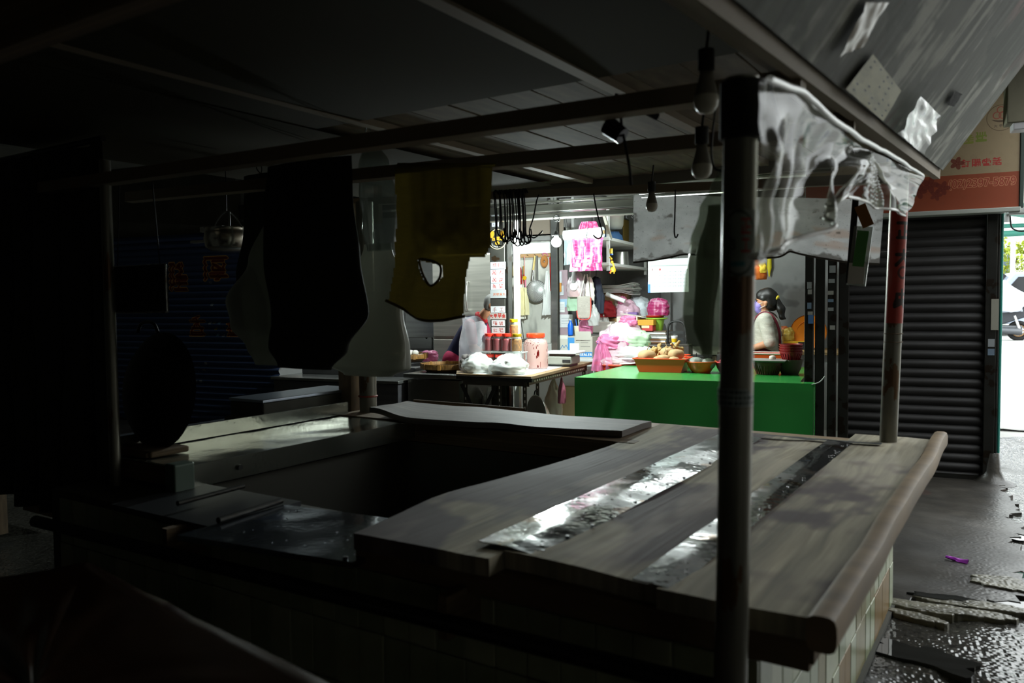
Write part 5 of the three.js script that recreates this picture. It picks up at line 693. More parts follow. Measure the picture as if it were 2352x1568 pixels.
  const mb = boxy('medicine_box', 'small white box with blue print beside the pens', 'box', 1322, 736, 1337, 756, DZ + 0.34, 0.05, mWhiteP); mb.o.position.y = py - 0.012; face(mb, ctex(64, 64, (g) => { g.fillStyle = '#f2f4f6'; g.fillRect(0, 0, 64, 64); g.fillStyle = '#3f5fb0'; g.fillRect(8, 20, 44, 8); g.fillRect(8, 36, 30, 6); }));
  const ln = (label, x0, y0, x1, y1, c) => { const q = Q(x0, y0, x1, y1, DZ + 0.02), o = thing('wall_paper_note', label, 'paper', V3(q.x, q.y, DZ + 0.0)); mesh('sheet', B(q.w, q.h, 0.004, 0, q.h / 2, 0), M(c, 0.7), o); mesh('lines', [0.3, 0.5, 0.7].map((t) => B(q.w * 0.7, 0.004, 0.001, 0, q.h * t, 0.0025)), M(0x7a8a94, 0.7), o); };
  { const q = Q(1281, 620, 1306, 800, DZ - 0.03), o = thing('notice_board', 'dull pink board with pinned papers right of the steel post', 'board', V3(q.x, q.y, DZ - 0.02)); mesh('panel', B(q.w, q.h, 0.02, 0, q.h / 2, 0), M(0xa8929a, 0.8), o); mesh('blue_print', B(q.w * 0.9, 0.1, 0.004, 0, q.h * 0.58, 0.012), M(0x9fc0d8, 0.6), o); mesh('blister_packs', [B(0.06, 0.16, 0.02, -0.03, q.h * 0.9, 0.02), B(0.05, 0.12, 0.02, 0.0, q.h * 0.74, 0.02)], M(0xc9cfd4, 0.3), o); mesh('orange_pack', B(0.04, 0.11, 0.02, -0.02, q.h * 0.78, 0.035), M(0xd09040, 0.5), o); }
  ln('small white note with a red edge on the notice board', 1283, 693, 1296, 717, 0xdfe2e2); ln('tilted white printed leaflet above the cartons', 1284, 722, 1314, 752, 0xd5d8da);
  // folders
  const stack = (label, x0, y0, x1, y1, z, d, cols, g2) => { const q = Q(x0, y0, x1, y1, z), n = cols.length, h = q.h / n; cols.forEach((c, i) => { const o = thing('folder', label[i], 'folder', V3(q.x + rr(-0.01, 0.01), q.y + i * h, z - d / 2), rr(-0.04, 0.04), g2); mesh('cover', B(q.w * rr(0.92, 1), h * 0.25, d, 0, h * 0.12, 0), M(c, 0.6), o); mesh('pages', B(q.w * 0.9, h * 0.5, d * 0.95, 0, h * 0.49, 0), mWhiteP, o); mesh('cover', B(q.w * 0.96, h * 0.25, d, 0, h * 0.87, 0), M(c, 0.6), o); }); };
  stack(['brown folder at the bottom of the left stack', 'dark folder second in the left stack', 'teal folder in the left stack', 'tan folder above the teal one', 'green grey folder on top of the left stack'], 1341, 764, 1396, 801, DZ, 0.34, [0x7a6648, 0x4a443a, 0x3fc0b4, 0xb08a52, 0x5a6a60], 'left folder stack');
  stack(['brown album at the bottom of the right stack', 'brown file box in the right stack', 'mixed papers on the right stack', 'thin brown board on the right stack'], 1478, 760, 1532, 797, DZ + 0.05, 0.34, [0x5a4a3a, 0xa07a48, 0x8a8a84, 0x6a5a48], 'right folder stack');
  const tb = boxy('tissue_box', 'white tissue box with tissues pulled out', 'tissue box', 1361, 739, 1404, 764, DZ, 0.18, M(0xe4dfd6, 0.7)); mesh('tissue', drape(0.16, 0.10, 0.12, 0.025, 2, 3, 16, 12).rotateX(Math.PI).translate(-0.01, tb.h, 0), mWhiteP, tb.o);
  const pt = boxy('paper_carton', 'open cream paper carton behind the pink bag bundle', 'carton', 1416, 727, 1464, 760, DZ - 0.02, 0.2, M(0xe2dcc8, 0.7)); mesh('lid', B(0.26, 0.006, 0.2, 0.02, pt.h + 0.02, 0).rotateZ(-0.15), M(0xe8e4d4, 0.7), pt.o);
  { const q = pt.q, o = thing('desk_riser', 'low grey box under the paper carton', 'box', V3(q.x, DY, DZ - 0.12)); mesh('body', RB(q.w, Math.max(0.02, q.y - DY), 0.2, 0.004, 0, (q.y - DY) / 2, 0), M(0x9a9890, 0.7), o); mesh('label_strip', B(q.w * 0.6, 0.05, 0.004, 0, 0.08, 0.101), mWhiteP, o); }
  const yb = boxy('gift_box', 'yellow ochre box under the green bowl', 'box', 1464, 738, 1501, 751, DZ + 0.08, 0.18, M(0xcf9a28, 0.6)); const rb = boxy('gift_box', 'red box under the ochre box', 'box', 1474, 751, 1499, 764, DZ + 0.08, 0.18, M(0xc23a38, 0.6)); mesh('cream_label', B(0.09, 0.03, 0.002, -0.02, rb.h * 0.75, 0.091), M(0xe8d8a8, 0.7), rb.o); rb.o.position.y = Q(1478, 760, 1532, 797, DZ + 0.05).y + Q(1478, 760, 1532, 797, DZ + 0.05).h; yb.o.position.y = rb.o.position.y + rb.h;
  const gq = Q(1476, 736, 1524, 760, DZ - 0.12), gb = thing('green_bowl', 'light green plastic bowl beside the ochre box', 'bowl', V3(gq.x + 0.04, rb.o.position.y, DZ - 0.14)), gr = gq.w / 2; mesh('bowl', lathe([[0.0001, 0], [gr * 0.55, 0], [gr * 0.72, 0.13], [gr, 0.14], [gr, 0.15], [gr * 0.7, 0.145], [gr * 0.5, 0.01], [0.0001, 0.01]], 30), M(0x9fd048, 0.4), gb); mesh('rim', TO(gr, 0.006, 0, 0.145, 0), M(0x9fd048, 0.4), gb);
  const rt = thing('red_dish', 'red dish lying in the green bowl', 'dish', V3(gb.position.x - 0.02, gb.position.y + 0.15, DZ - 0.14)); mesh('dish', lathe([[0.0001, 0], [gr * 0.8, 0.005], [gr * 0.86, 0.03], [gr * 0.8, 0.03], [0.0001, 0.012]], 28), mRed, rt); const pb = solo('striped_bag', sack(0.125, 0.20, 0.10, 41, 0.18), mPinkBag, 'pink and white striped bag in the red dish', 'bag', V3(gb.position.x + 0.02, gb.position.y + 0.175, DZ - 0.14));
  // bags heaped behind
  const hy = DY; const heap = (name, label, x0, y0, x1, y1, z, m, sd, neck = 0, c = 0.14) => { const q = Q(x0, y0, x1, y1, z), o = thing(name, label, 'bag', V3(q.x, q.y, z)); mesh('body', sack(q.w / 2.3, q.h, c, sd, 0.2, neck), m, o); return { o, q }; };
  heap('plastic_bag', 'pale blue stuffed plastic bag at the back of the desk', 1440, 684, 1496, 732, DZ - 0.55, MP(0xdce6ec, 0.4, { transmission: 0.3 }), 51); const pp = heap('plastic_bag', 'pink and purple gift bag leaning on the pale blue bag', 1410, 690, 1472, 735, DZ - 0.38, mPalePink, 53, 0.4); mesh('purple_box', RB(0.16, 0.08, 0.1, 0.01, 0.08, 0.06, 0.09), M(0x7a5a9a, 0.5), pp.o); mesh('twist', sack(0.05, 0.09, 0.04, 55, 0.3).translate(-0.05, 0.2, 0.05), mPink, pp.o);
  heap('red_cloth_bag', 'dark red cloth bundle on the cardboard box', 1366, 692, 1416, 728, DZ - 0.2, M(0xa01a22, 0.8), 57);
  { const q = Q(1378, 726, 1500, 800, DZ - 0.5), o = thing('storage_carton', 'big plain carton under the heaped bags', 'carton', V3(q.x, DY, DZ - 0.45)); mesh('body', RB(q.w, Q(1378, 731, 1500, 800, DZ - 0.5).y + q.h - DY - 0.02, 0.5, 0.006, 0, (q.y + q.h - DY - 0.02) / 2, 0), mCard, o); mesh('tape', B(0.06, 0.2, 0.002, 0, 0.2, 0.2515), M(0xc9b48a, 0.4), o); }
  const cb = boxy('cardboard_box', 'round-cornered cardboard box wrapped in film under the newspapers', 'box', 1376, 672, 1440, 722, DZ - 0.4, 0.24, mCard, 0.03); mesh('film', RB(0.1, cb.h * 0.9, 0.26, 0.03, 0.06, cb.h / 2, 0), MP(0xf0ead8, 0.15, { transmission: 0.6 }), cb.o);
  { const q = Q(1372, 656, 1452, 674, DZ - 0.4); for (let i = 0; i < 9; i++) { const o = thing('newspaper', 'folded newspaper in the loose pile on the cardboard box', 'newspaper', V3(q.x + 0.05 + rr(-0.02, 0.02), cb.q.y + cb.h + 0.004 + i * 0.0105, DZ - 0.5), rr(-0.12, 0.12), 'newspaper pile'); mesh('sheets', warp(new THREE.BoxGeometry(0.42, 0.009, 0.3, 12, 1, 4), (p) => { p.y += 0.004 * i * sst(0, 0.21, p.x) - 0.03 * sst(0.05, 0.21, p.x) * (1 - i / 9); }), M(i % 2 ? 0xc4c9c2 : 0xd8dad4, 0.8), o); } const r = solo('rolled_paper', bar(V3(-0.08, 0, 0), V3(0.16, -0.09, 0.02), 0.026, 14), mWhiteP, 'white rolled paper leaning on the newspaper box', 'paper', V3(q.x + 0.06, cb.q.y + cb.h - 0.02, DZ - 0.12)); }
  // the big pink bundle in front, on a red tub
  const bz = -8.62, bq = Q(1372, 738, 1488, 832, bz), tub = thing('red_tub', 'red plastic tub under the big pink bag bundle', 'tub', V3(bq.x, 0, bz)); mesh('tub', lathe([[0.0001, 0.02], [0.26, 0.02], [0.30, bq.y - 0.02], [0.315, bq.y - 0.005], [0.30, bq.y - 0.0], [0.0001, bq.y - 0.03]], 36), mOrange, tub); mesh('rim', TO(0.31, 0.012, 0, bq.y - 0.012, 0), mOrange, tub);
  const big = thing('bag_bundle', 'big clear sack stuffed with pink and pale green plastic bags', 'bag', V3(bq.x, bq.y, bz)), w = bq.w, h = bq.h;
  mesh('outer_sack', sack(w / 2.25, h * 0.93, 0.2, 61, 0.2), MP(0xf6e4ec, 0.25, { transmission: 0.5 }), big); mesh('pink_wad', sack(0.17, 0.15, 0.12, 63, 0.35).translate(-0.06, h * 0.36, 0.09), mPink, big); mesh('green_wad', sack(0.2, 0.16, 0.1, 65, 0.35).translate(0.1, h * 0.42, 0.06), MP(0xcfe8c8, 0.4, { transmission: 0.4 }), big); mesh('white_wad', sack(0.22, 0.15, 0.12, 67, 0.3).translate(0.12, 0.05, 0.08), mMilky, big); mesh('top_knot', sack(0.085, 0.1, 0.06, 69, 0.4).translate(0.07, h * 0.9, 0), mPink, big); mesh('blue_print', RB(0.06, 0.1, 0.002, 0.001, -w * 0.36, h * 0.42, 0.165), M(0x3a4a9a, 0.5), big);
  const tl = Q(1366, 790, 1402, 852, bz + 0.26), tail = solo('pink_bag', drape(0.10, 0.26, tl.h, 0.03, 3, 5, 30, 24), mPink, 'loose pink bag hanging off the bundle over the table edge', 'bag', V3(tl.x, tl.y + tl.h, bz + 0.29)); const wp = solo('white_paper', warp(new THREE.BoxGeometry(0.26, 0.003, 0.2, 10, 1, 8), (p) => { p.y += 0.05 * sst(-0.13, 0.13, p.x) * 0.4 + 0.01 * n2(p.x * 20, p.z * 20); }), mWhiteP, 'crumpled white paper lying behind the jicama tray', 'paper', V3(Q(1442, 810, 1470, 826, -8.35).x, GH + 0.012, -8.35));
  const cc = solo('cellophane_wad', sack(0.1, 0.07, 0.07, 71, 0.5), MP(0xffffff, 0.1, { transmission: 0.85 }), 'crumpled clear cellophane beside the pink bag', 'wrapper', V3(Q(1412, 805, 1440, 832, -8.32).x - 0.1, GH + 0.002, -8.32));
}
{ // hanging cluster below the striped bags
  const z = -8.72, hang = (name, label, x0, y0, x1, y1, m, sd, neck, c = 0.07, dz = 0) => { const q = Q(x0, y0, x1, y1, z + dz), o = thing(name, label, 'bag', V3(q.x, q.y, z + dz)); mesh('body', sack(q.w / 2.2, q.h, c, sd, 0.22, neck), m, o); mesh('tie', bar(V3(0, q.h * 0.9, 0), V3(0, q.h + 0.12, -0.02), 0.004, 6), m, o); return { o, q }; };
  const j = hang('clear_jug', 'clear plastic jug with a round white cap in the hanging cluster', 1302, 625, 1346, 682, MP(0xe2d8dc, 0.2, { transmission: 0.6 }), 81, 0.3); mesh('cap', CY(0.045, 0.045, 0.02, 0, 0, 0, 20).rotateX(1.57).translate(0.0, j.q.h * 0.42, 0.085), mWhiteP, j.o);
  hang('net_bag', 'pale green net bag hanging below the jug', 1302, 662, 1350, 714, MP(0xbfe0c4, 0.5, { transmission: 0.45 }), 83, 0.2, 0.06, -0.06); const r2 = hang('orange_net', 'orange red net pouch between jug and green bag', 1308, 655, 1340, 682, MP(0xe06a3a, 0.5, { transmission: 0.3 }), 85, 0.3, 0.06, -0.02);
  const q = Q(1326, 650, 1358, 733, z + 0.06), cl = thing('cloth_pouch', 'grey cloth pouch with red piping hanging in the cluster', 'pouch', V3(q.x, q.y, z + 0.06)); mesh('cloth', RB(q.w, q.h * 0.62, 0.03, 0.02, 0, q.h * 0.33, 0), M(0xb9b2a8, 0.85, 0, { map: clothTex }), cl); mesh('piping', tube([[-q.w / 2, 0.1, 0.016], [-q.w / 2 + 0.02, 0.01, 0.016], [q.w / 2 - 0.02, 0.01, 0.016], [q.w / 2, 0.1, 0.016], [q.w / 2, q.h * 0.6, 0.016]], 0.006, 40, 6), M(0xc8453a, 0.6), cl); mesh('strap', [bar(V3(-q.w * 0.3, q.h * 0.6, 0), V3(0, q.h + 0.1, -0.03), 0.01, 8), bar(V3(q.w * 0.4, q.h * 0.6, 0), V3(0.03, q.h + 0.1, -0.03), 0.008, 8)], M(0xb9b8b0, 0.8), cl);
  hang('clear_bag', 'small clear bag at the lower right of the cluster', 1350, 702, 1378, 748, MP(0xd0d2d0, 0.25, { transmission: 0.55 }), 87, 0.55, 0.05, 0.02); hang('pink_bag', 'crumpled magenta pink bag under the cluster', 1330, 728, 1362, 766, mPink, 89, 0.2, 0.07, -0.2); hang('white_pouch', 'small white and red pouch on the cluster\'s right', 1344, 640, 1366, 690, M(0xd8d4c8, 0.7), 91, 0.3, 0.04, -0.04); hang('navy_bag', 'navy cloth bag hanging behind the cluster', 1350, 640, 1388, 720, M(0x1c2230, 0.9), 93, 0.2, 0.05, -0.2);
}
{ // bag bundles and white roll under the rod
  const z = -8.3, a = Q(1296, 527, 1386, 551, z), o = thing('film_roll', 'thick white roll on the hanging rod above the pink bags', 'roll', V3(a.x, a.y, z)); mesh('roll', bar(V3(-a.w / 2, a.h / 2, 0), V3(a.w / 2, a.h / 2 + 0.02, 0), a.h / 2, 28), M(0xe2ecec, 0.35), o); mesh('core', bar(V3(-a.w / 2 - 0.01, a.h / 2, 0), V3(a.w / 2 + 0.012, a.h / 2 + 0.02, 0), 0.02, 14), mCard, o); mesh('hanging_wire', [bar(V3(-a.w / 2 + 0.02, a.h, 0), V3(-a.w / 2 + 0.03, a.h + 0.2, 0.1), 0.003, 6), bar(V3(a.w / 2 - 0.02, a.h, 0), V3(a.w / 2 - 0.03, a.h + 0.2, 0.1), 0.003, 6)], mBlack, o);
  const b = Q(1312, 548, 1386, 622, z + 0.06), p = thing('bag_pad', 'pad of pink and white striped plastic bags hanging under the roll', 'bags', V3(b.x, b.y + b.h, z + 0.09));
  for (let i = 0; i < 4; i++) mesh('bag_layer', drape(b.w * (0.78 + 0.06 * i), b.w * (1 - 0.05 * i), b.h * (1 - 0.12 * i), 0.012, 2.2, i * 3 + 2, 30, 24).translate(0.01 * i, -0.0 * i, 0.012 * i), mPinkBag, p); mesh('gathered_top', drape(0.16, b.w * 0.7, 0.1, 0.02, 4, 9, 24, 8).translate(0.0, 0.19, -0.08), mPinkBag, p); mesh('pin', bar(V3(0, 0, 0), V3(0, 0.12, -0.06), 0.003, 6), mBlack, p);
  const c = Q(1295, 550, 1322, 608, z - 0.1), g = thing('bag_pad', 'pad of grey blue plastic bags left of the pink pad', 'bags', V3(c.x, c.y + c.h, z - 0.1)); mesh('bag_layer', drape(c.w * 0.9, c.w, c.h, 0.014, 1.6, 4, 20, 18), MP(0xaebec4, 0.3, { transmission: 0.35 }), g); mesh('bag_layer', drape(c.w * 0.9, c.w * 0.95, c.h * 0.94, 0.014, 1.6, 8, 20, 18).translate(0, 0, -0.02), MP(0x7a868c, 0.3, { transmission: 0.3 }), g); mesh('pin', bar(V3(0, 0, 0), V3(0, 0.26, 0.12), 0.003, 6), mBlack, g);
  // perforated white board at the back
  const f = Q(1300, 492, 1368, 532, -9.5), pf = thing('perforated_board', 'white plastic board with rows of holes behind the bulb', 'board', V3(f.x, f.y, -9.5)); mesh('board', B(f.w, f.h + 0.1, 0.02, 0, f.h / 2, 0), M(0xc2c2b8, 0.6), pf); const hs = []; for (let i = 0; i < 14; i++) for (let k = 0; k < 6; k++) if ((i + k) % 3) hs.push(CY(0.007, 0.007, 0.004, 0, 0, 0, 8).rotateX(1.57).translate(-f.w * 0.46 + i * f.w * 0.07, 0.02 + k * 0.045, 0.011)); mesh('holes', hs, mBlack, pf).userData.kind = 'stuff'; mesh('support', B(0.03, f.y + 0.0, 0.03, f.w * 0.4, -f.y / 2 + 0.02, -0.03), mSteelDark, pf);
  // shelf contents
  const ys2 = onX(1420, 553, -2.64).y + 0.018, ys1 = onX(1420, 609, -2.64).y + 0.018, xs = -2.83;
  const pz = onX(1425, 600, xs), pot = thing('steel_pot', 'shiny steel pot upside down on the lower shelf', 'pot', V3(xs, ys1, pz.z)), pr = 0.115, ph = 0.185; mesh('body', lathe([[0.0001, ph], [pr * 0.86, ph], [pr * 0.9, ph - 0.01], [pr, 0.01], [pr * 1.12, 0.0], [pr * 1.0, 0.0]], 36), M(0xc2c2bc, 0.28, 0.9), pot); mesh('rim', TO(pr * 1.1, 0.005, 0, 0.005, 0), mSteel, pot);
  const bk = onX(1408, 545, xs), bas = thing('blue_basket', 'blue plastic basket upside down on the upper shelf', 'basket', V3(xs, ys2, bk.z)); mesh('shell', lathe([[0.0001, 0.13], [0.06, 0.125], [0.11, 0.08], [0.13, 0.0], [0.124, 0.0], [0.1, 0.08], [0.0001, 0.12]], 32), M(0x4a78b0, 0.5), bas); const rb = []; for (let i = 0; i < 28; i++) { const t = i / 28 * 6.283; rb.push(bar(V3(0.068 * Math.cos(t), 0.125, 0.068 * Math.sin(t)), V3(0.131 * Math.cos(t), 0.005, 0.131 * Math.sin(t)), 0.004, 5)); } mesh('ribs', rb, M(0x3a6298, 0.5), bas);
  const op = onX(1440, 555, xs - 0.06), ocb = thing('ochre_panel', 'tall ochre board standing on the upper shelf', 'board', V3(xs - 0.08, ys2, op.z - 0.15)); mesh('board', RB(0.02, 0.36, 0.5, 0.004, 0, 0.18, 0), M(0x8f7636, 0.7), ocb); mesh('edge', B(0.024, 0.01, 0.5, 0, 0.355, 0), M(0x3a4a42, 0.6), ocb);
  const tq = onX(1410, 500, xs + 0.02), wt = thing('white_tub', 'white plastic tub hanging above the blue basket', 'tub', V3(xs + 0.03, ys2 + 0.155, tq.z - 0.05)); mesh('tub', lathe([[0.0001, 0], [0.07, 0.005], [0.09, 0.05], [0.1, 0.17], [0.094, 0.17], [0.0001, 0.01]], 26), M(0xd2d2ca, 0.5), wt); mesh('hanger', bar(V3(0, 0.16, 0), V3(0, 0.36, 0), 0.003, 6), mBlack, wt);
  const ky = Q(1394, 570, 1414, 628, -8.45), toy = thing('toy_charm', 'yellow spotted animal charm dangling from the shelf bracket', 'toy', V3(ky.x, ky.y, -8.45)), T0 = M(0xe0a81e, 0.5); mesh('body', [sack(0.03, 0.055, 0.022, 95, 0.05).translate(0.02, 0.015, 0), bar(V3(0.035, 0.05, 0), V3(0.02, 0.115, 0), 0.012, 10, 0.009), SP(0.017, 0.008, 0.125, 0), bar(V3(0.0, 0.02, 0.01), V3(-0.005, 0.0, 0.01), 0.008, 8), bar(V3(0.03, 0.02, -0.01), V3(0.03, 0.0, -0.01), 0.008, 8)], T0, toy); mesh('bow', [SP(0.012, -0.01, 0.175, 0), SP(0.014, 0.0, 0.16, 0)], mYellow, toy); mesh('red_feet', [SP(0.011, -0.012, 0.01, 0.012), SP(0.009, 0.002, 0.03, 0.02)], mRed, toy); mesh('blue_tag', B(0.035, 0.014, 0.006, 0.004, 0.21, 0), M(0x2f5fb0, 0.5), toy); mesh('tag', RB(0.036, 0.055, 0.006, 0.004, 0.0, 0.245, 0), M(0xe8c83a, 0.5), toy); mesh('cord', bar(V3(0.0, 0.13, 0), V3(-2.65 - ky.x, 0.34, -0.17), 0.002, 5), mBlack, toy);
  // calendar
  const cq = Q(1494, 594, 1582, 671, -8.2), cal = thing('wall_calendar', 'white month calendar with a blue backing sheet hanging by the tarpaulin', 'calendar', V3(cq.x, cq.y, -8.2)); const ct = ctex(512, 448, (g) => { g.fillStyle = '#f4f7f6'; g.fillRect(0, 0, 512, 448); g.strokeStyle = '#9aa8a4'; g.lineWidth = 5; for (let i = 0; i < 50; i++) { g.beginPath(); g.arc(10 + i * 10, 92, 4, 0, 7); g.stroke(); } g.fillStyle = '#c05a5a'; g.beginPath(); g.arc(130, 140, 15, 0, 7); g.fill(); g.fillStyle = '#8a5a50'; g.fillRect(22, 126, 12, 26); for (let r = 0; r < 5; r++) for (let c = 0; c < 7; c++) { g.fillStyle = c === 0 ? '#b06a64' : '#8a9696'; g.font = '20px sans-serif'; g.fillText(String(r * 7 + c + 1), 18 + c * 70, 180 + r * 48); g.fillStyle = '#b4bdbc'; g.fillRect(46 + c * 70, 170 + r * 48, 22, 7); } }); mesh('page', B(cq.w, cq.h, 0.006, 0, cq.h / 2, 0), M(0xc4c6c6, 0.6, 0, { map: ct }), cal); mesh('back_sheet', B(0.1, cq.h * 0.32, 0.004, -cq.w / 2 + 0.02, cq.h * 0.16, -0.012), M(0x2f6fc0, 0.6), cal, 'blue backing sheet'); mesh('old_page', B(0.16, cq.h * 0.7, 0.004, -cq.w / 2 + 0.055, cq.h * 0.6, -0.008), mWhiteP, cal); mesh('string', [bar(V3(-0.1, cq.h, 0), V3(0, cq.h + 0.42, 0), 0.002, 5), bar(V3(0.1, cq.h, 0), V3(0, cq.h + 0.42, 0), 0.002, 5)], mBlack, cal);
}
{ // tools on the plaster partition
  const z = -9.26, q = Q(1180, 583, 1266, 591, z), rail = thing('tool_rail', 'wooden rail with nails on the plaster partition', 'rail', V3(q.x, q.y, z)); mesh('batten', uvm(RB(q.w, q.h, 0.03, 0.004, 0, q.h / 2, 0)), M(0xb08a5e, 0.7), rail); mesh('nails', [-0.3, -0.1, 0.1, 0.3].map((t) => bar(V3(q.w * t, q.h / 2, 0.01), V3(q.w * t, q.h / 2 + 0.01, 0.05), 0.004, 6)), mSteelDark, rail).userData.kind = 'stuff';
  const s = Q(1210, 640, 1256, 697, z + 0.06), sk = thing('hanging_strainer', 'large round aluminium strainer with a wooden handle on the partition', 'strainer', V3(s.x, s.y + s.h / 2, z + 0.07)), R = s.w / 2; const holes = tex(256, 256, (u, v) => { const k = (((u * 32) % 1) - 0.5) ** 2 + (((v * 32) % 1) - 0.5) ** 2 < 0.06 ? 90 : 215; return [k, k, k]; });
  mesh('dish', lathe([[0.0001, 0.06], [R * 0.5, 0.052], [R * 0.85, 0.02], [R, 0], [R * 1.0, -0.006], [R * 0.84, 0.014], [0.0001, 0.05]], 40).rotateX(Math.PI / 2), M(0xd9dbda, 0.4, 0.4, { map: holes }), sk); mesh('rim', new THREE.TorusGeometry(R, 0.006, 8, 40), mSteel, sk); const hp = [onZ(1223, 642, z + 0.07), onZ(1225, 620, z + 0.07), onZ(1229, 587, z + 0.06)].map((p) => p.sub(sk.position)); mesh('ferrule', bar(hp[0], hp[1], 0.014, 12, 0.011), mSteel, sk); mesh('handle', bar(hp[1], hp[2], 0.013, 12, 0.011), M(0xd8c07a, 0.6), sk, 'pale wooden handle');
  const b = Q(1242, 586, 1259, 612, z + 0.06), br = thing('scrub_brush', 'brown loop shaped brush hanging on the tool rail', 'brush', V3(b.x, b.y, z + 0.06)); mesh('bristles', new THREE.TorusGeometry(b.w * 0.3, b.w * 0.22, 12, 26).scale(1, 1.5, 1).translate(0, b.h * 0.45, 0), M(0xa8713c, 0.95), br); mesh('ribbon', tube([[0, b.h * 0.9, 0], [-0.02, b.h + 0.02, 0.01], [0.03, b.h + 0.02, 0], [0.05, b.h - 0.01, 0]], 0.006), mPink, br);
  const stick = (name, label, x0, y0, x1, y1, r, m) => { const a = onZ(x0, y0, z + 0.05), c = onZ(x1, y1, z + 0.05); solo(name, merge([bar(V3(0, 0, 0), c.clone().sub(a), r, 10, r * 0.85), SP(r * 1.1)]), m, label, 'tool', a); };
  stick('red_stick', 'long red stick beside the steel post', 1264, 592, 1266, 668, 0.012, mRed); stick('dark_rod', 'dark flat rod hanging behind the strainer', 1233, 590, 1234, 645, 0.016, M(0x6a6a66, 0.6)); stick('wooden_spatula', 'short wooden spatula with a string on the rail', 1203, 612, 1203, 630, 0.010, M(0xb08a40, 0.7)); stick('red_scraper', 'short red handled tool on the rail', 1203, 632, 1202, 655, 0.010, mRed); stick('pink_scraper', 'short pink handled tool on the rail', 1207, 640, 1207, 664, 0.010, M(0xe88aa8, 0.5)); stick('string_cord', 'thin pink cord hanging from the rail', 1205, 588, 1205, 640, 0.005, M(0xd8a0a0, 0.7));
  const cd = solo('measuring_disc', CY(0.026, 0.026, 0.012, 0, 0, 0, 18).rotateX(1.57), mYellow, 'small yellow disc on the hanging cords', 'disc', onZ(1205, 638, z + 0.08));
  const cloth = (label, x0, y0, x1, y1, w0, m, sd, dz) => { const c = Q(x0, y0, x1, y1, z + dz); solo('hanging_cloth', drape(c.w * w0, c.w, c.h, 0.03, 2.4, sd, 24, 24), m, label, 'cloth', V3(c.x, c.y + c.h, z + dz)); };
  cloth('long narrow white towel hanging beside the red stick', 1247, 622, 1267, 723, 0.3, mWhiteP, 2, 0.09); cloth('white cotton sack at the left of the tool rail', 1178, 640, 1210, 732, 0.5, M(0xf0efe4, 0.85), 5, 0.10); cloth('cream cotton sacks folded over the white one', 1184, 660, 1215, 724, 0.6, M(0xe6deb2, 0.85), 7, 0.15); cloth('red and blue cloth strip at the left of the rail', 1186, 614, 1200, 652, 0.5, M(0xb03434, 0.8), 9, 0.12); cloth('small beige glove at the top left of the rail', 1177, 600, 1188, 634, 0.8, M(0xe0d4b4, 0.85), 11, 0.08);
  const wc = solo('hanging_cable', tube([onZ(1176, 560, z + 0.2), onZ(1183, 640, z + 0.2), onZ(1194, 720, z + 0.1), onZ(1205, 790, z + 0.1)].map((p) => p), 0.005, 60, 6), mBlack, 'thin black cable running down the partition', 'cable');
  const sh = Q(1195, 765, 1226, 782, z + 0.1), tr = thing('flat_tray', 'thin dark tray leaning at the foot of the partition', 'tray', V3(sh.x, sh.y - 0.03, z + 0.12)); mesh('plate', B(sh.w, 0.01, 0.16, 0, 0.03, 0).rotateZ(0.18), M(0x5a5a58, 0.5, 0.4), tr); mesh('lip', B(sh.w, 0.03, 0.01, 0, 0.04, 0.08).rotateZ(0.18), M(0x5a5a58, 0.5, 0.4), tr); const lc = thing('low_cabinet', 'grey cabinet below the plaster partition', 'cabinet', V3(-3.66, 0, -9.12)); mesh('body', RB(0.5, sh.y - 0.03, 0.3, 0.006, 0, (sh.y - 0.03) / 2, 0), M(0xb6b8b4, 0.6), lc); mesh('door', RB(0.22, sh.y * 0.8, 0.016, 0.004, -0.12, sh.y * 0.42, 0.178), M(0xbfc1bd, 0.6), lc); mesh('door', RB(0.22, sh.y * 0.8, 0.016, 0.004, 0.12, sh.y * 0.42, 0.178), M(0xbfc1bd, 0.6), lc);
}

// ---------- goods on the tables ----------
const glass = MP(0xffffff, 0.06, { transmission: 0.94, specularIntensity: 0.45 });
function openSack(a, h, c, seed) { return grid(44, 26, (s, t) => { const an = s * 6.28318, ca = Math.cos(an), sa = Math.sin(an), r = (t < 0.12 ? lerp(0.2, 0.92, Math.sqrt(t / 0.12)) : lerp(0.96, 1.0, t)) * (1 - 0.22 * sst(0.55, 0.85, t)) * (1 + 0.10 * (n3(ca * 2 + seed, t * 5, sa * 2) - 0.5) + 0.05 * Math.sin(5 * an + 7 * t + seed)), top = 1 + 0.10 * t * ca * -1 + 0.05 * t * Math.sin(3 * an); return [a * r * ca, Math.max(0, t < 0.12 ? 0.02 * t : (t - 0.11) / 0.89) * h * top, c * r * sa]; }); }
function jar(name, label, p, r, h, lidM, fillM, fill = 0.92, group) {
  const o = thing(name, label, 'jar', p, 0, group), s = h * 0.74, n = r * 0.82;
  mesh('glass', lathe([[0.0001, 0], [r * 0.94, 0], [r, h * 0.03], [r, s * 0.86], [n, s * 1.0], [n, h * 0.84]], 28), glass, o);
  mesh('contents', lathe([[0.0001, 0.004], [r * 0.93, 0.005], [r * 0.95, s * 0.1], [r * 0.95, Math.min(s * 0.85, h * fill * 0.8)], [r * 0.85, Math.min(s * 0.95, h * fill * 0.86)], [0.0001, Math.min(s * 0.95, h * fill * 0.86)]], 26), fillM, o);
  mesh('lid', lathe([[0.0001, h], [n * 1.08, h], [n * 1.14, h * 0.985], [n * 1.14, h * 0.83], [n, h * 0.83]], 28), lidM, o); return o;
}
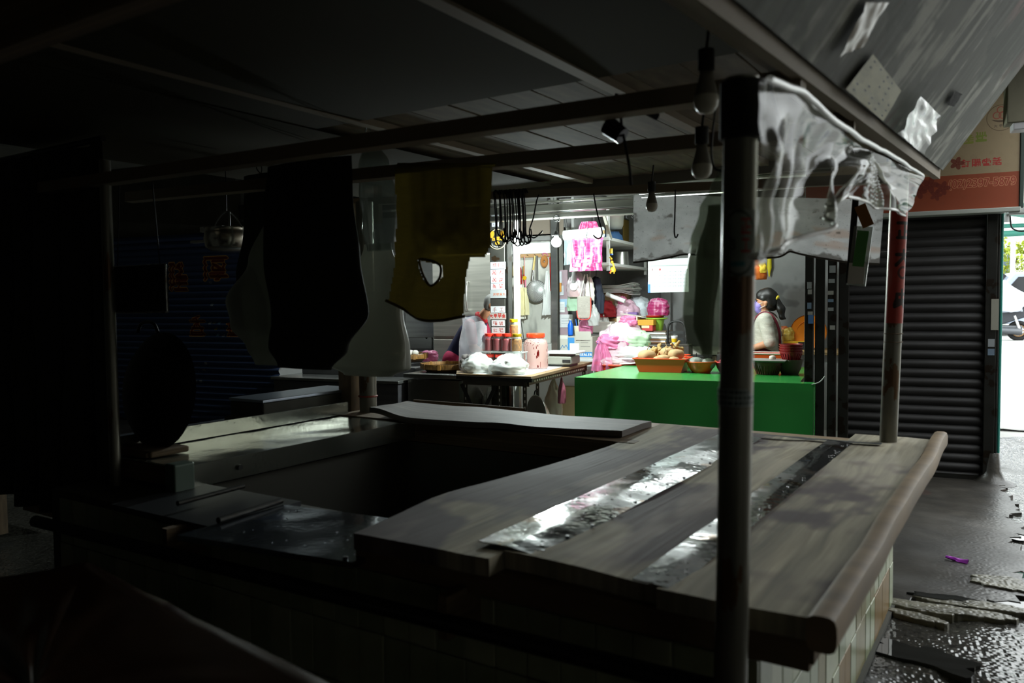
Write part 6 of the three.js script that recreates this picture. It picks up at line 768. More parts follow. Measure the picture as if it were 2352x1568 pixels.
{ // rack of jars
  const z = -7.22, yb = onZ(1145, 806, z).y, a = onZ(1110, 806, z), b = onZ(1206, 806, z), cx = (a.x + b.x) / 2, w = b.x - a.x, y2 = onZ(1179, 776, z - 0.06).y, o = thing('jar_rack', 'small two-step glass rack holding the red and yellow jars', 'rack', V3(cx, TOP, z));
  mesh('shelf', RB(w, 0.012, 0.15, 0.003, 0, yb - TOP - 0.007, 0), MP(0xd8e0dc, 0.1, { transmission: 0.6 }), o); const xu = onZ(1179, 776, z - 0.06).x - cx; mesh('upper_shelf', RB(0.12, 0.01, 0.11, 0.003, xu, y2 - TOP - 0.006, -0.075), MP(0xd8e0dc, 0.1, { transmission: 0.6 }), o);
  for (const [x, zz] of [[-w / 2 + 0.012, 0.06], [w / 2 - 0.012, 0.06], [-w / 2 + 0.012, -0.06], [w / 2 - 0.012, -0.06]]) mesh('leg', B(0.014, yb - TOP - 0.013, 0.014, x, (yb - TOP - 0.013) / 2, zz), mSteel, o); mesh('upper_support', [B(0.012, y2 - yb, 0.012, xu - 0.05, (y2 + yb) / 2 - TOP - 0.006, -0.12), B(0.012, y2 - yb, 0.012, xu + 0.05, (y2 + yb) / 2 - TOP - 0.006, -0.12)], mSteel, o);
  const mJam = M(0x7c121c, 0.3), mRedLid = M(0xe8321e, 0.35), mPick = M(0xb8842a, 0.6, 0, { map: tex(128, 128, (u, v) => { const k = 150 + 105 * n2(u * 26, v * 26, 26, 26); return [k, k * 0.92, k * 0.7]; }) });
  [1123.5, 1143, 1163.5].forEach((px, i) => { const p = onZ(px, 806, z + 0.01); jar('red_jar', ['red capped jar of dark red paste on the rack, next to the clear sack', 'middle red capped jar of dark red paste on the rack', 'red capped jar of dark red paste on the rack, next to the yellow jars'][i], V3(p.x, yb, z + 0.01), 0.047, 0.178, mRedLid, mJam, 0.95); });
  [1126, 1147, 1167].forEach((px, i) => { const p = onZ(px, 840, z); jar('red_jar', 'red capped jar on the table under the jar rack', V3(p.x, TOP + 0.002, z), 0.046, 0.17, mRedLid, mJam, 0.95, 'jars under the rack'); });
  const p1 = onZ(1179, 776, z - 0.06); jar('yellow_jar', 'tall yellow capped jar of golden pickles on the upper rack step', V3(p1.x, y2, z - 0.075), 0.044, 0.19, M(0xe8d020, 0.35), mPick); const p2 = onZ(1188, 806, z + 0.0); jar('yellow_jar', 'brass capped jar of golden pickles on the lower rack shelf', V3(p2.x, yb, z + 0.01), 0.052, 0.175, M(0xc0a020, 0.3, 0.5), mPick);
  const q = onY(1231, 846, TOP), R = 0.128, H = 0.365, bj = thing('big_jar', 'big plastic jar with an orange lid and remains of red sauce', 'jar', V3(q.x, TOP + 0.003, q.z));
  const splat = tex(256, 256, (u, v) => { const d = n2(u * 90, v * 44, 90, 44) * (0.55 + 0.6 * n2(u * 12, v * 5, 12, 5)) > 0.66 && v < 0.74 && v > 0.2; return v < 0.2 ? [130, 30, 34] : d ? [120, 24, 22] : [240, 206, 198]; });
  mesh('wall', lathe([[0.0001, 0], [R * 0.95, 0], [R, 0.015], [R, H * 0.68], [R * 0.86, H * 0.80], [R * 0.66, H * 0.86], [R * 0.66, H * 0.93]], 36), MP(0xffffff, 0.25, { transmission: 0.6, map: splat }), bj); mesh('sauce', lathe([[0.0001, 0.004], [R * 0.96, 0.005], [R * 0.97, H * 0.16], [0.0001, H * 0.16]], 32), M(0x7c1218, 0.25), bj); mesh('lid', lathe([[0.0001, H], [R * 0.7, H], [R * 0.75, H * 0.98], [R * 0.75, H * 0.88], [R * 0.66, H * 0.88]], 36), M(0xf0401a, 0.35), bj);
  const s = onY(1292, 840, TOP), sc = thing('kitchen_scale', 'grey weighing scale with a flat white plate on the prep table', 'scale', V3(s.x + 0.0, TOP + 0.003, s.z)); mesh('body', RB(0.30, 0.085, 0.3, 0.015, 0, 0.065, 0), M(0x8d8d84, 0.5), sc); mesh('base', RB(0.26, 0.03, 0.26, 0.005, 0.0, 0.015, 0), mBlack, sc); mesh('neck', B(0.22, 0.03, 0.22, 0, 0.12, 0), M(0x5a4a40, 0.5), sc); mesh('plate', RB(0.38, 0.022, 0.32, 0.008, 0.02, 0.146, 0), M(0xdfe6ea, 0.35), sc); mesh('display', B(0.09, 0.03, 0.004, 0.1, 0.06, 0.152), mBlack, sc);
}
{ // dough bags and the sack of balls
  const mFlour = M(0xe9e6dc, 0.75);
  const mk = (label, x0, y0, x1, y1, z, sd, crack) => { const q = Q(x0, y0, x1, y1, z), o = thing('dough_bag', label, 'bag', V3(q.x, TOP + 0.002, z)); mesh('dough', sack(q.w / 2.35, q.h * 0.72, 0.13, sd, crack), mFlour, o); mesh('bag', sack(q.w / 2.15, q.h * 0.95, 0.145, sd + 2, 0.22, 0.45), MP(0xf8fafa, 0.25, { transmission: 0.65 }), o); };
  mk('clear bag with a white lump of dough next to the clear sack', 1066, 812, 1134, 856, -7.06, 101, 0.1); mk('clear bag with a cracked white dough lump before the orange lid jar', 1126, 812, 1212, 858, -6.99, 105, 0.2);
  const z = -7.24, q = Q(1056, 726, 1126, 850, z), o = thing('sack_of_balls', 'tall clear plastic sack half full of grey fish balls', 'bag', V3(q.x, TOP + 0.002, z)); const H = q.h;
  mesh('sack', openSack(q.w / 2.05, H * 0.95, 0.12, 111), MP(0xf0eef2, 0.18, { transmission: 0.8 }), o); const bm = M(0x9a958c, 0.6), g = SP(0.027, 0, 0, 0, 12); for (let i = 0; i < 34; i++) { const k = Math.floor(i / 12), a = i * 2.4, r = 0.11 * Math.sqrt((i % 12) / 12); const m = mesh('ball', g, bm, o); m.position.set(r * 1.25 * Math.cos(a), 0.05 + 0.045 * k, 0.04 + r * 0.6 * Math.sin(a)); }
}
{ // bamboo trays
  const topY = onZ(935, 862, -7.05).y + 0.0225, bam = M(0xb08a4e, 0.6, 0, { map: tex(256, 64, (u, v) => { const k = 150 + 90 * n2(u * 60, v * 6, 60, 6); return [k, k * 0.92, k * 0.75]; }, true, 4, 1) }), weave = M(0x8a6630, 0.6, 0, { map: tex(256, 256, (u, v) => { const k = (Math.sin(u * 180) * Math.sin(v * 180) > 0 ? 220 : 110); return [k, k * 0.9, k * 0.7]; }) });
  const tray = (label, p, R, group) => { const o = thing('bamboo_tray', label, 'tray', p); mesh('bottom', lathe([[0.0001, 0.006], [R * 0.8, 0.004], [R * 0.97, 0.05], [R * 0.95, 0.055], [R * 0.78, 0.012], [0.0001, 0.012]], 48), weave, o); mesh('rim', lathe([[R * 0.97, 0.035], [R * 1.01, 0.035], [R * 1.015, 0.085], [R * 0.97, 0.085], [R * 0.97, 0.035]], 48), bam, o); const t = []; for (let i = 0; i < 9; i++) { const a = i / 9 * 6.283; t.push(B(0.02, 0.06, 0.03, R * Math.cos(a), 0.06, R * Math.sin(a), -a)); } mesh('bindings', t, bam, o); return o; };
  const a = onZ(1025, 835, -7.42); const t1 = tray('large flat bamboo tray on the steel counter beside the dough bags', V3(a.x + 0.02, topY, -7.42), 0.285); const grains = []; for (let i = 0; i < 90; i++) grains.push(SP(rr(0.006, 0.011), rr(-0.19, 0.19), 0.018, rr(-0.18, 0.18), 6)); mesh('dried_bits', grains, M(0xd8c8a0, 0.7), t1).userData.kind = 'stuff';
  const b = onZ(940, 832, -7.75), st2 = thing('tray_stand', 'dark round pot under the smaller bamboo tray', 'pot', V3(b.x, topY, -7.72)); mesh('pot', lathe([[0.0001, 0], [0.14, 0], [0.16, 0.05], [0.16, 0.07], [0.0001, 0.07]], 28), mBlack, st2); mesh('rim', TO(0.16, 0.006, 0, 0.066, 0), mBlack, st2);
  const t2 = tray('smaller bamboo tray heaped with white balls', V3(b.x, topY + 0.07, -7.72), 0.22); const g = SP(0.034, 0, 0, 0, 12), m = M(0xe6e2d8, 0.6); for (let i = 0; i < 20; i++) { const r = 0.17 * Math.sqrt(i / 20), an = i * 2.4, q = mesh('fish_ball', g, m, t2); q.position.set(r * Math.cos(an), 0.05 + (i < 6 ? 0.045 : 0), r * Math.sin(an)); q.scale.set(1.2, 0.85, 1); }
  const c = Q(620, 815, 668, 832, -7.42); tray('bamboo tray at the far left beyond the hanging bags', V3(c.x, onZ(605, 868, -6.9).y + 0.117, -7.45), 0.2);
}
{ // under the prep table
  const w = onZ(1226, 930, -7.45), R = 0.245, wk = thing('standing_wok', 'large steel wok standing on edge under the prep table', 'wok', V3(w.x + 0.03, 0.018, -7.45), -0.75); mesh('bowl', lathe([[0.0001, -0.12], [R * 0.45, -0.105], [R * 0.8, -0.05], [R, 0], [R * 1.0, 0.004], [R * 0.8, -0.042], [0.0001, -0.112]], 40).rotateX(Math.PI / 2).translate(0, R, 0), M(0xb4b4ae, 0.35, 0.45), wk); mesh('rim', new THREE.TorusGeometry(R, 0.007, 8, 48).translate(0, R, 0), M(0xb9b9b2, 0.3, 0.9), wk); mesh('grip', tube([[-0.05, 2 * R, 0], [-0.03, 2 * R + 0.04, 0], [0.03, 2 * R + 0.04, 0], [0.05, 2 * R, 0]], 0.008), mBlack, wk);
  const hb = (name, label, x0, y0, x1, y1, z, m, sd, nk, c) => { const q = Q(x0, y0, x1, y1, z), o = thing(name, label, 'bag', V3(q.x, q.y, z)); mesh('body', sack(q.w / 2.2, q.h, c, sd, 0.2, nk), m, o); mesh('hook', bar(V3(0, q.h * 0.95, 0), V3(0, Math.max(q.h + 0.02, TOP - 0.09 - q.y), 0), 0.003, 6), mBlack, o); };
  hb('plastic_bag', 'hazy plastic bag hanging under the side of the prep table', 1252, 866, 1292, 962, -8.0, MP(0xc9bfae, 0.35, { transmission: 0.5 }), 121, 0.8, 0.07); hb('sausage_bag', 'narrow purple bag with a sausage hanging under the prep table', 1281, 866, 1300, 926, -7.75, MP(0x8a4a5a, 0.3, { transmission: 0.25 }), 123, 0.75, 0.035); hb('plastic_bag', 'grey bag hanging behind the cross braces of the prep table', 1110, 890, 1142, 940, -7.6, MP(0xb9bab2, 0.4, { transmission: 0.3 }), 125, 0.5, 0.07);
  const pl = Q(1292, 900, 1322, 970, -8.3), pk = thing('plywood_sheet', 'beige plywood piece leaning behind the table leg', 'board', V3(pl.x, 0.016, -8.3)); mesh('sheet', B(pl.w, 0.5, 0.02, 0, 0.25, 0), M(0xc9b08a, 0.8), pk); mesh('edge', B(pl.w, 0.012, 0.022, 0, 0.5, 0), M(0x9a8464, 0.8), pk); const yw = solo('detergent_bag', sack(0.07, 0.16, 0.05, 127, 0.2), M(0xd0c040, 0.5), 'yellow and white refill pack on the floor beyond the cross braces', 'pack', V3(onZ(1122, 940, -7.9).x, 0.016, -7.9));
  const bw = Q(1340, 955, 1390, 985, -7.6), tb = thing('storage_tub', 'grey white tub under the green table', 'tub', V3(-2.0, 0.016, -7.6)); mesh('tub', lathe([[0.0001, 0], [0.15, 0], [0.19, 0.26], [0.2, 0.28], [0.185, 0.27], [0.0001, 0.02]], 30), M(0xc2c6c6, 0.5), tb); mesh('rim', TO(0.195, 0.008, 0, 0.275, 0), M(0xc2c6c6, 0.5), tb); const rs = solo('red_stool_leg', RB(0.06, 0.30, 0.05, 0.01, 0, 0.15, 0), mOrange, 'orange red stool leg under the green table', 'stool', V3(onZ(1402, 960, -7.2).x, 0.016, -7.3));
}
// open tray with sloping sides
function openTray(w, d, h, m, t = 0.006, k = 0.82) { const f = (W, D, y) => [[-W / 2, y, -D / 2], [W / 2, y, -D / 2], [W / 2, y, D / 2], [-W / 2, y, D / 2]]; const g = []; const A = f(w * k, d * k, 0.004), Bq = f(w, d, h); for (let i = 0; i < 4; i++) { const j = (i + 1) % 4; g.push(grid(4, 3, (s, q) => [0, 1, 2].map((c) => lerp(lerp(A[i][c], A[j][c], s), lerp(Bq[i][c], Bq[j][c], s), q)))); } g.push(RB(w * k, 0.008, d * k, 0.003, 0, 0.004, 0)); const rim = [RB(w + 0.02, 0.012, 0.016, 0.004, 0, h, d / 2), RB(w + 0.02, 0.012, 0.016, 0.004, 0, h, -d / 2), RB(0.016, 0.012, d, 0.004, w / 2, h, 0), RB(0.016, 0.012, d, 0.004, -w / 2, h, 0)]; return [merge(g), merge(rim)]; }
const jicama = (s) => warp(mergeVertices(new THREE.SphereGeometry(1, 22, 16).deleteAttribute('uv').deleteAttribute('normal'), 1e-4), (v) => { const a = Math.atan2(v.z, v.x), lob = 1 + 0.08 * Math.cos(4 * a + s) * (1 - v.y * v.y) + 0.06 * (n3(v.x * 2 + s, v.y * 2, v.z * 2) - 0.5); v.x *= lob; v.z *= lob; v.y = v.y * 0.78 * lob + (v.y > 0.7 ? (v.y - 0.7) * -0.35 : 0); });
{
  const p = onY(1514, 856, GH), tr = thing('vegetable_tray', 'orange plastic tray of jicama on the green table', 'tray', V3(p.x, GH + 0.003, p.z - 0.16)), [b, r] = openTray(0.50, 0.34, 0.13, mOrange); mesh('basin', b, mOrange, tr); mesh('rim', r, mOrange, tr);
  const mj = M(0xc6a67a, 0.75, 0, { map: tex(128, 128, (u, v) => { const k = 190 + 60 * fb(u * 6, v * 6, 4, 6, 6); return [k, k * 0.98, k * 0.94]; }) });
  const J = [[1486, 832, 0.085, 0.03], [1524, 838, 0.066, 0.05], [1533, 818, 0.07, -0.06], [1553, 828, 0.075, 0.02], [1548, 845, 0.05, 0.11], [1512, 845, 0.05, 0.11], [1500, 815, 0.06, -0.1], [1570, 830, 0.055, -0.09]];
  J.forEach(([px, py, R, dz], i) => { const q = onZ(px, py, p.z - 0.16 + dz); const x = clamp(q.x - p.x, -0.17, 0.17), o = thing('jicama_root', ['large round jicama at the tray corner beside the white paper', 'jicama in the middle of the tray', 'jicama with a thin stalk at the back of the tray', 'lobed jicama on the orange bowl\'s side of the tray', 'small jicama at the tray\'s front rim', 'half hidden jicama at the front of the tray', 'jicama behind the large round one', 'jicama at the tray\'s far corner'][i], 'jicama', V3(p.x + x, GH + 0.012 + R * 0.78 + [0.075, 0.06, 0.115, 0.10, 0.07, 0.07, 0.04, 0.04][i], p.z - 0.16 + dz), i * 1.3, 'jicama in the orange tray'); mesh('root', jicama(i).scale(R, R, R), mj, o); if (i < 4) mesh('stalk', tube([[0, R * 0.6, 0], [0.01, R * 0.9, 0], [0.025, R * 1.25, 0.005], [0.02 + 0.02 * (i % 2), R * 1.5, 0]], 0.004, 16, 5), M(0x8a7450, 0.8), o); });
  // ginger in a second tray behind
  const gz = p.z - 0.52, gx = onZ(1528, 820, gz).x, t2 = thing('vegetable_tray', 'shallow orange tray of ginger behind the jicama', 'tray', V3(gx, GH + 0.003, gz)), [b2, r2] = openTray(0.44, 0.30, 0.13, mOrange); mesh('basin', b2, mOrange, t2); mesh('rim', r2, mOrange, t2);
  const mg = M(0xc9a96a, 0.7, 0, { map: mj.map }); for (let i = 0; i < 12; i++) { const g = []; let q = V3(0, 0, 0); for (let k = 0; k < 4; k++) { const d = V3(rr(-1, 1), rr(-0.1, 0.9), rr(-0.6, 0.6)).normalize().multiplyScalar(0.045); const n = q.clone().add(d); g.push(bar(q, n, rr(0.016, 0.022), 8, rr(0.014, 0.02)), SP(rr(0.018, 0.024), n.x, n.y, n.z, 8)); if (rnd() < 0.6) { const e = n.clone().add(V3(rr(-0.04, 0.04), 0.03, rr(-0.03, 0.03))); g.push(bar(n, e, 0.016, 8, 0.012), SP(0.014, e.x, e.y, e.z, 8)); } q = rnd() < 0.5 ? n : q; } solo('ginger_root', merge(g), mg, 'knobbly ginger root heaped behind the jicama', 'ginger', V3(gx + (i % 4 - 1.5) * 0.10, GH + 0.05 + Math.floor(i / 4) * 0.055 + 0.05 * (i % 4 === 3 ? 1 : 0), gz + ((i * 7) % 3 - 1) * 0.07), rr(0, 6), 'heap of ginger'); }
  const cq = onZ(1549, 790, gz - 0.32), cr = thing('small_crate', 'small dark crate behind the ginger', 'crate', V3(cq.x + 0.02, GH + 0.003, gz - 0.34)); mesh('body', RB(0.3, cq.y - GH - 0.003, 0.2, 0.006, 0, (cq.y - GH - 0.003) / 2, 0), M(0x3a3632, 0.7), cr); mesh('lid', RB(0.31, 0.012, 0.21, 0.004, 0, cq.y - GH - 0.009, 0), M(0x4a453e, 0.7), cr); const cu = thing('paper_cup', 'white paper cup with a yellow and green print', 'cup', V3(cq.x, cq.y + 0.0, gz - 0.32)); mesh('cup', lathe([[0.0001, 0], [0.024, 0], [0.033, 0.085], [0.03, 0.085], [0.0001, 0.005]], 22), mWhiteP, cu); mesh('print', lathe([[0.0265, 0.02], [0.0318, 0.06]], 22), mYellow, cu); mesh('rim', TO(0.033, 0.002, 0, 0.085, 0), mWhiteP, cu);
  // bowls to the right
  const bowl = (label, px, R, h, m, z0 = 858) => { const q = onY(px, z0, GH), o = thing('plastic_bowl', label, 'bowl', V3(q.x, GH + 0.003, q.z - R * 0.7)); mesh('shell', lathe([[0.0001, 0], [R * 0.6, 0], [R * 0.82, h * 0.45], [R, h], [R * 1.05, h], [R * 0.97, h * 0.96], [R * 0.55, 0.01], [0.0001, 0.01]], 36), m, o); mesh('rim', TO(R * 1.03, 0.006, 0, h, 0), m, o); return o; };
  const b1 = bowl('translucent orange bowl of squash beside the jicama tray', 1606, 0.14, 0.105, MP(0xe0641e, 0.35, { transmission: 0.25 })); const ms = M(0x8a948c, 0.55, 0, { map: mj.map });
  [[-0.05, 0.0, 0.075], [0.07, 0.02, 0.065]].forEach(([dx, dz, R], i) => { const o = thing('grey_squash', i ? 'smaller grey green squash in the orange bowl' : 'bigger grey green squash in the orange bowl', 'squash', b1.position.clone().add(V3(dx, 0.085, dz))); mesh('fruit', warp(new THREE.SphereGeometry(R, 26, 18), (v) => { const a = Math.atan2(v.z, v.x); const k = 1 + 0.05 * Math.cos(8 * a); v.x *= k; v.z *= k; v.y *= 0.85; }), ms, o); mesh('stem', bar(V3(0, R * 0.8, 0), V3(0.004, R * 0.8 + 0.04, 0), 0.006, 8, 0.004), mBlack, o); });
  const b2b = bowl('red bowl of radishes half behind the near post', 1668, 0.12, 0.10, mRed); for (let i = 0; i < 7; i++) solo('radish', merge([SP(0.034, 0, 0, 0, 12), bar(V3(0, 0.02, 0), V3(rr(-0.02, 0.02), 0.07, rr(-0.02, 0.02)), 0.004, 6)]), M(0xa83a4a, 0.5), 'pink red radish in the red bowl', 'radish', b2b.position.clone().add(V3(0.06 * Math.cos(i * 0.9), 0.07 + 0.025 * (i % 3), 0.06 * Math.sin(i * 0.9))), 0, 'radishes in the red bowl');
  const qt = onY(1752, 828, GH), t3 = thing('plastic_tray', 'empty orange oblong tray in front of the woman', 'tray', V3(onZ(1752, 815, -8.38).x, GH + 0.003, -8.38)), [b3, r3] = openTray(0.44, 0.28, 0.15, mOrange); mesh('basin', b3, mOrange, t3); mesh('rim', r3, M(0xd8cfc4, 0.4), t3);
  const qc = onY(1760, 862, GH), co = thing('brown_colander', 'dark brown plastic colander on the green table', 'colander', V3(qc.x, GH + 0.003, qc.z - 0.1)), R = 0.125, mb = M(0x5a2a1e, 0.4); mesh('shell', lathe([[0.0001, 0], [R * 0.75, 0], [R * 0.95, 0.07], [R * 1.08, 0.115], [R * 1.0, 0.115], [0.0001, 0.012]], 36), mb, co); const rb = []; for (let i = 0; i < 30; i++) { const a = i / 30 * 6.283; rb.push(bar(V3(R * 0.77 * Math.cos(a), 0.005, R * 0.77 * Math.sin(a)), V3(R * 1.0 * Math.cos(a), 0.085, R * 1.0 * Math.sin(a)), 0.004, 5)); } mesh('ribs', rb, mb, co); const lid = thing('serving_board', 'flat grey board lying on the brown colander', 'board', V3(qc.x - 0.02, GH + 0.128, qc.z - 0.1)); mesh('plate', RB(0.36, 0.014, 0.27, 0.006, 0, 0, 0), M(0x6a6660, 0.45), lid); mesh('lip', RB(0.38, 0.008, 0.29, 0.004, 0, 0.008, 0), M(0x8d8983, 0.45), lid); const gar = solo('garlic_bulb', sack(0.03, 0.035, 0.03, 131, 0.05), M(0xe8dccb, 0.6), 'pale garlic bulb on the flat grey board', 'garlic', V3(qc.x + 0.04, GH + 0.14, qc.z - 0.14));
  const qs = onY(1834, 862, GH), sx = Math.min(qs.x, -0.64), sb = thing('stone_bowl', 'rough dark stone bowl at the end of the green table', 'bowl', V3(sx, GH + 0.003, qs.z - 0.09)); mesh('bowl', warp(lathe([[0.0001, 0], [0.075, 0], [0.095, 0.05], [0.115, 0.135], [0.1, 0.135], [0.07, 0.03], [0.0001, 0.025]], 36), (v) => { const k = 1 + 0.04 * (n3(v.x * 40, v.y * 40, v.z * 40) - 0.5); v.x *= k; v.z *= k; }), M(0x5a5242, 0.9), sb); mesh('foot', CY(0.076, 0.07, 0.008, 0, 0.004, 0), M(0x4a4438, 0.9), sb);
  for (let i = 0; i < 4; i++) { const o = thing('red_basket', ['lowest dark red basket stacked in the stone bowl', 'second dark red basket of the stack', 'third dark red basket of the stack', 'topmost dark red basket of the stack'][i], 'basket', V3(sx + 0.01, GH + 0.115 + 0.022 * i, qs.z - 0.09), 0, 'stacked red baskets'), m = M(0x8c1a1c, 0.4); mesh('shell', lathe([[0.0001, 0.002], [0.07, 0.002], [0.092, 0.075], [0.108, 0.10], [0.10, 0.10], [0.068, 0.008], [0.0001, 0.006]], 30), m, o); const rg = []; for (let k = 0; k < 24; k++) { const a = k / 24 * 6.283; rg.push(bar(V3(0.072 * Math.cos(a), 0.01, 0.072 * Math.sin(a)), V3(0.096 * Math.cos(a), 0.08, 0.096 * Math.sin(a)), 0.003, 4)); } mesh('ribs', rg, m, o); }
  const ph = thing('black_phone', 'black phone lying flat near the stone bowl', 'phone', V3(sx - 0.16, GH + 0.003, qs.z - 0.12)); mesh('body', RB(0.08, 0.014, 0.15, 0.006, 0, 0.007, 0), mBlack, ph); mesh('screen', B(0.07, 0.001, 0.13, 0, 0.0145, 0), M(0x101318, 0.1), ph);
}
{ // counter behind the woman
  const z = -9.45, cy = onZ(1800, 806, z).y, o = thing('back_counter', 'tan topped counter against the grey wall behind the woman', 'counter', V3(-0.79, 0, -9.75)); mesh('top', uvm(RB(1.3, 0.03, 0.9, 0.004, 0, cy - 0.015, 0)), M(0xb89a6c, 0.6), o); mesh('body', uvm(B(1.2, cy - 0.03, 0.8, 0, (cy - 0.03) / 2, 0)), M(0xb9bab6, 0.6), o);
  const bx = (name, label, x0, y0, x1, y1, dz, d, m) => { const b = boxy(name, label, 'box', x0, y0, x1, y1, z + dz, d, m); b.o.position.y = cy; return b; };
  const k = bx('kraft_carton', 'upright kraft carton behind the woman\'s back', 1776, 752, 1797, 800, -0.05, 0.14, M(0xc9a86a, 0.8)); mesh('print', B(k.w * 0.6, 0.03, 0.002, 0, k.h * 0.9, k.d / 2 + 0.001), M(0x3a2a20, 0.7), k.o); const y = bx('yellow_box', 'yellow box with a black printed end on the back counter', 1799, 776, 1852, 796, -0.2, 0.2, M(0xe0b01e, 0.6)); mesh('black_label', B(y.w * 0.3, y.h * 0.9, 0.002, y.w * 0.3, y.h / 2, 0.101), mBlack, y.o);
  const hb = Q(1794, 746, 1824, 778, z - 0.3), yb = thing('food_bag', 'yellow and orange food bag on the yellow box', 'bag', V3(hb.x, cy + y.h, z - 0.3)); mesh('body', sack(hb.w / 2.1, 0.15, 0.07, 141, 0.25), MP(0xe8c860, 0.3, { transmission: 0.3 }), yb); mesh('orange_top', sack(0.05, 0.06, 0.04, 143, 0.3).translate(-0.04, 0.11, 0), MP(0xe8783a, 0.4, { transmission: 0.2 }), yb);
  const br = solo('bread_loaf', sack(0.07, 0.06, 0.05, 145, 0.05), M(0x8a4a1e, 0.6), 'brown bread roll before the yellow box', 'bread', V3(onZ(1816, 798, z).x, cy, z + 0.12)); const a = onZ(1829, 776, z - 0.3), b = onZ(1821, 752, z - 0.3); solo('red_tube', bar(V3(0, 0, 0), b.clone().sub(a).multiplyScalar(1.2), 0.018, 12), mRed, 'red tube leaning behind the yellow box', 'tube', V3(a.x, cy + y.h * 0.9, z - 0.38));
  const od = onZ(1857, 796, z - 0.35), disc = thing('orange_basin', 'orange round basin standing on edge behind the shutter guide', 'basin', V3(Math.min(od.x, -0.42), cy, z - 0.38)); mesh('basin', lathe([[0.0001, 0], [0.17, 0.0], [0.19, 0.05], [0.2, 0.055], [0.18, 0.045], [0.0001, 0.02]], 40).rotateX(Math.PI / 2 - 0.1).translate(0, 0.2, 0), M(0xf08a12, 0.4), disc); mesh('ring', new THREE.TorusGeometry(0.13, 0.006, 8, 36).translate(0, 0.2, 0.03), M(0xe07a0a, 0.4), disc);
  const hq = Q(1722, 590, 1762, 642, -9.2), hg = thing('snack_bag', 'orange and yellow bag hanging above the woman', 'bag', V3(hq.x, hq.y, -9.2)); mesh('body', sack(hq.w / 2.1, hq.h, 0.08, 151, 0.18, 0.3), MP(0xe87a2a, 0.35, { transmission: 0.2 }), hg); mesh('yellow_patch', sack(0.05, 0.12, 0.03, 153, 0.2).translate(0.04, 0.07, 0.05), MP(0xf0d040, 0.4, { transmission: 0.2 }), hg); mesh('cord', bar(V3(0, hq.h * 0.9, 0), V3(0, 2.8 - hq.y, 0), 0.003, 6), mBlack, hg);
  const uq = Q(1761, 592, 1773, 637, -10.33), um = thing('folded_umbrella', 'folded yellow umbrella hanging on the grey wall', 'umbrella', V3(uq.x, uq.y, -10.33)); mesh('canopy', lathe([[0.0001, 0], [0.008, 0.02], [0.014, 0.06], [0.03, 0.12], [0.026, uq.h], [0.012, uq.h + 0.08], [0.0001, uq.h + 0.09]], 14), M(0xd8c81e, 0.6), um); mesh('shaft', bar(V3(0, uq.h, 0), V3(0, uq.h + 0.25, 0), 0.005, 6), mBlack, um);
  const wp = Q(1500, 668, 1540, 960, -10.3), pil = sgroup('trim_5', 'concrete pier on the grey back wall'); const pa = onZ(1520, 700, -10.3), pb2 = onZ(1541, 700, -10.3); mesh('pier', uvm(B(pb2.x - pa.x, 2.8, 0.12, (pa.x + pb2.x) / 2, 1.4, -10.33)), mGreyWall, pil);
  const ch = Q(1541, 738, 1562, 850, -9.0), chair = thing('black_chair', 'black metal chair back beside the hanging clear bag', 'chair', V3(ch.x + 0.02, 0, -8.9)); mesh('back_frame', tube([[-0.06, 0.4, 0], [-0.07, ch.y + ch.h - 0.03, 0], [-0.03, ch.y + ch.h, 0], [0.06, ch.y + ch.h, 0], [0.1, ch.y + ch.h - 0.04, 0], [0.1, 0.4, 0]], 0.012, 50, 8), mBlack, chair); mesh('back_slat', [B(0.16, 0.03, 0.015, 0.015, ch.y + ch.h - 0.12, 0), B(0.16, 0.03, 0.015, 0.015, ch.y + ch.h - 0.2, 0)], mBlack, chair); mesh('seat', RB(0.24, 0.03, 0.26, 0.01, 0.03, 0.42, 0.13), mBlack, chair); for (const [x, zz] of [[-0.07, 0.01], [0.12, 0.01], [-0.07, 0.24], [0.12, 0.24]]) mesh('leg', bar(V3(x, 0.016, zz), V3(x, 0.42, zz), 0.012, 8), mBlack, chair);
}
// small bits of litter in the alley
{ const p = onY(2172, 1282, 0.02), g = drape(0.02, 0.035, 0.11, 0.012, 1, 3, 8, 16).rotateX(-1.5).rotateY(1.2); solo('paper_scrap', g, M(0xb04ac0, 0.5), 'purple ribbon scrap lying on the concrete apron', 'litter', V3(p.x, 0.03, p.z)); const q = onY(2330, 985, 0); solo('paper_scrap', warp(new THREE.BoxGeometry(0.55, 0.012, 0.5, 8, 1, 8), (v) => { v.y += 0.03 * n2(v.x * 6, v.z * 6); }), mWhiteP, 'flat white sheet lying on the wet alley beyond the shutter', 'litter', V3(q.x, 0.02, q.z)); }

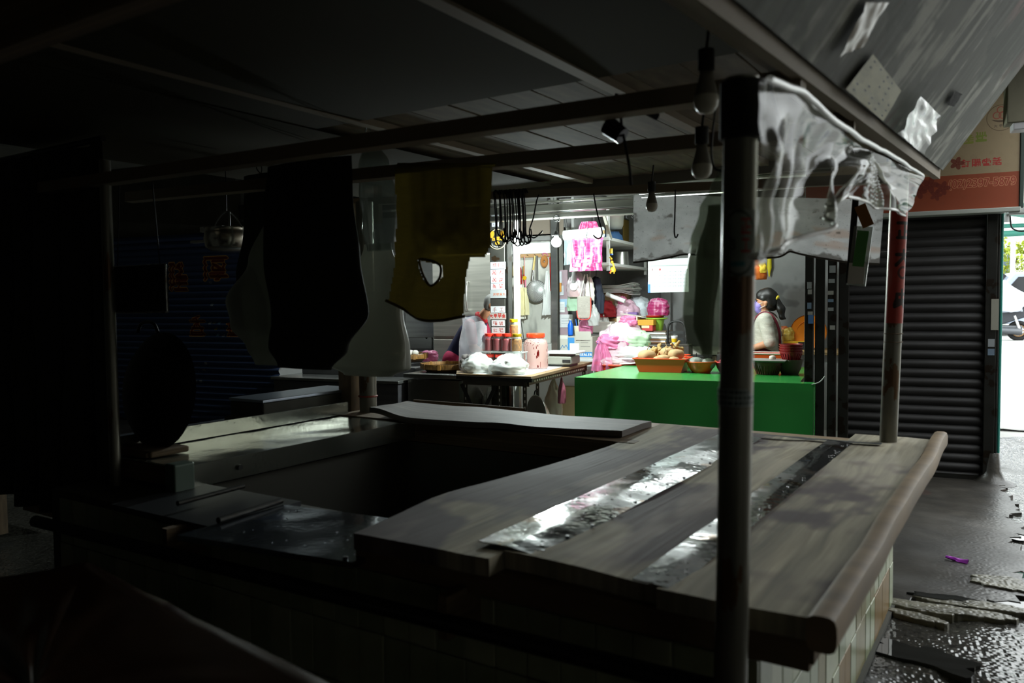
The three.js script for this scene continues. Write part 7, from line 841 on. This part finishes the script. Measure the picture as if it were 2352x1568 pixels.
// ---------- the two people ----------
// surface of joined, tapering limbs; caps: [[x, y, z, r], [x, y, z, r]]
function flesh(caps, cell, k = 0.03) {
  let lo = [9, 9, 9], hi = [-9, -9, -9]; for (const c of caps) for (const p of c) for (let i = 0; i < 3; i++) { lo[i] = Math.min(lo[i], p[i] - p[3]); hi[i] = Math.max(hi[i], p[i] + p[3]); }
  const ext = Math.max(hi[0] - lo[0], hi[1] - lo[1], hi[2] - lo[2]) / 2 + 4 * cell, c = [0, 1, 2].map((i) => (lo[i] + hi[i]) / 2), n = Math.ceil(2 * ext / cell), mc = new MarchingCubes(n, new THREE.MeshStandardMaterial(), false, false, 90000); mc.isolation = 0;
  mc.field.fill(-1);
  for (let z = 0; z < n; z++) { const Z = c[2] + (z - n / 2) / (n / 2) * ext; if (Z < lo[2] - 3 * cell || Z > hi[2] + 3 * cell) continue; for (let y = 0; y < n; y++) { const Y = c[1] + (y - n / 2) / (n / 2) * ext; if (Y < lo[1] - 3 * cell || Y > hi[1] + 3 * cell) continue; for (let x = 0; x < n; x++) {
    const X = c[0] + (x - n / 2) / (n / 2) * ext; if (X < lo[0] - 3 * cell || X > hi[0] + 3 * cell) continue; let d = 9;
    for (const [a, b] of caps) { const ux = b[0] - a[0], uy = b[1] - a[1], uz = b[2] - a[2], px = X - a[0], py = Y - a[1], pz = Z - a[2], t = clamp((px * ux + py * uy + pz * uz) / (ux * ux + uy * uy + uz * uz + 1e-9)), e = Math.hypot(px - ux * t, py - uy * t, pz - uz * t) - lerp(a[3], b[3], t), h = clamp(0.5 + 0.5 * (d - e) / k); d = lerp(d, e, h) - k * h * (1 - h); }
    mc.field[z * n * n + y * n + x] = -d;
  } } }
  mc.update(); const g = new THREE.BufferGeometry(); g.setAttribute('position', new THREE.BufferAttribute(mc.positionArray.slice(0, mc.count * 3), 3)); g.scale(ext, ext, ext); g.translate(...c); const q = mergeVertices(g, 1e-5); q.computeVertexNormals(); const P = q.attributes.position, uv = new Float32Array(P.count * 2); for (let i = 0; i < P.count; i++) { uv[2 * i] = P.getX(i) * 2; uv[2 * i + 1] = P.getY(i) * 2; } q.setAttribute('uv', new THREE.BufferAttribute(uv, 2)); return q;
}
const skin = M(0xc98f6c, 0.55), hairB = M(0x15120f, 0.4);
function hand(w, dir, up, sd = 1) { // palm, four unequal bent fingers and a thumb from the side of the palm; w wrist, dir along the hand
  const side = V3().crossVectors(dir, up).normalize(), at = (a, b, c) => w.clone().addScaledVector(dir, a).addScaledVector(side, b).addScaledVector(up, c), P = (v, r) => [v.x, v.y, v.z, r], caps = [[P(at(0, 0, 0), 0.022), P(at(0.075, 0.0, 0), 0.026)], [P(at(0.02, 0.018, 0), 0.018), P(at(0.075, 0.026, 0), 0.016)], [P(at(0.02, -0.018, 0), 0.018), P(at(0.075, -0.026, 0), 0.016)]];
  [[0.03, 0.055], [0.01, 0.068], [-0.011, 0.062], [-0.031, 0.046]].forEach(([b, l]) => { const p0 = at(0.08, b, 0), p1 = at(0.08 + l * 0.5, b * 1.1, -0.008), p2 = at(0.08 + l * 0.78, b * 1.1, -0.03), p3 = at(0.08 + l * 0.85, b * 1.08, -0.052); caps.push([P(p0, 0.0095), P(p1, 0.009)], [P(p1, 0.009), P(p2, 0.0085)], [P(p2, 0.0085), P(p3, 0.0075)]); });
  const t0 = at(0.025, 0.028 * sd, -0.005), t1 = at(0.055, 0.052 * sd, -0.018), t2 = at(0.085, 0.05 * sd, -0.03); caps.push([P(t0, 0.013), P(t1, 0.011)], [P(t1, 0.011), P(t2, 0.009)]); return caps;
}
{ // woman in profile, facing left, behind the green table
  const p = onZ(1757, 700, -8.86), o = thing('person', 'woman in a cream sweater, dark red apron and purple mask working behind the green table', 'person', V3(p.x, 0.016, -8.86)), y0 = p.y - 1.47;
  const S = (x, y, z, r) => [x, y + y0 * (y / 1.47), z, r];
  const arm = (sz, el, wr) => [[S(0.02, 1.28, 0.16 * sz, 0.05), S(...el, 0.042)], [S(...el, 0.04), S(...wr, 0.028)]];
  const eN = [0.075, 1.04, 0.215], wN = [-0.15, 0.96, 0.13], eF = [0.02, 1.04, -0.22], wF = [-0.20, 0.97, -0.08];
  const bodyCaps = [[S(0.02, 1.0, 0, 0.13), S(0.01, 1.2, 0, 0.135)], [S(0.015, 1.27, 0.09, 0.075), S(0.015, 1.27, -0.09, 0.075)], [S(0.01, 1.3, 0, 0.055), S(-0.01, 1.42, 0, 0.05)], [S(0.02, 0.85, 0.07, 0.12), S(0.02, 0.95, -0.07, 0.12)], [S(0.02, 0.86, 0.09, 0.09), S(0.01, 0.45, 0.09, 0.06)], [S(0.01, 0.45, 0.09, 0.056), S(0.03, 0.06, 0.09, 0.04)], [S(0.02, 0.86, -0.09, 0.09), S(0.01, 0.45, -0.09, 0.06)], [S(0.01, 0.45, -0.09, 0.056), S(0.03, 0.06, -0.09, 0.04)], [S(0.03, 0.03, 0.09, 0.035), S(-0.13, 0.025, 0.09, 0.03)], [S(0.03, 0.03, -0.09, 0.035), S(-0.13, 0.025, -0.09, 0.03)], ...arm(1, eN, wN), ...arm(-1, eF, wF)];
  const hy = 1.485, head = [[S(0.0, hy + 0.02, 0, 0.088), S(0.03, hy + 0.025, 0, 0.088)], [S(-0.02, hy - 0.04, 0, 0.07), S(-0.05, hy - 0.07, 0, 0.045)], [S(-0.085, hy + 0.0, 0, 0.02), S(-0.10, hy - 0.03, 0, 0.017)], [S(-0.06, hy - 0.09, 0, 0.035), S(-0.045, hy - 0.1, 0, 0.035)], [S(0.02, hy - 0.01, 0.086, 0.018), S(0.018, hy - 0.03, 0.086, 0.013)], [S(0.02, hy - 0.01, -0.086, 0.018), S(0.018, hy - 0.03, -0.086, 0.013)]];
  const W = (q) => V3(...S(...q, 0).slice(0, 3)), hd = hand(W(wN), V3(-0.9, -0.3, -0.3).normalize(), V3(-0.3, 0.9, 0).normalize()), hf = hand(W(wF), V3(-0.9, -0.3, 0.3).normalize(), V3(-0.3, 0.9, 0).normalize(), -1);
  mesh('body', merge([flesh(bodyCaps, 0.014, 0.03), flesh(head, 0.006, 0.018), flesh(hd, 0.0045, 0.006), flesh(hf, 0.0045, 0.006)]), skin, o);
  const up = (c, d) => c.map((q) => [q[0], q[1], q[2], q[3] + d]);
  const shirt = [up(bodyCaps[0], 0.022), up(bodyCaps[1], 0.02), [S(0.01, 1.29, 0, 0.075), S(0.0, 1.345, 0, 0.062)], up([S(0.02, 0.92, 0, 0.13), S(0.02, 1.0, 0, 0.13)], 0.02), [S(0.02, 1.285, 0.15, 0.07), S(0.075, 1.05, 0.213, 0.064)], [S(0.02, 1.285, -0.15, 0.07), S(0.02, 1.05, -0.218, 0.062)]];
  const sg = flesh(shirt, 0.011, 0.03); warp(sg, (v) => { const f = 0.003 * Math.sin(v.y * 80 + 30 * v.x + 20 * v.z) * sst(0.9, 1.1, v.y); v.x += f * 0.6; v.z += f; }); mesh('sweater', sg, M(0xdcd8c8, 0.85, 0, { map: clothTex }), o, 'cream knitted sweater');
  const yy = y0, ap = (pts, r, n) => mesh(n, tube(pts.map((q) => W(q)), r, 40, 8), M(0x6a1626, 0.75), o); ap([[-0.13, 1.2, 0.09], [-0.09, 1.3, 0.105], [0.0, 1.37, 0.085], [0.09, 1.33, 0.12], [0.15, 1.2, 0.12], [0.165, 1.05, 0.10], [0.16, 0.93, 0.07]], 0.014, 'apron_strap'); ap([[-0.13, 1.2, -0.09], [-0.09, 1.3, -0.105], [0.0, 1.37, -0.085], [0.09, 1.33, -0.12], [0.16, 1.1, -0.1]], 0.014, 'apron_strap');
  mesh('apron', flesh([[S(0.0, 0.93, 0, 0.165), S(0.0, 0.75, 0, 0.17)], [S(-0.01, 0.75, 0, 0.17), S(-0.01, 0.55, 0, 0.165)]], 0.016, 0.03), M(0x5a1422, 0.8), o, 'dark red apron');
  const hg = flesh([[S(0.01, hy + 0.045, 0, 0.095), S(0.045, hy + 0.045, 0, 0.095)], [S(0.06, hy - 0.01, 0.02, 0.075), S(0.075, hy - 0.04, -0.01, 0.06)], [S(-0.03, hy + 0.085, 0, 0.055), S(0.03, hy + 0.1, 0, 0.06)], [S(-0.055, hy + 0.075, 0.03, 0.03), S(-0.06, hy + 0.07, -0.03, 0.03)]], 0.008, 0.02); mesh('hair', hg, hairB, o, 'black hair'); mesh('ponytail', flesh([[S(0.12, hy + 0.01, 0.02, 0.038), S(0.165, hy - 0.08, 0.02, 0.042)], [S(0.165, hy - 0.08, 0.02, 0.042), S(0.175, hy - 0.17, 0.02, 0.026)], [S(0.175, hy - 0.17, 0.02, 0.024), S(0.21, hy - 0.185, 0.02, 0.008)]], 0.007, 0.02), hairB, o); mesh('hair_tie', new THREE.TorusGeometry(0.03, 0.016, 10, 20).rotateY(1.57).rotateZ(-0.7).translate(0.115, hy + 0.03 + yy, 0.02), M(0xe0c83a, 0.7), o, 'yellow hair tie');
  mesh('face_mask', flesh([[S(-0.075, hy - 0.02, 0, 0.045), S(-0.06, hy - 0.075, 0, 0.052)], [S(-0.05, hy - 0.04, 0.035, 0.036), S(-0.05, hy - 0.04, -0.035, 0.036)]], 0.006, 0.02), M(0x9a8ad8, 0.75), o, 'purple face mask'); mesh('mask_loop', [bar(W([-0.05, hy - 0.02, 0.072]), W([0.02, hy + 0.012, 0.09]), 0.003, 6), bar(W([-0.045, hy - 0.07, 0.07]), W([0.018, hy - 0.035, 0.09]), 0.003, 6)], mWhiteP, o); mesh('glasses', [bar(W([-0.085, hy + 0.02, 0.05]), W([0.015, hy + 0.018, 0.088]), 0.003, 6), new THREE.TorusGeometry(0.02, 0.0025, 6, 20).rotateY(1.1).translate(-0.092, hy + 0.015 + yy, 0.035), new THREE.TorusGeometry(0.02, 0.0025, 6, 20).rotateY(2.04).translate(-0.092, hy + 0.015 + yy, -0.035)], mBlack, o); mesh('eyes', [SP(0.011, -0.083, hy + 0.015 + yy, 0.034, 10), SP(0.011, -0.083, hy + 0.015 + yy, -0.034, 10)], M(0x2a1c14, 0.2), o);
}
{ // man bending over, facing right, behind the prep table
  const zz = -8.15, hip = onZ(1052, 832, zz), sh = onZ(1094, 742, zz), hd = onZ(1133, 699, zz), o = thing('person', 'grey haired person bending over in a navy vest, red collar and pink apron', 'person', V3(hip.x, 0.016, zz)), X = (v) => v.x - hip.x, Yv = (v) => v.y - 0.016;
  const hx = 0, hy = Yv(hip), sx = X(sh), sy = Yv(sh), kx = X(hd), ky = Yv(hd);
  const legs = (s) => [[[hx, hy - 0.02, 0.09 * s, 0.095], [hx + 0.04, hy * 0.52, 0.1 * s, 0.062]], [[hx + 0.04, hy * 0.52, 0.1 * s, 0.058], [hx - 0.01, 0.07, 0.1 * s, 0.042]], [[hx - 0.02, 0.035, 0.1 * s, 0.036], [hx + 0.14, 0.03, 0.1 * s, 0.03]]];
  const torso = [[[hx, hy + 0.03, 0.05, 0.12], [hx, hy + 0.03, -0.05, 0.12]], [[hx, hy + 0.06, 0, 0.125], [lerp(hx, sx, 0.7), lerp(hy, sy, 0.7), 0, 0.13]], [[sx - 0.02, sy - 0.01, 0.1, 0.075], [sx - 0.02, sy - 0.01, -0.1, 0.075]], [[sx, sy, 0, 0.06], [lerp(sx, kx, 0.7), lerp(sy, ky, 0.7), 0, 0.05]]];
  const eN = [sx + 0.06, sy - 0.27, 0.2], wN = [sx + 0.24, sy - 0.36, 0.14], eF = [sx + 0.08, sy - 0.26, -0.2], wF = [sx + 0.26, sy - 0.34, -0.12];
  const arms = [[[sx, sy - 0.01, 0.16, 0.052], [...eN, 0.042]], [[...eN, 0.04], [...wN, 0.028]], [[sx, sy - 0.01, -0.16, 0.052], [...eF, 0.042]], [[...eF, 0.04], [...wF, 0.028]]];
  const head = [[[kx, ky + 0.01, 0, 0.088], [kx + 0.03, ky - 0.0, 0, 0.088]], [[kx + 0.06, ky - 0.05, 0, 0.06], [kx + 0.075, ky - 0.075, 0, 0.045]], [[kx + 0.10, ky - 0.02, 0, 0.02], [kx + 0.115, ky - 0.045, 0, 0.016]], [[kx + 0.005, ky - 0.015, 0.086, 0.018], [kx + 0.01, ky - 0.035, 0.086, 0.013]], [[kx + 0.005, ky - 0.015, -0.086, 0.018], [kx + 0.01, ky - 0.035, -0.086, 0.013]]];
  mesh('body', merge([flesh([...torso, ...legs(1), ...legs(-1), ...arms], 0.014, 0.03), flesh(head, 0.007, 0.018), flesh(hand(V3(...wN), V3(0.85, -0.5, -0.1).normalize(), V3(0.5, 0.85, 0).normalize()), 0.0045, 0.006), flesh(hand(V3(...wF), V3(0.85, -0.5, 0.1).normalize(), V3(0.5, 0.85, 0).normalize(), -1), 0.0045, 0.006)]), skin, o);
  const up = (c, d) => c.map((q) => [q[0], q[1], q[2], q[3] + d]);
  mesh('vest', flesh([up(torso[1], 0.025), up(torso[2], 0.022), up(torso[0], 0.012)], 0.012, 0.03), M(0x1e2050, 0.85, 0, { map: clothTex }), o, 'navy blue vest'); mesh('sleeves', flesh([up([[sx, sy - 0.01, 0.16, 0.05], [sx + 0.045, sy - 0.2, 0.19, 0.046]], 0.016), up([[sx, sy - 0.01, -0.16, 0.05], [sx + 0.055, sy - 0.2, -0.19, 0.046]], 0.016)], 0.012, 0.02), M(0xa02040, 0.8), o); const n = V3(kx - sx, ky - sy, 0).normalize(), cg = new THREE.TorusGeometry(0.064, 0.024, 10, 26); cg.applyQuaternion(new THREE.Quaternion().setFromUnitVectors(V3(0, 0, 1), n)); mesh('collar', cg.translate(lerp(sx, kx, 0.3), lerp(sy, ky, 0.3), 0), M(0xc0202a, 0.75), o, 'red collar');
  mesh('waistband', flesh([[[hx - 0.01, hy + 0.02, 0.06, 0.145], [hx - 0.01, hy + 0.02, -0.06, 0.145]]], 0.014, 0.03), M(0xb82858, 0.8), o); mesh('apron', flesh([[[hx + 0.02, hy - 0.02, 0.04, 0.15], [hx + 0.03, hy - 0.02, -0.04, 0.15]], [[hx + 0.03, hy - 0.02, 0, 0.165], [hx + 0.05, hy - 0.34, 0, 0.15]]], 0.014, 0.04), M(0xa82850, 0.8, 0, { map: clothTex }), o, 'pink apron'); mesh('shorts', flesh([up([[hx, hy - 0.05, 0.09, 0.095], [hx + 0.04, hy * 0.38, 0.1, 0.066]], 0.016), up([[hx, hy - 0.05, -0.09, 0.095], [hx + 0.04, hy * 0.38, -0.1, 0.066]], 0.016)], 0.014, 0.03), M(0x4a6480, 0.85, 0, { map: clothTex }), o, 'faded blue denim trousers');
  mesh('hair', flesh([[[kx - 0.015, ky + 0.03, 0, 0.092], [kx + 0.02, ky + 0.03, 0, 0.09]], [[kx - 0.04, ky - 0.01, 0.02, 0.065], [kx - 0.04, ky - 0.01, -0.02, 0.065]]], 0.009, 0.02), M(0x8d8d8a, 0.7), o, 'short grey hair'); mesh('eyes', [SP(0.01, kx + 0.1, ky - 0.01, 0.034, 10), SP(0.01, kx + 0.1, ky - 0.01, -0.034, 10)], M(0x2a1c14, 0.2), o); mesh('face_mask', flesh([[[kx + 0.085, ky - 0.05, 0.02, 0.05], [kx + 0.085, ky - 0.05, -0.02, 0.05]]], 0.008, 0.02), M(0xe8dce4, 0.8), o, 'white face mask');
}

// ---------- the street beyond ----------
const gy = (x, z) => groundY(x, z);
{ // scooter under a silver cover
  const a = onZ(2310, 782, -22), X = a.x - 0.1, o = thing('motor_scooter', 'dark scooter with blue trim half under a silver white cover', 'scooter', V3(X, gy(X, -22), -22)), mD = M(0x2b2e34, 0.4), mBl = M(0x1f8ad0, 0.4);
  const wheel = (x) => { const ty = mesh('tyre', new THREE.TorusGeometry(0.19, 0.05, 12, 32).translate(x, 0.24, 0), M(0x1a1a1a, 0.8), o); mesh('wheel_rim', [new THREE.TorusGeometry(0.135, 0.018, 8, 28).translate(x, 0.24, 0), CY(0.04, 0.04, 0.1, 0, 0, 0, 14).rotateX(1.57).translate(x, 0.24, 0), ...[0, 1, 2, 3, 4].map((i) => bar(V3(x, 0.24, 0), V3(x + 0.13 * Math.cos(i * 1.257), 0.24 + 0.13 * Math.sin(i * 1.257), 0), 0.014, 6))], M(0xa8845a, 0.4, 0.5), ty); }; wheel(0.35); wheel(-0.9);
  mesh('engine', [RB(0.6, 0.14, 0.2, 0.04, 0.12, 0.3, 0.02), CY(0.07, 0.08, 0.6, 0, 0, 0, 14).rotateZ(1.5).translate(0.1, 0.24, 0.14)], M(0x55585c, 0.5, 0.4), o); mesh('body_panel', ext([[-0.8, 0.3], [-0.3, 0.3], [0.0, 0.42], [0.5, 0.6], [0.72, 0.74], [0.3, 0.74], [-0.5, 0.62], [-0.75, 0.5]], 0.22, 0.03).translate(0, 0, -0.11), mD, o); mesh('blue_trim', [flat(V3(-0.65, 0.36, 0.15), V3(-0.05, 0.5, 0.15), 0.07, 0.02), flat(V3(0.5, 0.2, 0.14), V3(0.72, 0.5, 0.14), 0.06, 0.02)], mBl, o, 'bright blue trim'); mesh('shock', bar(V3(0.25, 0.6, 0.13), V3(0.36, 0.26, 0.13), 0.03, 8), M(0xc8c8c8, 0.4, 0.5), o); mesh('seat', RB(0.75, 0.1, 0.26, 0.04, 0.2, 0.76, 0), M(0x1d1d1f, 0.6), o);
  mesh('silver_cover', warp(sack(0.55, 0.75, 0.3, 161, 0.16, 0.75), (v) => { v.x += 0.0; v.y += 0.66; }), M(0xc6ccd8, 0.4, 0.2), o, 'silver white rain cover'); mesh('handlebar', tube([[-0.6, 1.0, -0.3], [-0.65, 1.05, 0], [-0.6, 1.0, 0.3]], 0.02), mD, o);
}
{ // car
  const a = onZ(2335, 640, -25.5), X = a.x + 0.6, Y = gy(X, -25.5), o = thing('parked_car', 'dark parked car with black windows behind the scooter', 'car', V3(X, Y, -25.5)), mC = M(0x9aa4b4, 0.25, 0.3);
  mesh('body', ext([[-2.1, 0.35], [-2.15, 0.75], [-1.9, 0.95], [-0.9, 1.02], [2.0, 1.02], [2.1, 0.7], [2.05, 0.35]], 1.66, 0.05).translate(0, 0, -0.83), mC, o); mesh('cabin', ext([[-1.25, 1.0], [-0.75, 1.62], [1.5, 1.66], [2.0, 1.0]], 1.5, 0.05).translate(0, 0, -0.75), mC, o); for (const s of [-1, 1]) { mesh('side_window', ext([[-1.05, 1.06], [-0.68, 1.54], [0.2, 1.56], [0.2, 1.06]], 0.02).translate(0, 0, s * 0.82 - 0.01), M(0x0c1014, 0.1), o); mesh('side_window', ext([[0.28, 1.06], [0.28, 1.56], [1.4, 1.56], [1.75, 1.06]], 0.02).translate(0, 0, s * 0.82 - 0.01), M(0x0c1014, 0.1), o); } mesh('windscreen', flat(V3(-1.3, 1.02, 0), V3(-0.82, 1.58, 0), 1.3, 0.02).rotateY(0), M(0x0c1014, 0.1), o);
  for (const [x, z] of [[-1.35, 0.75], [1.35, 0.75], [-1.35, -0.75], [1.35, -0.75]]) { const cw = mesh('wheel', CY(0.33, 0.33, 0.2, 0, 0, 0, 26).rotateX(1.57).translate(x, 0.33, z), M(0x161616, 0.7), o); mesh('hub_cap', CY(0.2, 0.2, 0.22, 0, 0, 0, 20).rotateX(1.57).translate(x, 0.33, z), M(0x9a9a9a, 0.4, 0.5), cw); }
}
{ // hedge, trees, building, green awning frame
  const lf = new THREE.BufferGeometry(); lf.setAttribute('position', new THREE.Float32BufferAttribute([0, 0, 0, 0.07, 0.03, 0.02, 0.12, 0, 0, 0.06, -0.03, 0.02], 3)); lf.setAttribute('uv', new THREE.Float32BufferAttribute([0, 0, 0.5, 1, 1, 0, 0.5, 0], 2)); lf.setIndex([0, 1, 2, 0, 2, 3]); lf.computeVertexNormals();
  const bush = (name, label, x, z, w, h, d, c, n, y = 0) => { const o = thing(name, label, 'shrub', V3(x, gy(x, z), z)); const im = new THREE.InstancedMesh(lf, MP(0xffffff, 0.7, { transmission: 0.3 }), n), m = new THREE.Matrix4(), q = new THREE.Quaternion(), cc = new THREE.Color(); for (let i = 0; i < n; i++) { const a = rnd() * 6.283, e = Math.acos(rr(-1, 1)), r = 0.75 + 0.25 * rnd(), k = 1 + 0.25 * (n3(3 * Math.cos(a), 3 * Math.cos(e), 3 * Math.sin(a) + x) - 0.5); q.setFromEuler(new THREE.Euler(rr(0, 6), rr(0, 6), rr(0, 6))); m.compose(V3(w / 2 * r * k * Math.sin(e) * Math.cos(a), y + h / 2 + h / 2 * r * k * Math.cos(e), d / 2 * r * k * Math.sin(e) * Math.sin(a)), q, V3(1.6, 1.6, 1.6)); im.setMatrixAt(i, m); cc.set(c).multiplyScalar(rr(0.6, 1.25)); im.setColorAt(i, cc); } im.name = 'leaves'; im.userData.kind = 'stuff'; o.add(im); mesh('stem', [0, 1, 2].map((i) => bar(V3(0, 0, 0), V3((i - 1) * w * 0.2, y + h * 0.7, 0.1 * i), 0.05, 8, 0.02)), M(0x4a3a28, 0.9), o); };
  const p = onZ(2320, 600, -34); bush('roadside_hedge', 'yellow green leafy hedge across the street', p.x - 0.5, -34, 3.4, 2.4, 1.8, 0x9aa826, 2600, 0.7); bush('roadside_hedge', 'darker green shrub left of the yellow hedge', p.x - 2.6, -34.5, 2.6, 2.6, 1.8, 0x5a8a30, 1600, 0.6); bush('roadside_hedge', 'green shrub right of the yellow hedge', p.x + 2.6, -34.2, 2.8, 2.5, 1.8, 0x8a9a2a, 1600, 0.6);
  const b = thing('street_building', 'pale building across the street with dark windows', 'building', V3(p.x + 1, gy(p.x, -46), -46)); mesh('wall', uvm(B(26, 9, 5, 0, 4.5, 0)), M(0xe2e2de, 0.9), b); for (let i = 0; i < 9; i++) for (let k = 0; k < 2; k++) { const w = mesh('window', RB(1.3, 1.5, 0.1, 0.02, -11 + i * 2.7, 2.6 + k * 3.2, 2.52), M(0x9aa2a6, 0.3), b); mesh('pane', B(1.1, 1.3, 0.02, -11 + i * 2.7, 2.6 + k * 3.2, 2.58), M(0x4a5a62, 0.1), w); }
  const g0 = onZ(2300, 545, -14), aw = thing('green_awning', 'teal green awning frame on posts at the alley\'s street end', 'awning', V3(g0.x + 0.8, gy(2, -14), -14)), mT = M(0x3f8a7a, 0.6), ya = g0.y - gy(2, -14); mesh('canopy', flat(V3(-1.5, ya + 0.55, 0.2), V3(1.2, ya + 0.02, 0.2), 0.02, 1.6), mT, aw); mesh('beam', [bar(V3(-1.4, ya, 0.6), V3(1.3, ya + 0.05, 0.6), 0.045), bar(V3(-1.4, ya + 0.12, 0.6), V3(1.3, ya + 0.12, 0.6), 0.03)], mT, aw); mesh('post', bar(V3(1.25, 0, 0.5), V3(1.25, ya + 0.1, 0.5), 0.04), mT, aw); mesh('post', bar(V3(-1.4, 0, 0.5), V3(-1.4, ya + 0.5, 0.5), 0.04), mT, aw);
  const pl = onZ(2327, 560, -30), pole = thing('street_pole', 'thin white pole in front of the hedge', 'pole', V3(pl.x, gy(pl.x, -30), -30)); mesh('shaft', bar(V3(0, 0, 0), V3(0, 4.5, 0), 0.08, 12, 0.06), mWhiteP, pole); mesh('base', CY(0.16, 0.2, 0.15, 0, 0.07, 0), M(0x9a9a96, 0.8), pole);
}

renderer.render(scene, camera);
